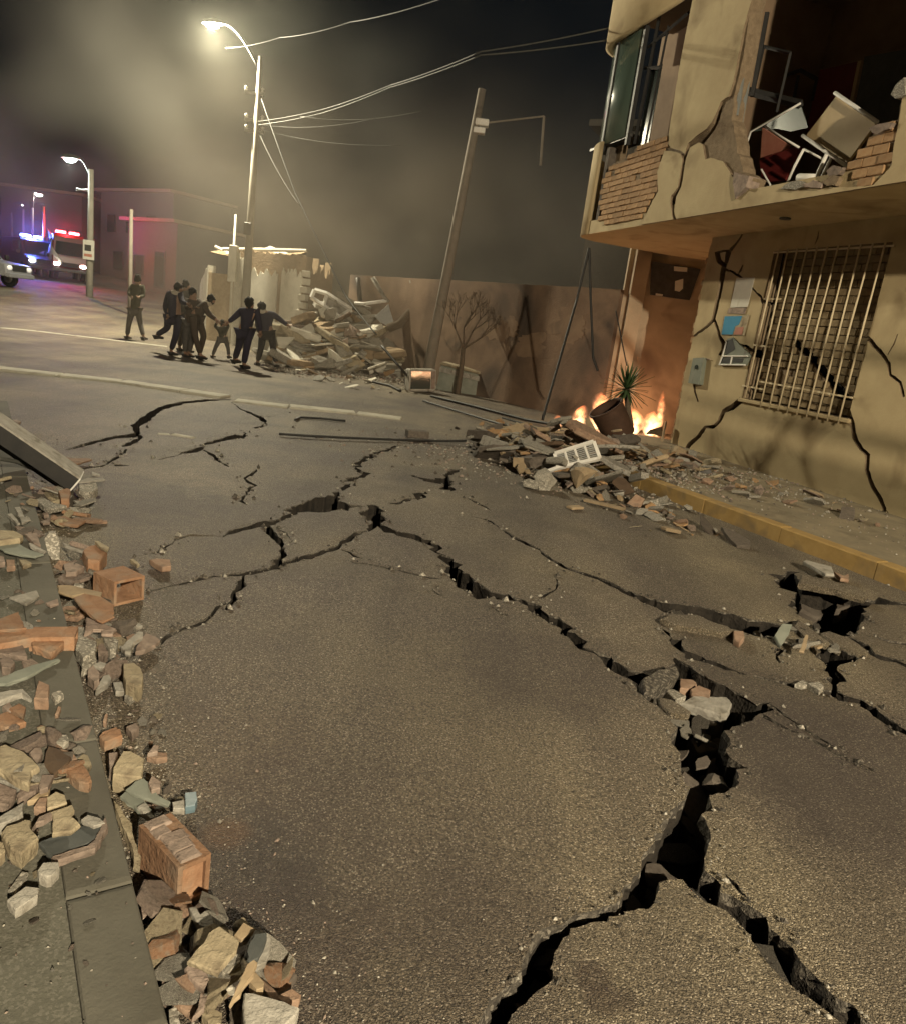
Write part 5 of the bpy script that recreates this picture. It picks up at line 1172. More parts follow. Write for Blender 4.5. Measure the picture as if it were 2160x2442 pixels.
# ---------- left: pavement and gutter pieces
HS, HR = 0.13, 0.0
gL6 = 'rubble heap at the near end of the left kerb'; gL5 = 'broken masonry pile on the left pavement'; gK = 'rubble along the foot of the left kerb'; gL4 = 'shards on the left pavement'; gT = 'debris by the fallen white beam'
near = [
 (L6, [(840, 520), (900, 560), (1035, 660), (1000, 770), (855, 940), (830, 975), (760, 960), (555, 880), (520, 870), (600, 770), (680, 690), (735, 580)], SAND, 'large sand-yellow plaster slab with a small nail hole, topmost of the nearest heap', .20, .035, gL6, 8),
 (L6, [(1075, 1180), (1160, 1180), (1330, 1225), (1480, 1270), (1620, 1330), (1590, 1400), (1480, 1500), (1080, 1520), (1065, 1300)], CONC_P, 'wide pale concrete slab with a round hole at the bottom of the nearest heap', .14, .09, gL6, 0),
 (L6, [(1190, 600), (1300, 585), (1300, 640), (1260, 760), (1215, 840), (1130, 880), (1090, 840), (1130, 700)], SLATE, 'dark grey slate shard lying on white plaster in the nearest heap', .15, .02, gL6, 10),
 (L6, [(1190, 560), (1320, 590), (1350, 650), (1330, 800), (1290, 880), (1200, 920), (1120, 900), (1080, 820), (1120, 680)], CONC_P, 'white plaster shard under the dark slate in the nearest heap', .125, .05, gL6, 10),
 (L6, [(1175, 845), (1205, 870), (1160, 1000), (1090, 1090), (1030, 1200), (930, 1310), (990, 1180), (1050, 1040), (1120, 890)], WOOD, 'long pointed wooden splinter leaning across the nearest heap', .21, .02, gL6, 12),
 (L6, [(540, 340), (600, 330), (650, 420), (700, 380), (775, 430), (780, 510), (740, 560), (640, 520), (600, 470)], CONC_P, 'angular white-grey shard behind the sand-yellow slab', .12, .05, gL6, 0),
 (L6, [(1075, 490), (1200, 560), (1050, 660), (985, 610)], WOOD, 'small tan board wedged behind the sand-yellow slab', .12, .03, gL6, 12),
 (L6, [(495, 940), (550, 880), (720, 970), (740, 1050), (690, 1170), (620, 1100), (540, 1020)], PINK, 'brownish plaster shard under the front edge of the sand-yellow slab', .145, .05, gL6, 0),
 (L6, [(420, 980), (500, 960), (580, 1050), (660, 1150), (560, 1180), (480, 1130), (405, 1080)], SLATE, 'dark green-grey shard left of the sand-yellow slab', .10, .05, gL6, -10),
 (L6, [(350, 1210), (460, 1190), (625, 1190), (620, 1380), (575, 1420), (430, 1300)], TERRA_D, 'dull terracotta tile piece at the foot of the nearest heap', .10, .03, gL6, 0),
 (L6, [(800, 1040), (720, 1200), (690, 1330), (575, 1420), (625, 1330), (650, 1190), (740, 1080)], PINK, 'thin curved tile edge in the nearest heap', .13, .03, gL6, 0),
 (L6, [(670, 1390), (780, 1330), (865, 1380), (850, 1480), (750, 1500)], SAND, 'knobbly mortar lump at the picture bottom of the nearest heap', .10, .07, gL6, 0),
 (L6, [(275, 1050), (330, 1040), (370, 1150), (330, 1230), (280, 1180)], PINK, 'small pink mortar piece touching the kerb in the nearest heap', .09, .06, gL6, 0),
 (L6, [(120, 500), (210, 460), (300, 520), (400, 660), (370, 700), (230, 590)], CONC, 'grey bar-shaped fragment beside the kerb in the nearest heap', .09, .05, gL6, 0),
 (L6, [(1400, 1210), (1550, 1140), (1640, 1200), (1620, 1240), (1510, 1280), (1410, 1240)], TERRA_D, 'brown cut brick end at the right rim of the nearest heap', .09, .05, gL6, 0),
 (L6, [(1250, 1150), (1400, 1000), (1530, 940), (1600, 1000), (1480, 1120), (1330, 1210)], DARKR, 'flat dark earthy slab at the right of the nearest heap', .05, .05, gL6, 0),
 (L6, [(340, 1340), (420, 1320), (460, 1500), (350, 1500)], CONC, 'grey concrete corner at the picture bottom against the kerb', .08, .07, gL6, 0),
 (L6, [(1180, 960), (1280, 1080), (1270, 1130), (1200, 1150), (1130, 1070)], WOOD, 'stubby tan wood block right of the splinter', .13, .05, gL6, 0),
 (L6, [(1000, 790), (1060, 800), (1040, 870), (900, 1000), (870, 1040), (860, 960)], CONC, 'blue-grey shard under the right side of the sand-yellow slab', .15, .03, gL6, 0),
 (L6, [(430, 440), (520, 410), (550, 440), (470, 520)], CONC_P, 'small oval white shard near the kerb above the nearest heap', .08, .03, gL6, 0),
 (L6, [(500, 520), (590, 470), (605, 520), (550, 570)], CONC_P, 'small square white shard above the nearest heap', .08, .03, gL6, 0),
 (L6, [(70, 340), (120, 360), (130, 420), (90, 460)], PINK, 'small rosy chip tight against the kerb', .06, .04, gL6, 0),
 (L6, [(150, 600), (200, 590), (240, 700), (200, 765), (170, 700)], TERRA_D, 'curved brown tile end against the kerb in the nearest heap', .07, .03, gL6, 0),
 (L6, [(870, 1050), (920, 1040), (990, 1130), (900, 1140)], CONC, 'triangular grey chip below the sand-yellow slab', .11, .04, gL6, 0),
 # pile on the pavement
 (L5, [(-40, 150), (40, 115), (200, 185), (270, 240), (330, 310), (270, 350), (245, 450), (130, 400), (-40, 300)], SAND, 'big cream plaster slab at the left edge of the pavement pile', HS + .10, .05, gL5, -6),
 (L5, [(-40, 325), (65, 360), (195, 470), (180, 480), (-40, 400)], CONC_P, 'narrow pale strip under the big cream slab', HS + .06, .04, gL5, 0),
 (L5, [(400, 135), (500, 155), (560, 210), (590, 220), (570, 270), (470, 350), (445, 370), (350, 290), (370, 220)], WOOD_D, 'brown four-sided tile piece at the top of the pavement pile', HS + .07, .05, gL5, 8),
 (L5, [(500, 155), (600, 180), (645, 250), (560, 300), (535, 290), (590, 215)], TERRA_D, 'tan rim piece beside the brown tile on the pavement pile', HS + .05, .05, gL5, 0),
 (L5, [(570, 320), (600, 290), (690, 280), (740, 350), (765, 420), (740, 445), (660, 430), (590, 380), (550, 340)], TERRA, 'bright orange clay lump at the right of the pavement pile', HS + .06, .06, gL5, 0),
 (L5, [(245, 190), (290, 145), (340, 145), (360, 190), (310, 290), (270, 230)], PINK, 'rounded rosy tile piece behind the big cream slab', HS + .07, .05, gL5, 0),
 (L5, [(645, 240), (690, 195), (730, 210), (760, 280), (740, 320), (700, 290)], SAND, 'crumbly tan corner right of the orange lump', HS + .04, .04, gL5, 0),
 (L5, [(-40, 430), (140, 490), (120, 560), (70, 620), (-40, 600)], PINK, 'reddish slab at the left edge under the cream slab', HS + .06, .05, gL5, 0),
 (L5, [(140, 540), (190, 470), (280, 440), (340, 450), (300, 500), (150, 580)], PINK, 'dark rosy sliver in the middle of the pavement pile', HS + .06, .05, gL5, 0),
 (L5, [(320, 480), (350, 370), (450, 370), (400, 480), (330, 500)], PINK, 'upright pinkish shard in the middle of the pavement pile', HS + .08, .04, gL5, 0),
 (L5, [(230, 590), (330, 520), (420, 490), (400, 540), (290, 580)], WOOD, 'slim tan sliver in the pavement pile', HS + .06, .03, gL5, 0),
 (L5, [(285, 640), (330, 565), (395, 560), (380, 640)], TERRA_D, 'small rosy cube in the pavement pile', HS + .08, .05, gL5, 0),
 (L5, [(390, 560), (470, 510), (540, 540), (560, 600), (490, 630), (395, 650)], SAND, 'yellow rounded plaster piece in the pavement pile', HS + .07, .04, gL5, 0),
 (L5, [(435, 860), (440, 720), (420, 680), (560, 630), (600, 615), (620, 660), (580, 700), (670, 780), (590, 840)], SAND, 'angular cream shard with a notch, front of the pavement pile', HS + .09, .03, gL5, 6),
 (L5, [(250, 850), (330, 720), (420, 680), (445, 700), (370, 750), (300, 770)], PINK, 'curved pink tile shard beside the notched cream shard', HS + .09, .03, gL5, 0),
 (L5, [(10, 850), (60, 800), (150, 770), (210, 740), (260, 750), (250, 800), (320, 900), (180, 1025), (90, 980)], SAND, 'thick crumbling beige lump at the front left of the pavement pile', HS + .09, .09, gL5, 0),
 (L5, [(320, 935), (500, 860), (670, 790), (760, 800), (870, 790), (800, 910), (640, 980), (430, 1060), (370, 980)], SLATE, 'rough dark mortar slab lying face down on the pavement', HS + .035, .04, gL5, 0),
 (L5, [(430, 1050), (640, 990), (730, 965), (790, 910), (850, 790), (885, 715), (895, 800), (800, 985), (730, 1005), (430, 1095)], PINK, 'long pink plaster rim along the dark mortar slab', HS + .045, .04, gL5, 0),
 (L5, [(680, 740), (730, 705), (830, 730), (870, 770), (780, 800)], CONC_P, 'white-grey chip at the tip of the dark mortar slab', HS + .05, .03, gL5, 0),
 (L5, [(315, 1165), (360, 1100), (490, 1095), (495, 1140), (430, 1210), (390, 1215), (330, 1190)], CONC_P, 'pale two-lobed stone in front of the pavement pile', HS + .07, .06, gL5, 0),
 (L5, [(70, 1330), (190, 1170), (240, 1180), (230, 1210), (110, 1350)], CONC, 'flat grey stick lying on the pavement in front of the pile', HS + .015, .015, gL5, 0),
 (L5, [(-40, 740), (130, 640), (200, 600), (190, 680), (90, 750), (-40, 800)], CONC_P, 'layered pale slab at the left edge of the pavement pile', HS + .07, .06, gL5, 0),
 (L5, [(470, 100), (480, 40), (560, 40), (575, 90), (530, 110)], CONC, 'lone grey stone on the pavement behind the pile', HS + .05, .05, gL5, 0),
 (L5, [(-30, 920), (30, 930), (45, 1000), (10, 1040), (-30, 1020)], SAND, 'cream lump cut by the left picture edge', HS + .07, .06, gL5, 0),
 (Z7, [(40, 1180), (150, 1100), (225, 1110), (215, 1150), (90, 1235)], CONC_P, 'pale grey rod-like stone low on the left pavement', HS + .05, .05, gL4, 0),
 # gutter beside it
 (L5, [(940, 320), (1030, 170), (1090, 170), (1195, 240), (1180, 390), (940, 370)], SAND, 'square pinkish-beige building block against the kerb', .14, .13, gK, 6),
 (L5, [(905, 190), (975, 180), (940, 300), (910, 330)], PINK, 'narrow mortar piece left of the square beige block', .11, .08, gK, 0),
 (L5, [(1225, 200), (1280, 125), (1320, 130), (1310, 180)], PINK, 'small pale pink tile leaning behind the square beige block', .10, .03, gK, 0),
 (L5, [(1220, 220), (1310, 185), (1390, 190), (1390, 225), (1300, 240)], TERRA_D, 'flat salmon tile behind the square beige block', .05, .04, gK, 0),
 (L5, [(830, 60), (950, 0), (1000, -10), (1015, 45), (870, 105)], TERRA, 'orange brick half lying by the kerb', .07, .07, gK, 0),
 (L5, [(1000, 420), (1040, 385), (1140, 395), (1100, 440), (1030, 465)], SAND, 'pinkish flake in front of the square beige block', .08, .03, gK, 0),
 (L5, [(1045, 500), (1120, 430), (1190, 400), (1230, 440), (1330, 560), (1420, 600), (1400, 625), (1250, 580), (1110, 530)], GREENG, 'long grey-green board behind the ridged brick', .12, .02, gK, 6),
 (L5, [(1000, 550), (1040, 510), (1190, 580), (1230, 620), (1290, 720), (1250, 745), (1140, 660)], GREENG, 'second grey-green board, dipping towards the kerb', .09, .02, gK, 0),
 (L5, [(1140, 640), (1200, 600), (1235, 630), (1230, 660), (1290, 730), (1250, 740)], CONC_P, 'white wedge on the grey-green boards', .10, .03, gK, 0),
 (L5, [(1440, 650), (1430, 600), (1530, 580), (1535, 655)], CONC_P, 'pale square chip at the end of the grey-green board', .08, .04, gK, 0),
 (L5, [(1535, 520), (1630, 510), (1640, 580), (1620, 625), (1540, 640)], BLUEG, 'blue-grey plastic shard right of the grey-green boards', .07, .05, gK, 0),
 (L5, [(1230, 440), (1260, 380), (1340, 430), (1330, 480), (1260, 500)], PINK, 'pinkish crumb on the grey-green board', .14, .04, gK, 0),
 (L5, [(945, 580), (1010, 640), (1030, 710), (1090, 770), (1130, 930), (1180, 1020), (1170, 1150), (1120, 1110), (1100, 960), (1050, 840), (1010, 800), (960, 650)], SAND, 'long knobbly bone-pale stick between kerb and ridged brick', .06, .05, gK, 0),
 # gutter, next stretch up
 (L4, [(750, 360), (860, 320), (1050, 360), (1170, 440), (1175, 520), (1120, 500), (1170, 560), (1050, 620), (1000, 600), (880, 500), (800, 430)], TERRA, 'broad orange-tan broken tile leaning on the kerb rubble', .20, .025, gK, 4),
 (L4, [(590, 235), (750, 240), (870, 270), (1050, 310), (1040, 360), (860, 320), (750, 345), (600, 300)], WOOD, 'tan board behind the orange-tan tile', .15, .03, gK, 0),
 (L4, [(890, 560), (1000, 610), (1200, 690), (1160, 740), (1040, 740), (1050, 690), (960, 690), (870, 740)], PINK, 'notched greyish plaster shard below the orange-tan tile', .14, .03, gK, 0),
 (L4, [(795, 760), (830, 750), (1000, 810), (980, 920), (850, 990), (780, 890)], CONC, 'hexagonal grey-brown concrete lump by the kerb', .12, .10, gK, 0),
 (L4, [(1240, 880), (1300, 810), (1430, 715), (1470, 720), (1470, 760), (1370, 820), (1340, 940), (1290, 930)], CONC_P, 'bone-shaped white plaster piece in the kerb rubble', .10, .04, gK, 0),
 (L4, [(1400, 870), (1500, 720), (1600, 760), (1650, 800), (1600, 850), (1500, 900), (1390, 920)], PINK, 'fan-shaped rosy shard at the end of a road crack', .06, .04, gK, 0),
 (L4, [(1270, 1045), (1380, 1035), (1440, 1080), (1475, 1150), (1470, 1260), (1420, 1290), (1300, 1240), (1270, 1160)], SAND, 'rounded cream block standing free of the kerb rubble', .12, .12, gK, 0),
 (L4, [(980, 1320), (1060, 1170), (1120, 1155), (1145, 1190), (1110, 1240)], CONC_P, 'pale wedge pointing at the kerb', .06, .05, gK, 0),
 (L4, [(1165, 1230), (1250, 1230), (1305, 1290), (1280, 1330), (1190, 1330)], CONC_P, 'white flat chip between wedge and cream block', .04, .04, gK, 0),
 (L4, [(1280, 1370), (1380, 1290), (1420, 1340), (1340, 1415)], CONC, 'grey stone under the rounded cream block', .05, .05, gK, 0),
 (L4, [(900, 1100), (960, 1060), (1030, 1140), (1020, 1210), (970, 1230), (900, 1170)], PINK, 'rosy lump by the kerb above the pale wedge', .09, .07, gK, 0),
 (L4, [(960, 1060), (1030, 1020), (1120, 1050), (1050, 1090)], CONC_P, 'small white oval chip above the rosy lump', .07, .03, gK, 0),
 (L4, [(840, 1050), (960, 950), (1000, 1000), (900, 1090), (840, 1120)], CONC, 'grey-tan splintered lump touching the kerb', .08, .05, gK, 0),
 (L4, [(1050, 750), (1120, 735), (1220, 800), (1200, 890), (1130, 900), (1100, 850)], CONC, 'grey lump left of the bone-shaped piece', .10, .08, gK, 0),
 (L4, [(1010, 850), (1060, 830), (1110, 920), (1060, 975), (1010, 950)], PINK, 'tan lump right of the hexagonal concrete', .08, .08, gK, 0),
 (L4, [(590, 170), (640, 120), (800, 150), (720, 240)], PINK, 'flat mauve shard against the kerb left of the open brick', .08, .05, gK, 0),
 (L4, [(650, 20), (760, 0), (870, 40), (790, 100), (680, 110)], PINK, 'mauve mortar lump with a dent, left of the open brick', .11, .09, gK, 0),
 (L4, [(760, 240), (780, 200), (870, 210), (860, 250)], CONC, 'small grey chip left of the open brick', .07, .04, gK, 0),
 (L4, [(1025, 1785), (1060, 1740), (1200, 1690), (1255, 1770), (1100, 1830)], TERRA, 'orange brick fragment alone by the kerb', .06, .06, gK, 0),
 (L4, [(1300, 1690), (1400, 1650), (1430, 1700), (1360, 1770)], PINK, 'rosy stone beside the lone orange brick fragment', .06, .06, gK, 0),
 (L4, [(1060, 1640), (1080, 1560), (1110, 1555), (1095, 1650)], TERRA_D, 'finger of broken brick above the lone orange fragment', .05, .04, gK, 0),
 (L4, [(1300, 620), (1380, 600), (1470, 650), (1400, 680)], CONC_P, 'pale crust behind the bone-shaped piece', .05, .03, gK, 0),
 # pavement shards
 (L4, [(100, 360), (380, 290), (410, 345), (275, 430)], CONC_P, 'flat white arrow-shaped shard on the left pavement', HS + .03, .02, gL4, 0),
 (L4, [(470, 420), (600, 375), (605, 420), (520, 450)], PINK, 'thin pink flake at the pavement edge', HS + .03, .02, gL4, 0),
 (L4, [(-30, 590), (190, 510), (255, 660), (280, 680), (-30, 700)], TERRA, 'orange clay panel at the left edge of the pavement', HS + .10, .03, gL4, 0),
 (L4, [(-30, 705), (140, 690), (530, 680), (550, 740), (310, 790), (-30, 850)], TERRA, 'long orange-brown clay channel brick on the pavement', HS + .08, .07, gL4, 0),
 (L4, [(315, 780), (600, 765), (650, 740), (665, 830), (540, 930), (330, 860)], TERRA, 'hollow orange brick end broken open on the pavement', HS + .06, .06, gL4, 0),
 (L4, [(-30, 880), (240, 850), (290, 970), (160, 960), (-30, 930)], PINK, 'rosy slab in front of the orange clay channel', HS + .05, .04, gL4, 0),
 (L4, [(-30, 1250), (60, 1250), (280, 1170), (625, 1000), (610, 988), (350, 1050), (-30, 1200)], GREENG, 'long grey-green lath lying across the pavement', HS + .04, .02, gL4, 0),
 (L4, [(-30, 1340), (240, 1300), (330, 1390), (230, 1340), (-30, 1430)], CONC_P, 'pale branching plaster piece left of the terracotta cube', HS + .07, .04, gL4, 0),
 (L4, [(350, 1400), (400, 1210), (510, 1260), (500, 1400)], TERRA_D, 'dusty terracotta cube on the pavement', HS + .08, .08, gL4, 0),
 (L4, [(530, 1350), (620, 1310), (660, 1360), (570, 1420)], CONC, 'grey stone right of the dusty terracotta cube', HS + .04, .04, gL4, 0),
 (L4, [(-30, 1570), (80, 1530), (275, 1640), (50, 1700), (-30, 1670)], TERRA, 'orange wedge-shaped tile low on the pavement', HS + .05, .04, gL4, 0),
 (L4, [(100, 1500), (200, 1450), (270, 1490), (240, 1600)], TERRA, 'small orange tile above the orange wedge', HS + .06, .04, gL4, 0),
 (L4, [(30, 1480), (100, 1440), (150, 1520), (90, 1540)], PINK, 'rosy crumb above the orange wedge', HS + .05, .05, gL4, 0),
 (L4, [(0, 1000), (90, 960), (160, 1030), (110, 1090), (20, 1080)], PINK, 'cluster-like rosy lump under the grey-green lath', HS + .06, .06, gL4, 0),
 (L4, [(565, 1570), (600, 1480), (630, 1490), (600, 1580)], TERRA_D, 'small salmon brick stub on the pavement', HS + .03, .03, gL4, 0),
 (L4, [(390, 1700), (450, 1680), (495, 1700), (470, 1735)], SAND, 'small cream stone near the pavement edge', HS + .03, .03, gL4, 0),
 # farther up by the white beam
 (L3, [(665, 580), (800, 600), (960, 600), (1000, 610), (870, 650), (780, 670)], TERRA_D, 'salmon tile just beyond the end of the white beam', .06, .03, gT, 0),
 (L3, [(850, 880), (1040, 860), (1060, 920), (960, 970), (860, 950)], CONC, 'olive-grey concrete block right of the white beam end', .12, .12, gT, 0),
 (L3, [(850, 850), (950, 810), (1120, 810), (1135, 830), (960, 850)], CONC_P, 'pale flakes on the olive-grey block', .14, .02, gT, 0),
 (L3, [(990, 745), (1080, 770), (1080, 785), (995, 765)], CONC_P, 'small white chip behind the olive-grey block', .04, .03, gT, 0),
 (L3, [(635, 950), (720, 920), (765, 930), (750, 1035), (660, 1035)], TERRA, 'small orange cube under the white beam end', .15, .12, gT, 0),
 (L3, [(795, 1050), (960, 1075), (960, 1095), (840, 1090)], CONC_P, 'bright white lath beside the small orange cube', .07, .03, gT, 0),
 (L3, [(390, 1040), (450, 1010), (580, 1080), (720, 1110), (540, 1150), (480, 1130)], CONC, 'grey-brown slab between white beam and kerb', .12, .06, gT, 0),
 (L3, [(690, 1130), (930, 1110), (940, 1170), (850, 1200), (720, 1180)], CONC, 'flat grey slab under the bright white lath', .05, .05, gT, 0),
 (L3, [(565, 1230), (700, 1220), (830, 1280), (930, 1270), (850, 1320), (600, 1290)], TERRA, 'long orange tile strip near the kerb, beyond the grey post', .07, .04, gT, 0),
 (L3, [(990, 1275), (1160, 1265), (1160, 1285), (1000, 1290)], TERRA_D, 'thin salmon strip lying on the road', .03, .02, gT, 0),
 (L3, [(440, 1280), (560, 1240), (540, 1290), (470, 1300)], PINK, 'rosy flake by the long orange tile strip', .06, .03, gT, 0),
 (L3, [(460, 1190), (520, 1180), (530, 1210), (480, 1220)], PINK, 'rosy crumb at the kerb near the long orange tile strip', .08, .04, gT, 0),
 (L3, [(890, 1600), (970, 1540), (1060, 1520), (1155, 1590), (1080, 1700), (950, 1690)], TERRA, 'orange-brown brick cube behind the open brick', .17, .16, gK, 0),
 (L3, [(1025, 1490), (1060, 1485), (1180, 1560), (1165, 1590), (1090, 1560)], SAND, 'cream chip resting on the orange-brown cube', .20, .03, gK, 0),
 (L3, [(670, 1510), (910, 1590), (900, 1605), (700, 1540)], CONC_P, 'thin white rod between grey post and orange-brown cube', .13, .02, gK, 0),
 (L3, [(720, 1600), (750, 1565), (870, 1620), (860, 1680)], CONC, 'grey flat piece left of the orange-brown cube', .10, .05, gK, 0),
 (L3, [(1405, 1690), (1440, 1680), (1510, 1740), (1480, 1750)], SAND, 'cream oval chip alone on the road', .04, .04, gT, 0),
 (L3, [(1610, 1690), (1690, 1680), (1840, 1690), (1850, 1760), (1750, 1775)], TERRA_D, 'brown brick chunk alone on the road', .06, .06, gT, 0),
 (L3, [(-60, 60), (100, 160), (150, 230), (170, 260), (-60, 250)], SAND, 'beige lump at the left picture edge behind the white beam', .3, .3, gT, 0),
 (L3, [(140, 190), (180, 180), (230, 205), (190, 220)], PINK, 'rosy chip behind the white beam', .05, .05, gT, 0),
 (L3, [(160, 1130), (220, 1120), (270, 1250), (340, 1260), (240, 1300)], CONC_P, 'boomerang-shaped pale shard on the far pavement', HS + .05, .03, gL4, 0),
 (L3, [(80, 1200), (130, 1190), (220, 1300), (190, 1310)], CONC_P, 'narrow pale shard left of the boomerang shard', HS + .05, .03, gL4, 0),
 (L3, [(-30, 1370), (160, 1380), (250, 1430), (220, 1460), (-30, 1495)], SAND, 'rounded tan roof tile at the left edge of the far pavement', HS + .09, .07, gL4, 0),
 (L3, [(270, 1410), (400, 1400), (440, 1530), (370, 1510)], PINK, 'mauve slab beside the pavement edge', HS + .05, .04, gL4, 0),
 (L3, [(310, 1510), (350, 1520), (500, 1600), (480, 1612), (330, 1550)], CONC_P, 'white lath at the pavement edge', HS + .06, .02, gL4, 0),
 (L3, [(-30, 1550), (180, 1510), (330, 1590), (480, 1630), (390, 1660), (230, 1640), (50, 1600)], GREENG, 'wavy grey-green sheet on the far pavement', HS + .05, .02, gL4, 0),
 (L3, [(70, 1690), (160, 1690), (170, 1760), (80, 1770)], TERRA_D, 'salmon tile stub on the far pavement', HS + .05, .05, gL4, 0),
 (L3, [(210, 1690), (280, 1690), (345, 1725), (250, 1760)], SAND, 'cream tile stub on the far pavement', HS + .05, .04, gL4, 0),
 (L3, [(-30, 1640), (50, 1660), (60, 1720), (-30, 1730)], PINK, 'rosy tile stub at the left edge of the far pavement', HS + .05, .05, gL4, 0),
]
for fr, pl, mat, lab, z, th, grp, tl in near:
    zb = HS if z > HS and grp in (gL5, gL4) else 0.0
    piece(fr, pl, mat, lab, z=zb + (z - zb) * .72, th=max(.014, th * .55), tilt=tl, yaw=random.uniform(-60, 60), warp=random.uniform(-.06, .06))

# hollow clay bricks
def hollow_brick(name, M, L_, w, h, label, holes=(3, 2), mat=TERRA, slots=0, closed=False):
    e = empty(name, M=M); tag(e, label, 'brick', 'hollow clay bricks')
    t = 0.014; mb = MB()
    mb.box((-L_ / 2, -w / 2, 0), (L_ / 2, -w / 2 + t, h)).box((-L_ / 2, w / 2 - t, 0), (L_ / 2, w / 2, h))
    mb.box((-L_ / 2, -w / 2 + t + .0005, 0), (L_ / 2, w / 2 - t - .0005, t)); mb.box((-L_ / 2, -w / 2 + t + .0005, h - t), (L_ / 2, w / 2 - t - .0005, h))
    mb.v = [(x + .004 * noise.noise(Vector((x * 20, y * 20, z * 20))), y, z + .004 * noise.noise(Vector((x * 20, y * 20, z * 20 + 5)))) for x, y, z in mb.v]
    mb.build('shell', mat, e)
    web = MB()
    for i in range(1, holes[0]):
        y = -w / 2 + w * i / holes[0]; web.box((-L_ / 2 + .006, y - .005, t + .001), (L_ / 2 - .006, y + .005, h - t - .001))
    web.build('web', mat, e)
    if closed: MB().box((-L_ / 2 + .012, -w / 2 + t, t), (L_ / 2 - .010, w / 2 - t, h - t)).build('clay_core', TERRA, e)
    for i in range(slots):
        x = -L_ / 2 + L_ * (i + .7) / (slots + .4)
        rd_ = MB().box((x - .021, -w / 2 + random.uniform(.004, .016), h - .001), (x + .021, w / 2 - random.uniform(.004, .05), h + random.uniform(.007, .013)), bev=.005); rd_.v = [(a_ + random.uniform(-.003, .003), b_ + random.uniform(-.004, .004), c_ + random.uniform(-.002, .002)) for a_, b_, c_ in rd_.v]; rd_.build('ridge', PINK, e)
    return e
def brick_at(fr, x, y, z, yaw, tx=0, ty=0): return Matrix.Translation(ground(*fr(x, y), z)) @ Matrix.Rotation(math.radians(yaw), 4, 'Z') @ Matrix.Rotation(math.radians(tx), 4, 'X') @ Matrix.Rotation(math.radians(ty), 4, 'Y')
def brick_from(fr, A, B, D, h, zb=0.0):
    a, b, d = (ground(*fr(*q), h + zb) for q in (A, B, D)); u = d - a; L_ = u.length; u.normalize(); v = (b - a); w = abs(v.dot(Vector((-u.y, u.x, 0)))); vv = Vector((-u.y, u.x, 0))
    if v.dot(vv) < 0: vv = -vv; 
    if u.cross(vv).z < 0: u = -u
    c = a + (d - a) / 2 + vv * (w / 2); c.z = zb
    return Matrix.Translation(c) @ Matrix(((u.x, vv.x, 0, 0), (u.y, vv.y, 0, 0), (0, 0, 1, 0), (0, 0, 0, 1))), L_, w
M_, l_, w_ = brick_from(L5, (1155, 795), (1430, 700), (1480, 1150), .13)
hollow_brick('hollow_brick', M_, l_, w_, .13, 'largest orange hollow brick with ridged top, beside the near kerb', (1, 1), TERRA, 5, closed=True)
M_, l_, w_ = brick_from(L4, (960, 105), (1290, 50), (1180, 210), .13)
hollow_brick('hollow_brick', M_, l_, w_, .13, 'open-ended brown hollow brick lying against the kerb rubble', (1, 1), TERRA, 0)
hollow_brick('hollow_brick', brick_at(L4, 560, 860, HS + .0, 20, 0, 0), .16, .1, .06, 'small broken hollow brick on the left pavement', (2, 1), TERRA, 0)
# grey standing slab by the kerb
piece(L3, [(480, 1470), (530, 1400), (600, 1405), (650, 1490), (650, 1700), (570, 1710), (490, 1600)], CONC, 'grey concrete post stub standing against the kerb', base=(570, 1700), tilt=10, th=.12, name='post_stub', cat='post')

# fallen white steel beam
b0 = ground(*L3(790, 880), .06); b1 = ground(*L3(0, 345), .40); ax = (b1 - b0); b1 = b0 + ax.normalized() * 2.6; ax = (b1 - b0).normalized()
sd = ax.cross(Vector((0, 0, 1))).normalized(); up = sd.cross(ax)
bmx = Matrix.Translation(b0) @ Matrix(((ax.x, sd.x, up.x, 0), (ax.y, sd.y, up.y, 0), (ax.z, sd.z, up.z, 0), (0, 0, 0, 1)))
bm_e = empty('steel_beam', M=bmx); tag(bm_e, 'fallen white steel channel beam poking in from the left edge', 'beam')
MB().box((0, -.14, .09), (2.4, .14, .103)).build('top_flange', CONC_P, bm_e); MB().box((0, -.14, -.02), (2.4, -.128, .089)).build('side_flange', BLACKP, bm_e); MB().box((0, .128, -.12), (2.4, .14, .089)).build('side_flange', BLACKP, bm_e)
MB().box((-.012, -.13, -.1), (.0, .13, .095), bev=.003).build('end_plate', WHITEP, bm_e); MB().box((.95, -.15, .106), (1.6, .15, .125), bev=.004).build('splice_plate', CONC, bm_e)
for x in (.75, .85): MB().box((x - .05, -.03, .1035), (x + .05, -.01, .106)).build('slot', BLACKP, bm_e)
cable([ground(*L3(-20, 600), .25), ground(*L3(200, 640), .2), ground(*L3(420, 740), .1), ground(*L3(720, 910), .03)], .018, WIRE, 'pale bent pipe under the fallen white beam', 0, 'bent_pipe', n=6)

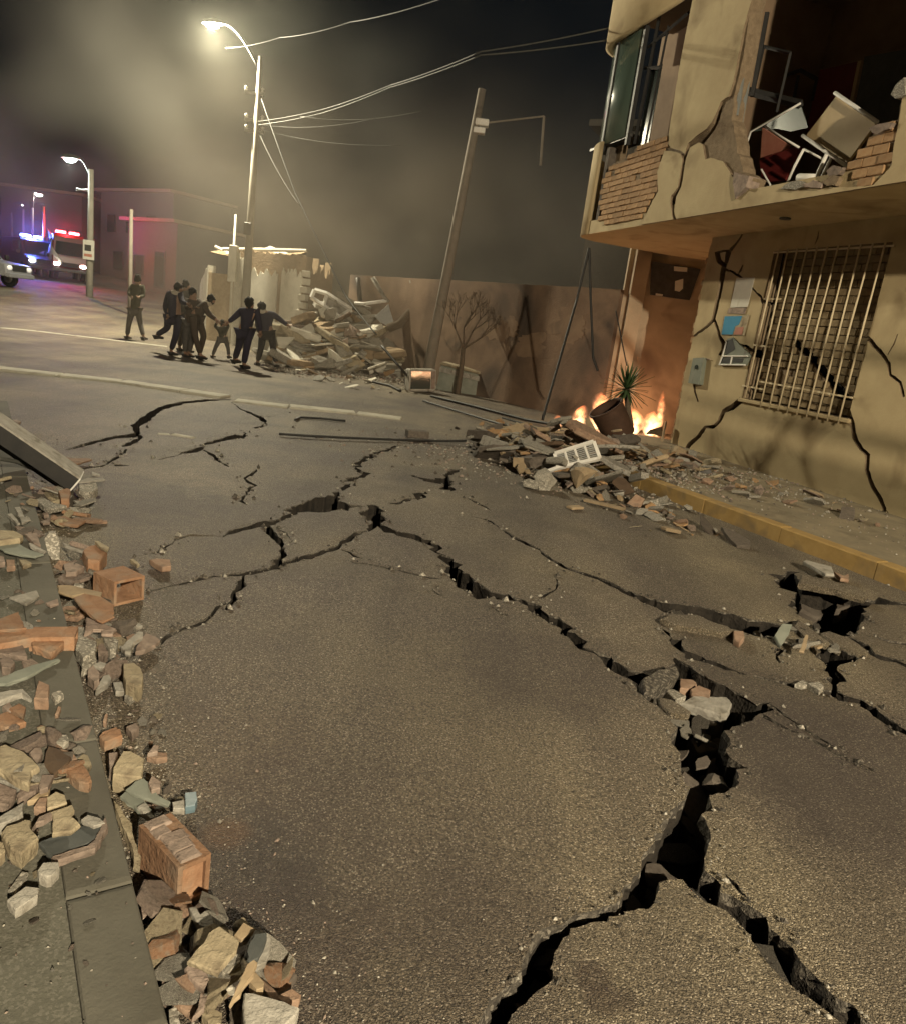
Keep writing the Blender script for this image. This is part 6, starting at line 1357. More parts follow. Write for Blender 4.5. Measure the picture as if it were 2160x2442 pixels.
TONE = {CONC.name: 'grey concrete', CONC_P.name: 'whitish plaster', PINK.name: 'rosy mortar', TERRA_D.name: 'dusty brown clay', SAND.name: 'cream plaster', DARKR.name: 'dark earthy', TERRA.name: 'orange clay', BRICK.name: 'red-brown brick', WOOD.name: 'tan wooden', WOOD_D.name: 'dark brown wooden', STUCCO.name: 'white stucco', ADOBE.name: 'brown adobe', A_BREAK.name: 'black asphalt', A_ROAD.name: 'grey asphalt', STEEL.name: 'bare metal', GREENG.name: 'grey-green'}
def fill_label(kind, mat, s_, sizes, place):
    q = (s_ - sizes[0]) / max(1e-6, sizes[1] - sizes[0]); sz = 'tiny' if q < .12 else 'small' if q < .4 else 'larger'
    return sz + ' ' + TONE.get(mat.name, 'grey') + ' ' + {'chunk': 'lump', 'slab': 'shard', 'plank': 'splinter', 'brick': 'brick'}[kind] + ' ' + place
# fill under the heaps
def fill(poly_fr, poly, n,  zf, sizes, mats, label, group, kinds=(('chunk', 2), ('slab', 5)), cat='rubble'):
    P = [ground(*poly_fr(x, y)).xy for x, y in poly] if poly_fr else [p.xy for p in poly]; xs_ = [p.x for p in P]; ys_ = [p.y for p in P]; Pt = [tuple(p) for p in P]; k = 0; tries = 0
    while k < n and tries < n * 60:
        tries += 1; x = random.uniform(min(xs_), max(xs_)); y = random.uniform(min(ys_), max(ys_))
        if not inside((x, y), Pt): continue
        s_ = sizes[0] + (sizes[1] - sizes[0]) * random.random() ** 2.2
        kd_, mt_ = rpick(kinds), rpick(mats)
        drop(kd_, Vector((x, y, zf(x, y) + s_ * .18 + rise(x, y))), s_, mt_, fill_label(kd_, mt_, s_, sizes, label), cat, group); k += 1
mixn = ((CONC, 3), (CONC_P, 2), (PINK, 3), (TERRA_D, 2), (SAND, 2), (DARKR, 2), (TERRA, 1))
fill(L6, [(200, 420), (700, 450), (1300, 800), (1500, 1150), (1450, 1500), (500, 1500), (330, 1200), (230, 800)], 60, lambda x, y: random.uniform(0, .07), (.03, .13), mixn, 'in the nearest heap', gL6)
fill(L5, [(1000, 420), (1500, 560), (1600, 640), (1250, 760), (1000, 640)], 18, lambda x, y: random.uniform(0, .03), (.02, .08), mixn, 'around the grey-green boards by the kerb', gK)
fill(L5, [(-30, 250), (600, 250), (700, 420), (560, 800), (300, 1000), (-30, 1000)], 34, lambda x, y: HS + random.uniform(0, .03), (.03, .10), mixn, 'in the left pavement pile', gL5)
fill(L4, [(600, 0), (1000, 0), (1350, 650), (1450, 900), (1250, 1200), (900, 1250), (700, 600)], 60, lambda x, y: random.uniform(0, .06), (.03, .13), mixn, 'in the kerb rubble by the open brick', gK)
fill(L3, [(320, 960), (900, 980), (1000, 1320), (600, 1380), (420, 1200)], 40, lambda x, y: random.uniform(0, .04), (.04, .16), mixn, 'near the fallen white beam', gT)
fill(L3, [(-30, 1000), (300, 1050), (480, 1600), (300, 1800), (-30, 1800)], 22, lambda x, y: HS, (.03, .12), mixn, 'on the far left pavement', gL4)
fill(L4, [(-20, 480), (400, 560), (600, 900), (500, 1500), (200, 1700), (-20, 1700)], 18, lambda x, y: HS, (.02, .09), mixn, 'on the middle left pavement', gL4)
fill(Z7, [(0, 950), (560, 930), (700, 1884), (0, 1884)], 22, lambda x, y: HS, (.012, .035), mixn, 'alone on the near left pavement', 'little stones on the near pavement')
fill(Z7, [(560, 150), (800, 60), (1000, 250), (760, 350)], 10, lambda x, y: 0, (.02, .05), mixn, 'beside the lone orange brick fragment', gK)

# ---------- pieces standing in and around the big fissures
gC = 'broken slabs around the right-hand fissures'
for fr, pl, mat, lab, z, th, tl in [
 (Q8, [(85, 870), (190, 815), (310, 785), (325, 835), (280, 880), (180, 930), (150, 975), (100, 960)], A_BREAK, 'tipped asphalt block wedged at the fork of the main fissure', .03, .14, 14),
 (Q8, [(330, 870), (430, 880), (440, 910), (390, 940), (330, 930)], TERRA_D, 'rosy brick piece lying in the fissure fork', -.06, .06, 0),
 (Q8, [(400, 940), (450, 915), (530, 945), (525, 1000), (410, 965)], TERRA_D, 'second rosy brick piece, on the pale slab in the fissure fork', -.05, .06, 8),
 (Q8, [(340, 1030), (410, 985), (640, 990), (670, 1030), (640, 1100), (600, 1105)], CONC_P, 'flat pale slab bridging the fissure fork', -.06, .05, 5),
 (Q8, [(230, 940), (290, 940), (370, 985), (300, 1010)], CONC, 'small grey slab left of the pale bridging slab', -.04, .05, 0),
 (Q8, [(180, 990), (280, 1010), (400, 1085), (390, 1110), (270, 1100), (210, 1050)], A_ROAD, 'loose asphalt flake on the left lip of the fissure fork', .012, .03, 0),
 (Q8, [(390, 1270), (440, 1235), (560, 1250), (620, 1270), (560, 1340), (440, 1360)], DARKR, 'dark boulder sunk deep in the main fissure', -.20, .2, 0),
 (Q8, [(450, 1140), (530, 1105), (620, 1150), (560, 1180), (470, 1180)], DARKR, 'dark rounded rock below the pale bridging slab', -.12, .1, 0),
 (Z8, [(1000, 1100), (1050, 1090), (1060, 1170), (990, 1210), (930, 1180)], DARKR, 'dark angular rock sunk in the fissure below the boulder', -.24, .15, 0),
 (Z8, [(1080, 870), (1150, 860), (1180, 910), (1120, 970), (1060, 950)], DARKR, 'dark slab sunk in the widest bend of the main fissure', -.18, .15, 0),
 (Z8, [(990, 1250), (1040, 1240), (1090, 1320), (1060, 1350)], DARKR, 'dark stone at the lower fork of the main fissure', -.22, .15, 0),
 (Q8, [(200, 480), (260, 452), (440, 452), (520, 492), (640, 530), (690, 560), (600, 572), (470, 545), (300, 522)], A_ROAD, 'long lifted asphalt flake along the upper right fissure', .035, .05, 0),
 (Q8, [(680, 560), (745, 560), (750, 600), (720, 632), (685, 612)], TERRA_D, 'salmon brick lump at the end of the long asphalt flake', .04, .06, 0),
 (Q8, [(1000, 510), (1065, 515), (1050, 560), (990, 660), (945, 590)], GREENG, 'grey board leaning out of the upper right fissure', .06, .03, 20),
 (Q8, [(1100, 480), (1200, 560), (1310, 640), (1250, 640), (1225, 700), (1190, 650), (1080, 530)], A_ROAD, 'jagged asphalt tongue between the right-hand holes', .02, .05, 0),
 (Q8, [(1110, 690), (1150, 580), (1168, 590), (1140, 695)], WOOD, 'upright wood splinter between the right-hand holes', .08, .02, 10),
 (Q8, [(1240, 570), (1300, 560), (1430, 600), (1560, 690), (1560, 715), (1500, 715), (1350, 650)], A_ROAD, 'grey asphalt plate between hole and lower fissure', .01, .06, 0),
 (Q8, [(1100, 245), (1120, 190), (1480, 270), (1560, 320), (1540, 345), (1350, 292)], A_ROAD, 'lifted asphalt plate at the foot of the yellow kerb', .05, .05, 4),
 (Q8, [(1135, 105), (1150, 95), (1320, 140), (1340, 190), (1280, 185), (1180, 130)], CONC_P, 'white concrete shard leaning on the yellow kerb', .07, .03, 0),
 (Q8, [(1330, 170), (1400, 200), (1430, 185), (1435, 225), (1380, 215)], TERRA_D, 'small orange chip beside the white shard on the yellow kerb', .04, .03, 0),
 (Q8, [(1165, 900), (1240, 890), (1270, 920), (1240, 950)], CONC, 'grey stone on the lip of the lower right fissure', .03, .05, 0),
 (Q8, [(1100, 280), (1240, 280), (1330, 330), (1320, 420), (1230, 480), (1120, 420)], DARKR, 'dark broken road base inside the largest hole', -.16, .15, 12),
 (Q8, [(1350, 330), (1440, 330), (1530, 350), (1420, 400), (1350, 420)], DARKR, 'dark clod hanging in the largest hole', -.10, .12, 0),
 (Q8, [(1080, 905), (1130, 880), (1180, 905), (1130, 920)], CONC, 'flat grey flake near the lower right fissure', .02, .03, 0),
 ]:
    piece(fr, pl, mat, lab, z=z, th=th, tilt=tl, yaw=random.uniform(-40, 40))
fill(Q8, [(240, 400), (600, 440), (900, 520), (980, 560), (800, 590), (480, 470), (240, 430)], 26, lambda x, y: -.1, (.03, .12), ((DARKR, 3), (CONC, 2), (TERRA_D, 1), (A_BREAK, 2)), 'in the upper right fissure', gC)
fill(Q8, [(1130, 460), (1250, 560), (1400, 700), (1300, 760), (1240, 700), (900, 620), (960, 560)], 26, lambda x, y: 0, (.02, .11), ((CONC, 3), (CONC_P, 1), (A_BREAK, 3), (TERRA_D, 1), (WOOD, 1)), 'between the right-hand holes', gC)
fill(Q8, [(150, 950), (330, 900), (640, 1000), (620, 1120), (340, 1180), (280, 1080)], 22, lambda x, y: -.12, (.03, .10), ((CONC, 3), (CONC_P, 2), (A_BREAK, 2), (TERRA_D, 1)), 'in the fork of the main fissure', gC)
fill(Z8, [(950, 760), (1150, 780), (1180, 920), (1050, 1000), (1060, 1150), (900, 1280), (880, 1180), (990, 1000)], 44, lambda x, y: random.uniform(-.32, -.10), (.05, .17), ((DARKR, 4), (A_BREAK, 3)), 'deep in the main fissure', gC)

# ---------- heap at the corner building (right)
gR = 'debris heap at the corner building'
heapR = [
 (R6, [(1110, 595), (1400, 405), (1420, 410), (1410, 520), (1150, 645)], SAND, 'slanting wide board lit by the fire right of the pot', (1300, 640), 25, 20, .03),
 (R6, [(490, 440), (510, 410), (640, 410), (780, 435), (740, 470), (500, 462)], CONC, 'long grey kerb block lying left of the pot', (640, 480), 30, 0, .12),
 (R6, [(700, 530), (735, 530), (835, 700), (832, 790), (785, 770)], WOOD, 'upright tan plank between grille and pot', (800, 860), 15, 0, .035),
 (R6, [(185, 740), (230, 680), (320, 620), (390, 650), (240, 712)], SAND, 'pale board tilted on the left of the corner heap', (280, 800), 45, 0, .03),
 (R6, [(160, 790), (330, 725), (380, 770), (370, 810), (210, 842)], PINK, 'broad mauve slab on the left of the corner heap', (270, 900), 55, 0, .06),
 (R6, [(380, 720), (470, 760), (480, 840), (330, 880), (390, 800)], WOOD_D, 'dark brown curved board in the corner heap', (430, 900), 25, 0, .03),
 (R6, [(80, 870), (170, 870), (205, 910), (180, 1010), (80, 950)], WOOD, 'tan box side at the left foot of the corner heap', (140, 1020), 20, 0, .06),
 (R6, [(275, 855), (310, 855), (322, 970), (280, 975)], SAND, 'short upright tan stake in the corner heap', (300, 1000), 5, 0, .04),
 (R6, [(840, 710), (1000, 790), (1005, 880), (910, 905), (840, 870)], WOOD, 'open tan carton under the pot', (930, 960), 10, 10, .12),
 (R6, [(900, 900), (1005, 900), (1000, 1000), (890, 985)], CONC, 'grey round log end under the carton', (950, 1010), 10, 0, .2),
 (R6, [(1040, 925), (1090, 910), (1140, 915), (1140, 1000), (1050, 1003)], CONC_P, 'grey bucket-shaped block in the corner heap', (1090, 1010), 5, 0, .14),
 (R6, [(930, 765), (1100, 750), (1390, 852), (1380, 872), (1200, 862), (1010, 810)], SAND, 'long pale board lying flat right of the pot', (1150, 930), 70, 0, .03),
 (R6, [(1250, 972), (1310, 960), (1650, 995), (1640, 1018), (1310, 1022)], CONC_P, 'long flat grey table-like slab on the pavement', (1440, 1080), 72, 0, .04),
 (R6, [(1640, 1000), (1780, 970), (1840, 1070), (1750, 1095), (1630, 1060)], DARKM, 'crumpled dark metal can on the pavement by the wall', (1730, 1100), 10, 0, .16),
 (R6, [(1450, 905), (1510, 860), (1600, 880), (1640, 980), (1560, 985), (1460, 960)], CONC_P, 'pale grey rounded slab leaning on the wall foot', (1550, 990), 25, 0, .06),
 (R6, [(645, 1075), (660, 1045), (775, 1065), (765, 1122), (645, 1108)], CONC_P, 'bright white block at the front of the corner heap', (700, 1125), 20, 0, .14),
 (R6, [(165, 1070), (220, 1050), (310, 1090), (290, 1150), (170, 1122)], CONC, 'grey-brown stone, left of two in front of the corner heap', (230, 1150), 20, 0, .14),
 (R6, [(300, 1110), (400, 1110), (400, 1160), (300, 1155)], CONC, 'smaller grey stone, right of two in front of the corner heap', (350, 1162), 10, 0, .14),
 (R6, [(1060, 1265), (1140, 1185), (1215, 1225), (1180, 1300), (1100, 1290)], TERRA_D, 'rosy flat stone at the end of the yellow kerb', (1140, 1300), 40, 0, .08),
 (R6, [(1190, 1250), (1330, 1230), (1350, 1290), (1200, 1302)], CONC, 'grey cube stone at the end of the yellow kerb', (1270, 1305), 15, 0, .14),
 (R6, [(950, 1035), (1050, 1050), (1135, 1170), (1040, 1195), (930, 1090)], WOOD_D, 'dark curved sheet over the end of the yellow kerb', (1040, 1200), 30, 0, .03),
 (R6, [(1150, 740), (1340, 770), (1335, 790), (1150, 765)], SAND, 'thin cream lath right of the pot', (1240, 840), 45, 0, .02),
 (R6, [(890, 735), (1000, 690), (1010, 705), (910, 745)], CONC_P, 'pale pointed shard at the foot of the pot', (950, 800), 50, 0, .04),
 (R6, [(1070, 740), (1110, 735), (1250, 870), (1230, 880), (1140, 800)], DARKM, 'black bent metal strap right of the grille', (1170, 900), 35, 0, .02),
 (R6, [(1230, 660), (1260, 630), (1370, 600), (1375, 690), (1300, 660)], CONC_P, 'white and black torn bag by the broken wall edge', (1300, 760), 20, 0, .1),
 (R6, [(500, 1000), (560, 1000), (620, 1040), (560, 1100), (490, 1090)], WOOD, 'tan box corner under the fallen grille', (550, 1105), 15, 0, .1),
 (R6, [(720, 1040), (860, 990), (870, 1060), (760, 1120)], PINK, 'dark rosy folded sheet right of the white block', (800, 1125), 30, 0, .05),
 (R6, [(570, 1130), (620, 1095), (700, 1130), (760, 1130), (740, 1180), (600, 1170)], CONC, 'flat grey slab below the white block', (660, 1185), 55, 0, .05),
 (R6, [(930, 1160), (1030, 1150), (1040, 1175), (960, 1200)], CONC_P, 'pale ribbed chip below the dark curved sheet', (990, 1205), 50, 0, .05),
]
for fr, pl, mat, lab, bs, tl, yw, th in heapR:
    piece(fr, pl, mat, lab, base=bs, tilt=tl, yaw=yw, th=th, rough=.6, name='debris_piece', cat='debris')
for i, (a, b, lab, zz) in enumerate((((0, 688), (195, 706), 'bright wooden rail at the left end of the corner heap', .3), ((360, 640), (660, 672), 'long wooden lath left of the upright plank, upper', .45), ((480, 622), (750, 645), 'second wooden lath left of the upright plank', .5), ((60, 640), (215, 690), 'grey lath at the left of the corner heap', .35), ((300, 620), (0, 530), 'black rail running left out of the corner heap', .12), ((700, 1237), (1040, 1318), 'long white lath lying on the road before the heap', .03), ((565, 1305), (665, 1300), 'short cream lath lying on the road before the heap', .02), ((500, 775), (760, 690), 'cream lath above the fallen grille', .55), ((1345, 800), (1400, 560), 'thin upright cream lath against the broken wall edge', .3))):
    A = ground(*R6(*a), zz); B = ground(*R6(*b), zz)
    if zz > .25:
        mid_ = ground(*R6((a[0] + b[0]) / 2, (a[1] + b[1]) / 2 + 130)); A = beside(*R6(*a), mid_); B = beside(*R6(*b), mid_ + Vector((0, .15, 0)))
    if 'upright cream' in lab: mid_ = bw(-.15, .25, 0); A = beside(*R6(*a), mid_); B = beside(*R6(*b), mid_)
    c = (A + B) / 2; d = (B - A); L_ = d.length; d.normalize(); sd = d.cross(Vector((0, 0, 1))).normalized(); up_ = sd.cross(d)
    o = MB().box((-L_ / 2, -.04, -.012), (L_ / 2, .04, .012), bev=.003).build('wooden_lath', (BLACKP if 'black' in lab else WOOD)); o.matrix_world = Matrix.Translation(c) @ Matrix(((d.x, sd.x, up_.x, 0), (d.y, sd.y, up_.y, 0), (d.z, sd.z, up_.z, 0), (0, 0, 0, 1)))
    tag(o, lab, 'lath')
rA = ground(*R6(-20, 960)); rB = ground(*R6(1080, 1190)); rC = ground(*R6(1420, 930), SK)
hc = (ground(*R6(430, 1010)) + Vector((.1, .55, 0))).xy; hc2 = (ground(*R6(930, 1090)) + Vector((.15, .6, 0))).xy
def hzR(x, y):
    v = Vector((x, y)); return max(max(0, .62 - .62 * ((v - hc).length / 1.15)), max(0, .60 - .62 * ((v - hc2).length / 1.1)), .08) * random.uniform(.35, 1)
mixr = ((CONC, 4), (CONC_P, 2), (PINK, 2), (TERRA_D, 2), (SAND, 2), (DARKR, 3), (BRICK, 2), (WOOD, 2), (WOOD_D, 1))
RP = [rA, ground(*R6(300, 1140)), ground(*R6(800, 1190)), rB, rC, rC + Vector((-.5, 1.3, 0)), rA + Vector((1.0, 2.0, 0)), rA + Vector((.1, 1.2, 0))]
fill(None, RP, 230, hzR, (.10, .46), mixr, 'in the corner heap', gR, (('chunk', 3), ('slab', 5), ('plank', 4), ('brick', 1)))
fill(R6, [(-330, 770), (-60, 640), (220, 700), (60, 980), (-180, 900)], 55, lambda x, y: random.uniform(0, .16), (.08, .42), mixr, 'at the left end of the corner heap', gR, (('chunk', 2), ('slab', 4), ('plank', 4), ('brick', 1)))
fill(R6, [(1150, 960), (1500, 940), (1808, 1040), (1900, 1120), (1400, 1110)], 34, lambda x, y: SK + random.uniform(0, .06), (.06, .4), mixr, 'on the pavement at the wall foot', gR, (('chunk', 2), ('slab', 4), ('plank', 3)))
fill(R6, [(700, 1160), (1050, 1180), (1250, 1300), (1500, 1360), (1400, 1400), (800, 1260)], 30, lambda x, y: 0, (.05, .2), mixr, 'on the road along the yellow kerb end', gR)
fill(W4, [(430, 1420), (800, 1450), (1300, 1600), (1700, 1760), (1780, 1808), (1000, 1640), (480, 1500)], 75, lambda x, y: SK, (.03, .24), mixr, 'on the right pavement', 'crumbs on the right pavement', (('chunk', 3), ('slab', 4), ('plank', 1)))
fill(W4, [(60, 1560), (500, 1570), (760, 1650), (960, 1808), (300, 1760)], 40, lambda x, y: 0, (.03, .2), mixr, 'on the road beside the right pavement', 'crumbs beside the right kerb', (('chunk', 2), ('slab', 3), ('plank', 1)))
fill(R6, [(0, 560), (400, 560), (500, 640), (200, 740), (-150, 700), (-500, 640)], 26, lambda x, y: 0, (.05, .25), mixr, 'scattered left of the corner heap', gR, (('chunk', 2), ('slab', 3), ('plank', 2)))
for x, y, s_, lab in ((1180, 80, .26, 'dark brown brick lying alone left of the corner heap'),):
    drop('brick', ground(*M1(x + 10, y + 25), .08), .3, DARKR, lab, 'brick', None, (0, 0, .4))
# fallen grille
ge = empty('fallen_grille'); tag(ge, 'fallen white steel window grille leaning on the corner heap', 'grille')
gb = ground(*R6(560, 1090)); gh_ = Vector((-gb.x, -gb.y, 0)).normalized(); gn_ = gh_ * math.cos(.45) + Vector((0, 0, math.sin(.45)))
gp0 = gb + Vector((0, 0, .25)); ge.location = gp0
g4 = [on_plane(*R6(x, y), gp0, gn_) - gp0 for x, y in ((440, 840), (775, 735), (830, 880), (470, 960))]
def gl(u, v): return (g4[0] * (1 - u) + g4[1] * u) * (1 - v) + (g4[3] * (1 - u) + g4[2] * u) * v
for a, b in (((0, 0), (1, 0)), ((1, 0), (1, 1)), ((1, 1), (0, 1)), ((0, 1), (0, 0))): MB().tube([gl(*a), gl(*b)], .028, 4).build('frame_bar', WHITEP, ge)
MB().tube([gl(0, 1), gl(-.35, 1.12)], .026, 4).build('frame_bar', WHITEP, ge)
for i in range(1, 4): MB().tube([gl(i / 4, 0), gl(i / 4, 1)], .016, 6).build('cross_bar', WHITEP, ge)
for i in range(1, 9): MB().tube([gl(0, i / 9), gl(1, i / 9)], .008, 6).build('bar', STEEL, ge)

# ---------- tipped pot with yucca
pg = ground(*R6(990, 800)); pc = beside(*R6(1010, 690), pg) ; pt_ = beside(*R6(872, 432), pg)
axp = (pt_ - pc); hgt = axp.length; axp.normalize(); axp = (axp + Vector((0, -.12, 0))).normalized(); qx = axp.cross(Vector((0, 1, 0))).normalized(); qy = axp.cross(qx)
pw = (beside(*R6(1015, 370), pg) - beside(*R6(735, 495), pg)).length / 2
PMx = Matrix.Translation(pc) @ Matrix(((qx.x, qy.x, axp.x, 0), (qx.y, qy.y, axp.y, 0), (qx.z, qy.z, axp.z, 0), (0, 0, 0, 1)))
pe = empty('plant_pot', M=PMx); tag(pe, 'large dark pot tipped over in front of the flames', 'pot')
MB().lathe([(0, 0), (pw * .84, 0), (pw * .88, .02), (pw * .94, hgt * .5), (pw * .97, hgt * .93)], 36).build('pot_body', POTM, pe, True)
MB().lathe([(pw * .97, hgt * .93), (pw * 1.04, hgt * .95), (pw * 1.04, hgt), (pw * .95, hgt), (pw * .92, hgt * .9), (pw * .8, hgt * .72), (0, hgt * .72)], 36).build('rim', POTM, pe, True)
MB().ball((0, 0, hgt * .66), pw * .78, 16, 8, (1, 1, .25), nz=.5).build('soil', SOIL_SHADE, pe, True)
yb = beside(*R6(1085, 640), pg + Vector((0, .25, 0))); yt = beside(*R6(1058, 285), pg + Vector((0, .25, 0)))
ye = empty('yucca_plant', yb); tag(ye, 'spiky yucca silhouetted against the fire beside the tipped pot', 'plant')
MB().tube([(0, 0, -.3), (.0, 0, .1), ((yt - yb).x * .6, 0, (yt - yb).z * .6), tuple(yt - yb)], [.05, .05, .045, .04], 10).build('trunk', BARK, ye, True)
rs = (beside(*R6(1240, 200), pg) - beside(*R6(1060, 285), pg)).length
for i in range(64):
    ph = i * 2.39996; el = math.radians(82 - 125 * (i / 63) ** 1.15); d = Vector((math.cos(ph) * math.cos(el), math.sin(ph) * math.cos(el), math.sin(el)))
    ln = rs * random.uniform(1.05, 1.45); sd = d.cross(Vector((0, 0, 1))).normalized(); wv = .03; mb = MB(); nrm = sd.cross(d)
    for k in range(6):
        t = k / 5; p = (yt - yb) + d * (ln * t) - Vector((0, 0, .10 * t * t * ln * max(0, math.cos(el)))); w_ = wv * (1 - t) ** .7 * (0.55 + .9 * t if t < .5 else 1.0) + .0008
        mb.v += [tuple(p - sd * w_ + nrm * .004), tuple(p - nrm * .003), tuple(p + sd * w_ + nrm * .004)]
    for k in range(5):
        for j in range(2): mb.f.append((k * 3 + j, k * 3 + j + 1, k * 3 + 4 + j, k * 3 + 3 + j))
    mb.m = [0] * len(mb.f); mb.build('leaf', LEAF, ye, True)

# dead sapling by the wall
sb = beside(*DD(920, 728), WA + wd * 3.2 - wn_ * .7); sb.z = 0
st = empty('dry_sapling', sb); tag(st, 'small dry leafless tree standing before the ochre wall', 'tree')
def twig(mb, p, d, ln, r, lvl, rg):
    q = p + d * ln; mid_ = p + d * ln * .5 + Vector((rg.uniform(-.05, .05), rg.uniform(-.05, .05), 0)) * ln
    mb.tube([p, mid_, q], [r, r * .8, r * .6], 6)
    if lvl:
        for _ in range(3 if lvl > 1 else 3):
            dd = (d + Vector((rg.uniform(-.8, .8), rg.uniform(-.6, .6), rg.uniform(-.1, .6)))).normalized(); twig(mb, q, dd, ln * rg.uniform(.55, .8), r * .55, lvl - 1, rg)
rg = random.Random(5); tr = MB(); tr.tube([(0, 0, -.1), (.02, 0, .6), (.0, 0, 1.1)], [.07, .06, .05], 8); tr.build('trunk', BARK, st, True)
for d in ((-.45, 0, .8), (.35, .1, .9), (.75, -.1, .6), (-.1, .2, 1)):
    cb = MB(); twig(cb, Vector((0, 0, 1.08)), Vector(d).normalized(), .5, .03, 4, rg); cb.build('branch', BARK, st, True)

# ---------- far heap by the stucco house
gF = 'rubble heap of the collapsed house'
heapF = [
 (F2, [(225, 570), (330, 505), (350, 505), (385, 575), (240, 622)], STUCCO, 'bright white wall slab, leftmost on the collapsed house heap', (300, 720), 40, .12),
 (F2, [(325, 655), (460, 600), (635, 548), (625, 590), (370, 668)], STUCCO, 'long bright white slab across the middle of the collapsed house heap', (470, 780), 55, .08),
 (F2, [(400, 390), (440, 375), (570, 450), (540, 470), (420, 440)], STUCCO, 'pale slab under the tilted window frame', (480, 600), 40, .1),
 (F2, [(470, 545), (590, 500), (640, 510), (520, 590)], SAND, 'beige slab in the upper middle of the collapsed house heap', (560, 640), 50, .1),
 (F2, [(610, 610), (700, 530), (730, 560), (700, 610)], CONC, 'grey wedge in the middle of the collapsed house heap', (660, 680), 30, .12),
 (F2, [(850, 450), (930, 380), (960, 350), (1000, 490), (975, 535), (900, 500)], STEEL, 'bent metal sheet at the top of the collapsed house heap', (930, 640), 20, .03),
 (F2, [(690, 440), (860, 430), (840, 480), (800, 500)], CONC_P, 'pale crust under the bent metal sheet', (780, 620), 40, .1),
 (F2, [(940, 760), (1010, 670), (1100, 715), (1250, 830), (1230, 862), (1110, 830), (990, 850)], STUCCO, 'large pale slab sloping down at the right of the collapsed house heap', (1100, 920), 45, .1),
 (F2, [(800, 620), (890, 620), (935, 690), (890, 760), (830, 700)], CONC, 'dark angular block on the right of the collapsed house heap', (870, 820), 20, .2),
 (F2, [(850, 800), (900, 755), (1060, 860), (1060, 950), (940, 920)], CONC_P, 'wide pale block at the right foot of the collapsed house heap', (980, 960), 25, .25),
 (F2, [(590, 640), (640, 620), (640, 720), (580, 730)], PINK, 'upright broken tile in the collapsed house heap', (610, 760), 10, .1),
 (F2, [(680, 760), (740, 720), (830, 790), (800, 850), (700, 840)], CONC, 'round-edged grey concrete lump low in the collapsed house heap', (760, 870), 20, .3),
 (F2, [(170, 710), (320, 705), (300, 725), (190, 728)], CONC_P, 'thin white lath-like slab at the left foot of the heap', (240, 760), 60, .06),
 (F2, [(70, 610), (215, 615), (200, 635), (130, 700), (80, 690)], STUCCO, 'large pale plate behind the outstretched arm', (150, 740), 30, .08),
 (F2, [(160, 830), (240, 830), (240, 850), (170, 850)], CONC_P, 'small bright chip at the feet of the rightmost person', (200, 870), 60, .06),
 (F2, [(340, 820), (450, 810), (440, 840), (350, 840)], CONC_P, 'pale flake in front of the collapsed house heap', (400, 870), 60, .06),
 (F2, [(360, 880), (420, 850), (540, 840), (570, 860), (470, 890), (440, 900)], CONC_P, 'white crumpled sheet at the front of the collapsed house heap', (460, 920), 55, .04),
 (F2, [(740, 900), (880, 910), (920, 940), (850, 960), (760, 940)], CONC, 'flat stones row at the right front of the heap', (830, 970), 50, .08),
]
yfront = lambda x: 868 + (x - 100) * .092
for fr, pl, mat, lab, bs, tl, th in heapF:
    piece(fr, pl, mat, lab, base=(bs[0], yfront(bs[0]) - 14), tilt=min(tl, 44), th=th, rough=.8)
fA = ground(*F2(60, 862)); fB = ground(*F2(1180, 970)); fd = (fB - fA); fd.z = 0; fL = fd.length; fd.normalize(); fn = Vector((-fd.y, fd.x, 0)); fn = fn if fn.y > 0 else -fn
def hzF(x, y):
    v = Vector((x, y, 0)) - fA; s_ = v.dot(fd) / fL; w_ = v.dot(fn)
    ht = 1.75 * math.exp(-((s_ - .60) / .30) ** 2) + .75 * math.exp(-((s_ - .22) / .16) ** 2)
    return max(0, min(1, w_ / 1.9)) * ht * random.uniform(.55, 1.0)
FP = [fA, fA + fd * fL, fA + fd * fL * .96 + fn * 1.6, fA + fd * fL * .6 + fn * 2.9, fA + fd * fL * .25 + fn * 2.4, fA + fn * .8]
mixf = ((STUCCO, 4), (CONC_P, 4), (SAND, 2), (CONC, 3), (PINK, 1), (ADOBE, 2), (BRICK, 1))
fill(None, FP, 240, hzF, (.16, 1.0), mixf, 'in the collapsed house heap', gF, (('chunk', 3), ('slab', 6), ('plank', 2)))
fill(F2, [(100, 850), (500, 900), (1000, 1000), (1300, 1060), (900, 1071), (400, 980)], 40, lambda x, y: 0, (.06, .3), mixf, 'on the road before the collapsed house heap', gF)
hb_ = fA + fd * fL * .6 + fn * 1.6
def ftube(name, pts, r, mat, label, cat, dy=0):
    P = [beside(*F2(x, y), hb_ + Vector((0, dy, 0))) for x, y in pts]; o = MB().tube([p - P[0] for p in P], r, 6).build(name, mat, None, True); o.location = P[0]; return tag(o, label, cat)
ftube('steel_rail', [(690, 345), (760, 350), (950, 325)], .05, WHITEP, 'white steel rail lying across the top of the collapsed heap', 'rail')
ftube('broken_post', [(835, 140), (930, 300), (960, 335)], [.07, .06, .05], CONC_P, 'leaning grey post rising above the collapsed heap', 'post')
ftube('broken_post', [(715, 140), (735, 330)], .07, DARKM, 'dark upright post rising behind the collapsed heap', 'post', .5)
ftube('bent_branch', [(960, 545), (1050, 510), (1110, 440), (1190, 350), (1240, 260), (1260, 200)], [.14, .13, .12, .1, .06, .03], BARK, 'thick torn branch curving up at the right of the collapsed heap', 'branch')
ftube('bent_branch', [(1130, 165), (1160, 230), (1195, 345)], [.02, .03, .04], CONC_P, 'thin pale broken stick at the tip of the torn branch', 'stick')
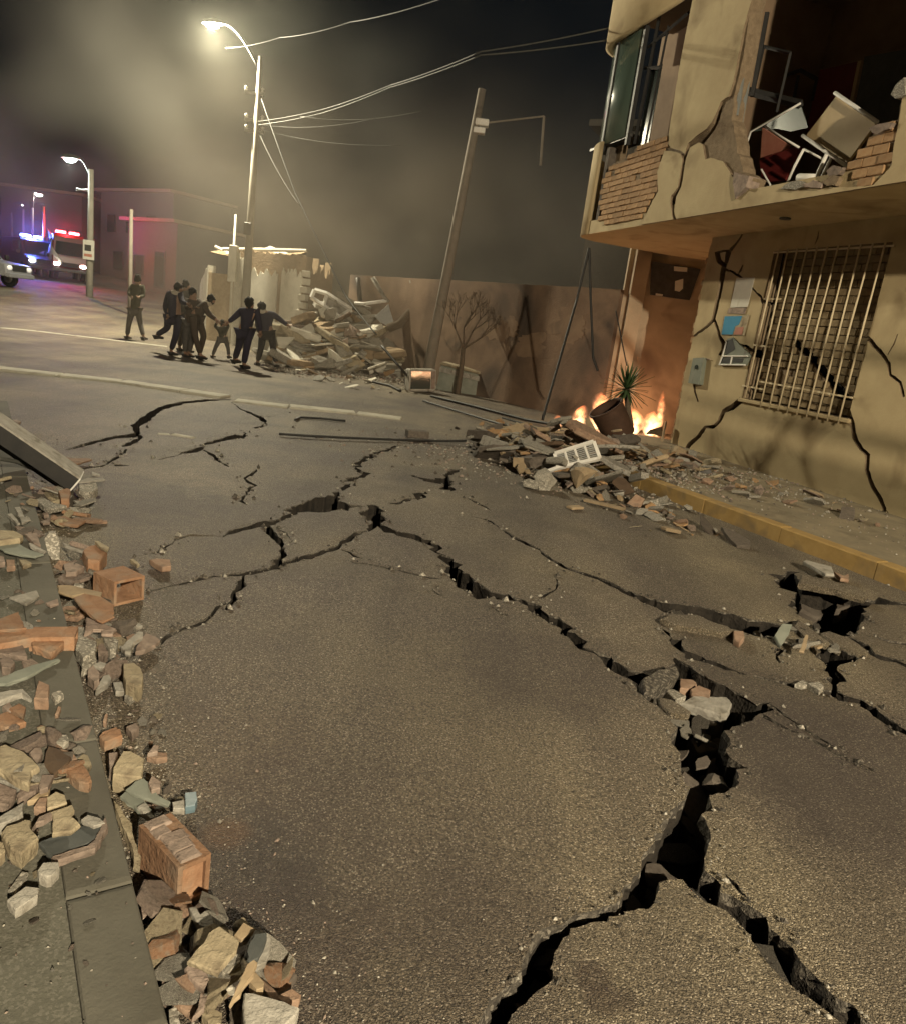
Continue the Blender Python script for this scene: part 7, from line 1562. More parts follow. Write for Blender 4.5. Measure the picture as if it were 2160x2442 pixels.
ftube('bent_branch', [(545, 490), (660, 425)], .06, WOOD_D, 'short dark beam in the upper heap', 'beam', -.3)
wf = empty('window_frame'); wf.location = beside(*F2(470, 380), hb_); tag(wf, 'tilted white window frame on top of the collapsed house heap', 'window frame')
q4 = [beside(*F2(x, y), hb_) - wf.location for x, y in ((370, 238), (470, 268), (665, 395), (570, 455), (345, 298))]
for i in range(5): MB().tube([q4[i], q4[(i + 1) % 5]], .06, 4).build('frame_bar', WHITEP, wf)
MB().tube([q4[1], beside(*F2(445, 365), hb_) - wf.location], .05, 4).build('mullion', WHITEP, wf)
MB().add([q4[1] + Vector((0, .03, 0)), q4[2] + Vector((0, .03, 0)), q4[3] + Vector((0, .03, 0)), beside(*F2(445, 365), hb_) - wf.location + Vector((0, .03, 0))] + [q + Vector((0, .06, 0)) for q in (q4[1], q4[2], q4[3], beside(*F2(445, 365), hb_) - wf.location)], [(0, 1, 2, 3), (7, 6, 5, 4), (0, 4, 5, 1), (1, 5, 6, 2), (2, 6, 7, 3), (3, 7, 4, 0)]).build('panel', CONC_P, wf)

# television and cabinet thrown into the street
tv0 = ground(*DD(842, 782)); yaw = Matrix.Rotation(.5, 4, 'Z')
te = empty('television', M=Matrix.Translation(tv0) @ yaw @ Matrix.Rotation(-.08, 4, 'Y')); tag(te, 'old box television with dark screen lying by the rubble heap', 'television')
MB().box((-.34, -.02, 0), (.34, .22, .52), bev=.03).build('casing', CONC_P, te); MB().box((-.30, -.035, .07), (.2, -.021, .48), bev=.006).build('screen', GLASS, te); MB().box((-.24, .22, .05), (.24, .5, .44), bev=.06).build('tube_housing', DARKM, te); MB().box((.22, -.032, .07), (.32, -.021, .48)).build('control_strip', PINK, te)
cb0 = ground(*DD(905, 782)); ce = empty('cabinet', M=Matrix.Translation(cb0 + Vector((.1, .2, 0))) @ Matrix.Rotation(-.15, 4, 'Z') @ Matrix.Rotation(.10, 4, 'Y')); tag(ce, 'beige chest with worn pale edge standing right of the television', 'cabinet')
MB().box((-.5, -.3, -.05), (.5, .3, .56), bev=.02).build('chest_body', GREENG, ce); MB().box((-.53, -.34, .565), (.53, .32, .64), bev=.02).build('lid', SAND, ce); MB().box((-.51, -.335, .40), (.51, -.302, .52), bev=.006).build('pale_edge', CONC_P, ce)
for x in (-.42, .42): MB().box((x - .05, -.3, -.1), (x + .05, -.2, -.051)).build('foot', DARKM, ce)

# ------------------------------------------------------------------ people
def skin_obj(name, verts, edges, mat, parent, lv=2):
    """verts: list of (Vector, radius); grown with a Skin modifier"""
    me = bpy.data.meshes.new(name); me.from_pydata([tuple(v[0]) for v in verts], edges, []); me.materials.append(mat)
    o = bpy.data.objects.new(name, me); COL.objects.link(o); o.parent = parent
    bm = bmesh.new(); bm.from_mesh(me); ly = bm.verts.layers.skin.verify()
    bm.verts.ensure_lookup_table()
    for i, v in enumerate(bm.verts):
        r = verts[i][1]; v[ly].radius = r if isinstance(r, tuple) else (r, r); v[ly].use_root = (i == 0)
    bm.to_mesh(me); bm.free()
    o.modifiers.new('skin', 'SKIN').use_smooth_shade = True
    s_ = o.modifiers.new('sub', 'SUBSURF'); s_.levels = s_.render_levels = lv
    return o
def person(label, feet, j, jacket, trousers, hairm=HAIR, scale=1.0, cap=None, extra=None, dpt=None, skirt=False):
    """j: joint -> (x, y[, depth offset]) in the enlarged view of the group; feet: ground point below"""
    e = empty('person', feet); tag(e, label, 'person', 'people hurrying across the street')
    J = {}
    for k, v in j.items():
        p = beside(*P3(v[0], v[1]), feet + Vector((0, v[2] if len(v) > 2 else 0, 0))) - feet; J[k] = p
    # keep the soles on the ground
    for sd in 'lr':
        f = J['ankle_' + sd]
    low_ = min(J['ankle_l'].z, J['ankle_r'].z); dz = 0.075 - low_
    if abs(dz) > .001:
        for k in J: J[k] = J[k] + Vector((0, 0, dz))
    s = scale
    face = J.get('face', Vector((0, -1, 0))); fdir = Vector((extra or (0, -1, 0))).normalized()
    pel = (J['hip_l'] + J['hip_r']) / 2; che = (J['sh_l'] + J['sh_r']) / 2; nk = J['neck']; hd = J['head']
    V = [(pel, (.15 * s, .11 * s)), (pel.lerp(che, .45), (.135 * s, .10 * s)), (pel.lerp(che, .85), (.16 * s, .11 * s)), (nk, .06 * s), (hd - Vector((0, 0, .05 * s)), (.072 * s, .08 * s)), (hd + Vector((0, 0, .06 * s)), (.075 * s, .085 * s))]
    E = [(0, 1), (1, 2), (2, 3), (3, 4), (4, 5)]
    for sd in 'lr':
        n = len(V); V += [(J['sh_' + sd], .066 * s), (J['el_' + sd], .045 * s), (J['ha_' + sd].lerp(J['el_' + sd], .12), .03 * s), (J['ha_' + sd], (.038 * s, .02 * s))]
        E += [(2, n), (n, n + 1), (n + 1, n + 2), (n + 2, n + 3)]
        n = len(V); V += [(J['hip_' + sd], .095 * s), (J['kn_' + sd], .062 * s), (J['ankle_' + sd], .042 * s), (J['ankle_' + sd] + fdir * .15 * s + Vector((0, 0, -.035 * s)), (.042 * s, .028 * s))]
        E += [(0, n), (n, n + 1), (n + 1, n + 2), (n + 2, n + 3)]
    # nose
    n = len(V); V.append((hd + fdir * .10 * s, .014 * s)); E.append((4, n))
    body = skin_obj('body', V, E, SKIN, e)
    # fingers
    for sd in 'lr':
        h = J['ha_' + sd]; d = (h - J['el_' + sd]).normalized(); sdv = d.cross(Vector((0, 1, 0))); sdv = sdv.normalized() if sdv.length > .1 else Vector((1, 0, 0)); cv = d.cross(sdv)
        fv, fe = [], []
        hand = MB()
        for k in range(4):
            a = h + sdv * (k - 1.5) * .019 * s; ln = (.075, .085, .08, .06)[k] * s
            hand.tube([a, a + d * ln * .5 + cv * .006, a + d * ln * .8 + cv * .022, a + d * ln * .95 + cv * .04], [.009 * s, .0085 * s, .0075 * s, .006 * s], 6)
        a = h - sdv * .03 * s - d * .03; hand.tube([a, a - sdv * .03 * s + d * .02 * s, a - sdv * .035 * s + d * .055 * s], [.011 * s, .01 * s, .008 * s], 6)
        hand.build('fingers', SKIN, body, True)
    # clothing
    g = 1.16
    T = [(pel - Vector((0, 0, .06 * s)), (.158 * s, .13 * s)), (pel.lerp(che, .45), (.165 * s, .13 * s)), (pel.lerp(che, .88), (.185 * s, .135 * s)), (nk - Vector((0, 0, .02 * s)), (.085 * s, .085 * s))]
    TE = [(0, 1), (1, 2), (2, 3)]
    for sd in 'lr':
        n = len(T); T += [(J['sh_' + sd], .085 * s), (J['el_' + sd], .062 * s), (J['ha_' + sd].lerp(J['el_' + sd], .18), .046 * s)]; TE += [(2, n), (n, n + 1), (n + 1, n + 2)]
    skin_obj('jacket', T, TE, jacket, e)
    Q = [(pel, (.165 * s, .13 * s))]; QE = []
    for sd in 'lr':
        n = len(Q); Q += [(J['hip_' + sd].lerp(J['kn_' + sd], .12), .108 * s), (J['kn_' + sd], .078 * s), (J['ankle_' + sd].lerp(J['kn_' + sd], .1), .064 * s)]; QE += [(0, n), (n, n + 1), (n + 1, n + 2)]
    skin_obj('trousers', Q, QE, trousers, e)
    for sd in 'lr':
        a = J['ankle_' + sd]; skin_obj('shoe', [(a + Vector((0, 0, -.02 * s)), .056 * s), (a - fdir * .035 * s + Vector((0, 0, -.04 * s)), .045 * s), (a + fdir * .09 * s + Vector((0, 0, -.04 * s)), (.05 * s, .038 * s)), (a + fdir * .185 * s + Vector((0, 0, -.045 * s)), (.04 * s, .028 * s))], [(0, 1), (0, 2), (2, 3)], BLACKC, e, 2)
    hm = MB().ball(tuple(hd + Vector((0, 0, .035 * s)) - fdir * .018 * s), .101 * s, 14, 9, (.9, 1.0, 1.1), nz=.5)
    hm.build('hair', hairm, e, True)
    if cap: MB().ball(tuple(hd + Vector((0, 0, .07 * s))), .108 * s, 14, 8, (1, 1.05, .7)).build('cap', cap, e, True)
    if dpt is not None: MB().lathe([(.085 * s, -.05 * s), (.125 * s, -.01 * s), (.12 * s, .03 * s), (.08 * s, .06 * s)], 14, M=Matrix.Translation(nk)).build('scarf', dpt, e, True)
    return e
gp3 = lambda x, y: ground(*P3(x, y))
person('lone person in olive jacket walking away at the left of the group', gp3(180, 703), dict(head=(207, 128), neck=(200, 172), sh_l=(140, 195), sh_r=(252, 200), el_l=(118, 262, -.1), el_r=(258, 290, -.05), ha_l=(150, 300, -.3), ha_r=(205, 300, -.3), hip_l=(145, 420), hip_r=(205, 420), kn_l=(115, 555, -.1), kn_r=(225, 555, .1), ankle_l=(98, 682), ankle_r=(258, 690)), OLIVE, GREYC, extra=(.2, 1, 0))
person('person in long navy coat running with one foot kicked back', gp3(520, 845), dict(head=(605, 215), neck=(580, 258), sh_l=(505, 270), sh_r=(620, 275), el_l=(470, 400, .1), el_r=(640, 350, -.2), ha_l=(500, 495, -.2), ha_r=(705, 365, -.3), hip_l=(505, 500), hip_r=(600, 500), kn_l=(490, 605, .1), kn_r=(580, 660, -.1), ankle_l=(380, 670, .25), ankle_r=(525, 830)), NAVY, NAVY, extra=(1, .2, 0), dpt=PALEC, scale=1.05)
person('person with dark hair at the back of the group, behind the navy coat', gp3(640, 815), dict(head=(683, 178), neck=(680, 222), sh_l=(620, 240), sh_r=(735, 245), el_l=(610, 350), el_r=(750, 350), ha_l=(640, 430, -.1), ha_r=(740, 440, -.1), hip_l=(640, 460), hip_r=(705, 460), kn_l=(630, 620), kn_r=(700, 620), ankle_l=(610, 790), ankle_r=(690, 800)), GREYC, BROWNC, extra=(1, 0, 0))
person('person in grey jacket in the middle of the group, arm on the stooping one', gp3(660, 868), dict(head=(745, 258), neck=(745, 308), sh_l=(690, 330), sh_r=(800, 335), el_l=(680, 400, -.15), el_r=(835, 380, -.1), ha_l=(730, 385, -.3), ha_r=(800, 400, -.3), hip_l=(690, 520), hip_r=(760, 520), kn_l=(670, 690), kn_r=(740, 680), ankle_l=(665, 850), ankle_r=(700, 850)), BROWNC, GREYC, extra=(1, -.3, 0))
person('stooping person in brown reaching forward to hold the child by the hand', gp3(820, 895), dict(head=(925, 332), neck=(880, 360), sh_l=(850, 370, -.15), sh_r=(840, 390, .15), el_l=(890, 465, -.1), el_r=(920, 480, .1), ha_l=(985, 530, -.05), ha_r=(990, 535, .1), hip_l=(745, 480, -.1), hip_r=(790, 490, .1), kn_l=(765, 690, -.15), kn_r=(850, 680, .15), ankle_l=(820, 875, -.1), ankle_r=(800, 870, .25)), BROWNC, BROWNC, extra=(1, -.2, 0), dpt=PALEC)
person('small child held by both hands between two adults', gp3(1020, 895), dict(head=(1032, 560), neck=(1030, 592), sh_l=(985, 605), sh_r=(1075, 605), el_l=(955, 590, -.05), el_r=(1090, 590, -.05), ha_l=(985, 540, -.1), ha_r=(1075, 555, -.1), hip_l=(1005, 710), hip_r=(1060, 710), kn_l=(965, 795, -.1), kn_r=(1085, 795, .1), ankle_l=(935, 875), ankle_r=(1095, 880)), OLIVE, GREYC, extra=(.3, 1, 0), scale=.68)
person('tall person in dark suit reaching left to hold the child', gp3(1235, 980), dict(head=(1302, 368), neck=(1300, 412), sh_l=(1215, 435), sh_r=(1370, 440), el_l=(1150, 495, -.05), el_r=(1395, 560), ha_l=(1075, 555, -.1), ha_r=(1405, 660, -.1), hip_l=(1215, 630), hip_r=(1295, 630), kn_l=(1195, 775, .15), kn_r=(1270, 790, -.1), ankle_l=(1150, 910, .4), ankle_r=(1240, 965)), NAVY, NAVY, extra=(.4, .6, 0), scale=1.1)
person('rightmost person with cap and pale scarf, arm stretched out to the right', gp3(1470, 965), dict(head=(1415, 405), neck=(1425, 440), sh_l=(1375, 460), sh_r=(1530, 465), el_l=(1375, 570), el_r=(1605, 520), ha_l=(1405, 665, -.1), ha_r=(1685, 580, -.1), hip_l=(1430, 640), hip_r=(1510, 640), kn_l=(1410, 790, -.1), kn_r=(1530, 800, .1), ankle_l=(1375, 935), ankle_r=(1560, 955)), NAVY, BLACKC, cap=BLACKC, dpt=PALEC, extra=(-.5, .8, 0), scale=1.05)

# ------------------------------------------------------------------ vehicles in the far street
def vehicle(label, pos, heading, paint, beacon=None, beacon_power=0, kind='pickup', head_on=True, Lh=5.0, w=1.85, h=1.8, lit=30):
    e = empty({'truck': 'fire_truck', 'van': 'police_van'}.get(kind, 'pickup_truck'), M=Matrix.Translation(pos) @ Matrix.Rotation(heading, 4, 'Z')); tag(e, label, 'truck' if kind != 'van' else 'van')
    hw = w / 2                                      # local +x is forward
    if kind == 'truck':
        side = [(-2.6, .5), (2.5, .5), (2.62, .7), (2.55, 1.25), (2.3, 2.35), (2.1, 2.5), (.6, 2.5), (.6, 2.3), (-2.6, 2.3)]; h = 2.5
        glass_q = ((2.52, 1.35), (2.30, 2.25))
    elif kind == 'van':
        side = [(-2.4, .4), (2.4, .4), (2.5, .6), (2.4, .95), (1.7, 1.15), (1.0, 1.95), (.7, 2.05), (-2.3, 2.05), (-2.45, 1.8)]; glass_q = ((1.66, 1.2), (1.05, 1.9))
    else:
        side = [(-2.5, .45), (2.35, .45), (2.5, .6), (2.45, .98), (1.2, 1.12), (.55, 1.72), (-.75, 1.76), (-.95, 1.15), (-2.5, 1.12)]; glass_q = ((1.17, 1.15), (.62, 1.66))
    n = len(side); mb = MB()
    for y, k in ((-hw, .0), (-hw + .06, 1), (hw - .06, 1), (hw, 0)):
        for x, z in side:
            tuck = .10 * max(0, (z - 1.1)) if True else 0
            yy = y * (1 - .09 * max(0, z - 1.1)); mb.v.append((x * (1 if k else .985), yy, z if k else (z - .03 if z > .6 else z + .02)))
    for r_ in range(3):
        for i in range(n): mb.f.append((r_ * n + i, r_ * n + (i + 1) % n, (r_ + 1) * n + (i + 1) % n, (r_ + 1) * n + i))
    mb.f += [tuple(range(n))[::-1], tuple(range(3 * n, 4 * n))]; mb.m = [0] * len(mb.f)
    body = fixnormals(mb.build('body', paint, e))
    (x0, z0), (x1, z1) = glass_q; dx = .02
    MB().add([(x0 + dx, -hw * .82, z0), (x0 + dx, hw * .82, z0), (x1 + dx, hw * .74, z1), (x1 + dx, -hw * .74, z1), (x0 - .01, -hw * .82, z0), (x0 - .01, hw * .82, z0), (x1 - .01, hw * .74, z1), (x1 - .01, -hw * .74, z1)], [(0, 1, 2, 3), (4, 7, 6, 5), (0, 4, 5, 1), (1, 5, 6, 2), (2, 6, 7, 3), (3, 7, 4, 0)]).build('windscreen', GLASS, e)
    for sy in (-1, 1):
        y = sy * hw * .97; xa, xb = (.5, 1.9) if kind == 'truck' else (-.6, .55) if kind == 'pickup' else (-.2, .95); za, zb = (1.45, 2.2) if kind == 'truck' else (1.2, 1.62) if kind == 'pickup' else (1.25, 1.85)
        MB().box((xa, y - .02 if sy < 0 else y - .03, za), (xb, y + .03 if sy < 0 else y + .02, zb), bev=.008).build('side_window', GLASS, e)
        MB().box((1.2 if kind != 'truck' else 2.1, sy * (hw + .12) - .1, 1.15), (1.28 if kind != 'truck' else 2.2, sy * (hw + .12) + .1, 1.35), bev=.02).build('mirror', BLACKP, e)
        hx = 2.5 if kind != 'truck' else 2.6
        MB().ball((hx, sy * hw * .74, .82), .13, 10, 7, (.5, 1.3, .8)).build('headlight', glow('headlight_' + label[:9] + str(sy), (1.0, .96, .9), lit), e, True)
        for wx in (-1.55, 1.5):
            tM = Matrix.Translation((wx, sy * (hw - .1), .36)) @ Matrix.Rotation(PI / 2, 4, 'X')
            ty = MB().lathe([(.2, -.11), (.35, -.11), (.37, -.07), (.37, .07), (.35, .11), (.2, .11)], 20, M=tM).build('wheel', TYRE, e, True)
            MB().lathe([(.0, -.115), (.19, -.115), (.21, -.08), (.21, .08), (.19, .115), (0, .115)], 16, M=tM).build('rim', STEEL, ty, True)
    MB().box((2.42 if kind != 'truck' else 2.55, -hw * .96, .42), (2.62 if kind != 'truck' else 2.75, hw * .96, .62), bev=.03).build('bumper', DARKM if kind != 'pickup' else CARW, e)
    MB().box((2.46 if kind != 'truck' else 2.58, -hw * .5, .7), (2.53 if kind != 'truck' else 2.66, hw * .5, .95), bev=.01).build('grille', BLACKP, e)
    if beacon:
        bx = .0 if kind == 'pickup' else (1.5 if kind == 'truck' else .3); bz = max(z for x, z in side) + .01
        lb_ = MB().box((bx - .14, -hw * .7, bz), (bx + .14, hw * .7, bz + .06), bev=.01).build('light_bar', BLACKP, e)
        for sy in (-1, 1):
            MB().box((bx - .12, sy * hw * .38 - .26, bz + .062), (bx + .12, sy * hw * .38 + .26, bz + .2), bev=.03).build('beacon', glow('beacon_' + label[:8] + str(sy), beacon, 120 if beacon[2] > .5 else 90), lb_)
        point_light('beacon_light', (bx, 0, bz + .55), beacon_power, beacon, .25, e)
    return e
def at_dist(x, y, dist):
    d = ray(*DD(x, y)); p = C0 + d * (dist / d.y); p.z = rise(p.x, p.y); return p
p = at_dist(-70, 540, 34); vehicle('silver pickup cut off by the left picture edge', p, math.atan2(-p.y, -p.x) + .95, CARW, lit=0.3)
p = at_dist(62, 540, 46); vehicle('dark police van with blue flashing lights near the left edge', p, math.atan2(-p.y, -p.x) + .3, CARD, (.10, .16, 1.0), 1500, 'van', lit=30)
p = at_dist(128, 540, 47); vehicle('red fire truck with red flashing beacons facing the viewer', p, math.atan2(-p.y, -p.x) + .12, CARR, (1.0, .03, .04), 1500, 'truck', lit=50)

# ------------------------------------------------------------------ fire
def flame_mat():
    m = bpy.data.materials.new('flame'); m.use_nodes = True; nt = m.node_tree; L = nt.links; nt.nodes.remove(nt.nodes['Principled BSDF'])
    pv = nd(nt, 'ShaderNodeVolumePrincipled'); pv.inputs['Density'].default_value = .3; L.new(pv.outputs['Volume'], nt.nodes['Material Output'].inputs['Volume'])
    tc = nd(nt, 'ShaderNodeTexCoord'); sx = nd(nt, 'ShaderNodeSeparateXYZ'); L.new(tc.outputs['Generated'], sx.inputs['Vector'])
    ns = nd(nt, 'ShaderNodeTexNoise'); ns.inputs['Scale'].default_value = 9; ns.inputs['Detail'].default_value = 3; L.new(tc.outputs['Object'], ns.inputs['Vector'])
    r = nd(nt, 'ShaderNodeValToRGB'); r.color_ramp.elements[0].color = (1, .58, .26, 1); r.color_ramp.elements[1].color = (1, .20, .05, 1); L.new(sx.outputs['Z'], r.inputs['Fac']); L.new(r.outputs['Color'], pv.inputs['Emission Color'])
    dn = nd(nt, 'ShaderNodeVectorMath', operation='DISTANCE'); mp = nd(nt, 'ShaderNodeMapping'); mp.inputs['Scale'].default_value = (1, 1, .55); L.new(tc.outputs['Generated'], mp.inputs['Vector']); L.new(mp.outputs['Vector'], dn.inputs[0]); dn.inputs[1].default_value = (.5, .5, .16)
    k = nd(nt, 'ShaderNodeMapRange', interpolation_type='SMOOTHSTEP'); k.inputs['From Min'].default_value = .05; k.inputs['From Max'].default_value = .5; k.inputs['To Min'].default_value = 1; k.inputs['To Max'].default_value = 0; L.new(dn.outputs['Value'], k.inputs['Value'])
    n2 = nd(nt, 'ShaderNodeMapRange'); n2.inputs['From Min'].default_value = .38; n2.inputs['From Max'].default_value = .62; n2.inputs['To Min'].default_value = 0; n2.inputs['To Max'].default_value = 34; L.new(ns.outputs['Fac'], n2.inputs['Value'])
    mu = nd(nt, 'ShaderNodeMath', operation='MULTIPLY'); L.new(k.outputs['Result'], mu.inputs[0]); L.new(n2.outputs['Result'], mu.inputs[1]); L.new(mu.outputs['Value'], pv.inputs['Emission Strength'])
    return m
FLAME = flame_mat()
def fire(label, p, items, power):
    e = empty('fire', p); tag(e, label, 'fire', 'small fires in the wreckage')
    for (x, y, h, w) in items:
        mb = MB(); o = []
        for i in range(9):
            t = i / 8; r_ = w * (math.sin(PI * min(1, t * .86 + .10)) ** .6) * (1 - t * .35) * (1 if t < .99 else .05)
            for k in range(10):
                a = 2 * PI * k / 10; q = Vector((math.cos(a) * 1.5, math.sin(a) * 1.5, t * 3 + x * 9)); nz = 1 + .6 * noise.noise(q)
                mb.v.append((x + math.cos(a) * r_ * nz + .25 * w * math.sin(t * 5 + x * 7) * t, y + math.sin(a) * r_ * nz, h * t))
        for i in range(8):
            for k in range(10): mb.f.append((i * 10 + k, i * 10 + (k + 1) % 10, i * 10 + 10 + (k + 1) % 10, i * 10 + 10 + k))
        mb.m = [0] * len(mb.f); mb.build('flame', FLAME, e, True)
    if power: point_light('fire_light', (0, -.12, .3), power, (1.0, .52, .28), .3, e)
    return e
def fpos(x, y): p = ground(*DD(x, 870)); q = beside(*DD(x, y), Vector((0, 14.75, 0))); return Vector((q.x, 14.75, 0))
f1 = fpos(1203, 800); f2 = fpos(1268, 815); f3 = fpos(1322, 800)
fire('bright fire left of the tipped pot', f1, [(0, 0, .72, .28), (.25, .1, .5, .2), (-.35, .15, .42, .2)], 40)
fire('fire burning under the yucca, right of the pot', f2, [(0, 0, .50, .30), (.35, .05, .5, .22)], 20)
fire('tall thin fire climbing beside the broken wall edge', f3, [(.0, 0, .9, .12), (-.12, 0, .42, .18)], 8)
fire('tiny flame at the wall foot left of the pot', ground(*DD(1131, 818)), [(0, 0, .34, .13), (.24, 0, .2, .11), (.55, .05, .3, .14)], 22)
fire('small flame burning behind the laths', ground(*DD(1110, 860)), [(0, 0, .3, .12)], 0)

# ------------------------------------------------------------------ loose grit
def grit():
    mb = MB(); rg = random.Random(11)
    bbs = [(min(p[0] for p in q), max(p[0] for p in q), min(p[1] for p in q), max(p[1] for p in q), q) for q, _ in CRACKS]
    def bit(x, y, z, s_, m_=None):
        if z < .05 and any(b_[0] < x < b_[1] and b_[2] < y < b_[3] and inside((x, y), b_[4]) for b_ in bbs): return
        z += near_z(x, y) if z < .05 else 0
        a = rg.uniform(0, 6.28); c, s2 = math.cos(a) * s_, math.sin(a) * s_; k = rg.uniform(.4, .9)
        v = [(x + c, y + s2, z), (x - s2 * k, y + c * k, z), (x - c, y - s2, z), (x + s2 * k, y - c * k, z), (x + c * .3, y + s2 * .3, z + s_ * rg.uniform(.5, 1.0)), (x - c * .3, y - s2 * .3, z + s_ * rg.uniform(.4, .9))]
        mb.add(v, [(0, 1, 4), (1, 5, 4), (1, 2, 5), (2, 3, 5), (3, 4, 5), (3, 0, 4)], m_ if m_ is not None else rg.choice((0, 0, 1, 2)))
    for i in range(4200):                                # along the left kerb
        t = rg.random(); f_ = t * (len(lk) - 2); k = int(f_); p = lk[k].lerp(lk[k + 1], f_ - k); w = abs(rg.gauss(0, .22)) + .01
        q = p - kn * w; bit(q.x, q.y, .001, rg.uniform(.0015, .0055) * (2.2 if rg.random() < .06 else 1) * (.6 + .12 * q.y))
    for i in range(700):
        t = rg.random(); f_ = t * (len(lk) - 2); k = int(f_); p = lk[k].lerp(lk[k + 1], f_ - k) + kn * rg.uniform(.02, 1.6); bit(p.x, p.y, KH, rg.uniform(.0015, .006))
    for i in range(2600):
        y = rg.uniform(1.2, 14); x = rg.uniform(-.5 * y - .5, .5 * y); bit(x, y, rise(x, y) + .002, rg.uniform(.001, .003) * (1 + y * .15))
    for q, dep in CRACKS:                              # crumbs of asphalt along the broken lips
        for (x, y) in q:
            for _ in range(2 if y < 4.5 else 1):
              if y < 10 and rg.random() < (.6 if dep > .25 else .3):
                r_ = (.005 + .0018 * y) * (1.8 if rg.random() < .12 else 1); bit(x + rg.gauss(0, .018 + .004 * y), y + rg.gauss(0, .018 + .004 * y), .001, rg.uniform(.3, 1.3) * r_, rg.choice((3, 3, 0)))
    for i in range(800):
        t = rg.uniform(-.5, 9); o_ = rg.uniform(0, 2.2); p = bw(t, o_, 0); d_ = (p - k0).dot(rn)
        bit(p.x, p.y, (SK if d_ > .16 else .002), rg.uniform(.004, .016))
    for i in range(2400):
        a = rg.gauss(0, 1.4); b = rg.gauss(0, .8); p = Vector((hc.x + .5 + a, hc.y + b, 0)); d_ = (p - k0).dot(rn); bit(p.x, p.y, SK if (d_ > .16 and (p - k0).dot(rd) > .5) else .002, rg.uniform(.008, .03))
    for i in range(2200):
        q = fA + fd * rg.uniform(-.05, 1.1) * fL + fn * rg.gauss(.2, .7); bit(q.x, q.y, .002, rg.uniform(.015, .06))
    o = stuff(mb.build('grit', [CONC, PINK, DARKR, A_BREAK])); return o
grit()

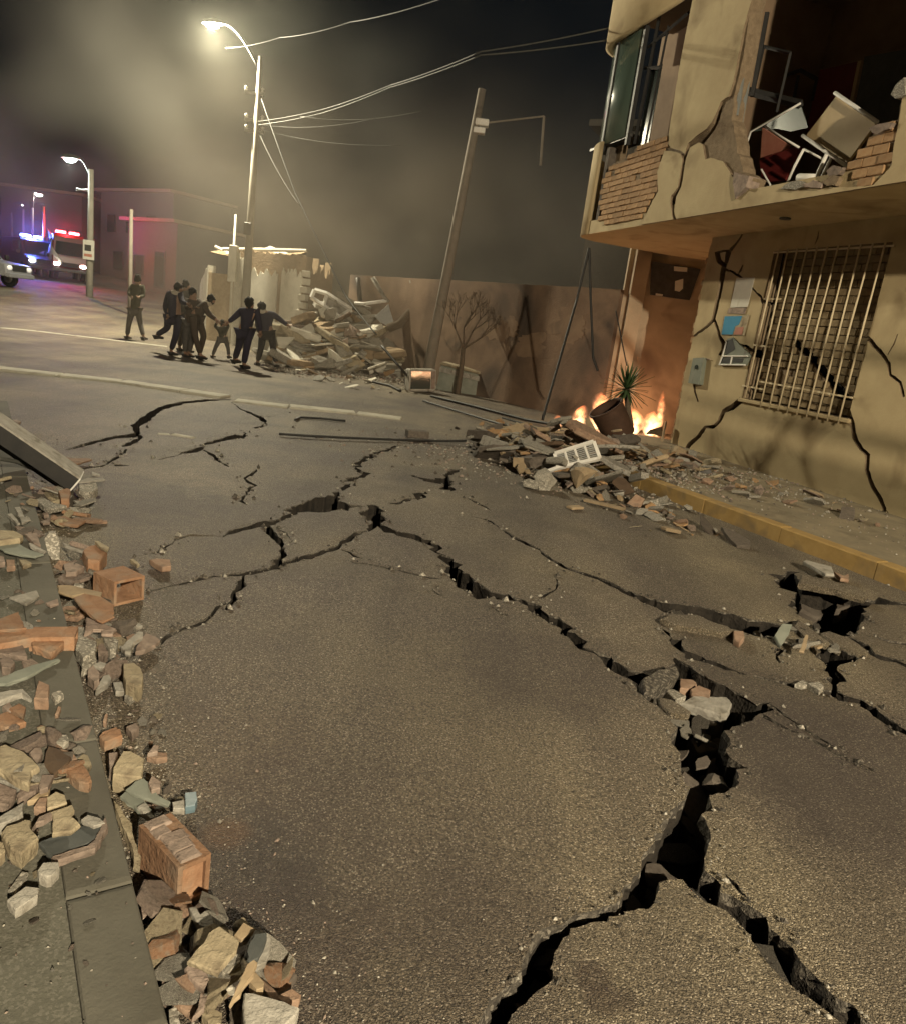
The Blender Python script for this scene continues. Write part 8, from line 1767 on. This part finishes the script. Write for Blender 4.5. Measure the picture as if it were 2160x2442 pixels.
# ------------------------------------------------------------------ smoke
def smoke(name, lo, hi, dens, scale, lo_r, hi_r, base, col, aniso=.25, fades=(('X', (0, .12, .78, 1.02)), ('Y', (0, .07, .9, 1)), ('Z', (-1, -.5, .22, .82))), label='brown-grey smoke drifting over the far street', far=2.2):
    m = bpy.data.materials.new(name); m.use_nodes = True; nt = m.node_tree; L = nt.links
    nt.nodes.remove(nt.nodes['Principled BSDF'])
    pv = nd(nt, 'ShaderNodeVolumePrincipled'); pv.inputs['Color'].default_value = (*col, 1); pv.inputs['Anisotropy'].default_value = aniso
    L.new(pv.outputs['Volume'], nt.nodes['Material Output'].inputs['Volume'])
    tc = nd(nt, 'ShaderNodeTexCoord'); n1 = nd(nt, 'ShaderNodeTexNoise'); n1.inputs['Scale'].default_value = scale; n1.inputs['Detail'].default_value = 1.5
    L.new(tc.outputs['Object'], n1.inputs['Vector'])
    mr = nd(nt, 'ShaderNodeMapRange'); mr.inputs['From Min'].default_value = lo_r; mr.inputs['From Max'].default_value = hi_r; mr.inputs['To Min'].default_value = base; mr.inputs['To Max'].default_value = dens
    L.new(n1.outputs['Fac'], mr.inputs['Value'])
    # fades out towards every face of its box
    g = nd(nt, 'ShaderNodeSeparateXYZ'); L.new(tc.outputs['Generated'], g.inputs['Vector']); out = mr.outputs['Result']
    for ax_, (a0, a1, b0, b1) in fades:
        for (u, v, c0_, c1_) in ((a0, a1, 0, 1), (b0, b1, 1, 0)):
            k = nd(nt, 'ShaderNodeMapRange', interpolation_type='SMOOTHSTEP'); k.inputs['From Min'].default_value = u; k.inputs['From Max'].default_value = v; k.inputs['To Min'].default_value = c0_; k.inputs['To Max'].default_value = c1_
            L.new(g.outputs[ax_], k.inputs['Value']); mu = nd(nt, 'ShaderNodeMath', operation='MULTIPLY'); L.new(out, mu.inputs[0]); L.new(k.outputs['Result'], mu.inputs[1]); out = mu.outputs['Value']
    k = nd(nt, 'ShaderNodeMapRange'); k.inputs['From Min'].default_value = .15; k.inputs['From Max'].default_value = .6; k.inputs['To Min'].default_value = .9; k.inputs['To Max'].default_value = far
    L.new(g.outputs['Y'], k.inputs['Value']); mu = nd(nt, 'ShaderNodeMath', operation='MULTIPLY'); L.new(out, mu.inputs[0]); L.new(k.outputs['Result'], mu.inputs[1]); out = mu.outputs['Value']
    L.new(out, pv.inputs['Density'])
    c = (Vector(lo) + Vector(hi)) / 2; o = MB().box(tuple(Vector(lo) - c), tuple(Vector(hi) - c)).build(name, m); o.location = c
    stuff(o); o['label'] = label; return o
smoke('smoke', (-46, 14.8, -1.0), (15, 72, 17), .040, .21, .50, .68, .0008, (.30, .285, .25))
lc = _lamp + Vector((1.0, 0.5, -1.2))
ff = (('X', (0, .42, .58, 1)), ('Y', (0, .42, .58, 1)), ('Z', (0, .42, .58, 1)))
smoke('smoke', tuple(lc - Vector((6.5, 5, 5.0))), tuple(lc + Vector((6.5, 5, 4.2))), .006, .28, .40, .66, .0014, (.5, .5, .44), .35, ff, 'pale smoke puff added as a halo round the brightest street lamp', .9)  # extra smoke added so the lamp gets a brighter halo
# lumps of road base and asphalt fallen into the lower branches of the fissure
fill(Z8, [(450, 1520), (740, 1400), (830, 1300), (850, 1400), (650, 1480), (500, 1580), (480, 1700), (330, 1858), (230, 1858), (390, 1640)], 26, lambda x, y: random.uniform(-.25, -.08), (.04, .11), ((DARKR, 3), (A_BREAK, 4)), 'in the left branch of the main fissure', gC)
fill(Z8, [(1010, 1260), (1060, 1280), (1220, 1420), (1400, 1620), (1640, 1858), (1570, 1858), (1300, 1630), (1100, 1400)], 26, lambda x, y: random.uniform(-.25, -.08), (.04, .11), ((DARKR, 3), (A_BREAK, 4)), 'in the right branch of the main fissure', gC)
smoke('smoke', (-10.5, 15.6, -0.6), (6.5, 27.5, 8.5), .085, .34, .42, .68, .012, (.42, .36, .28), .2, (('X', (0, .25, .85, 1)), ('Y', (0, .22, .8, 1)), ('Z', (-1, -.5, .25, 1))), 'brown dust cloud hanging over the rubble heap and boundary wall', .9)
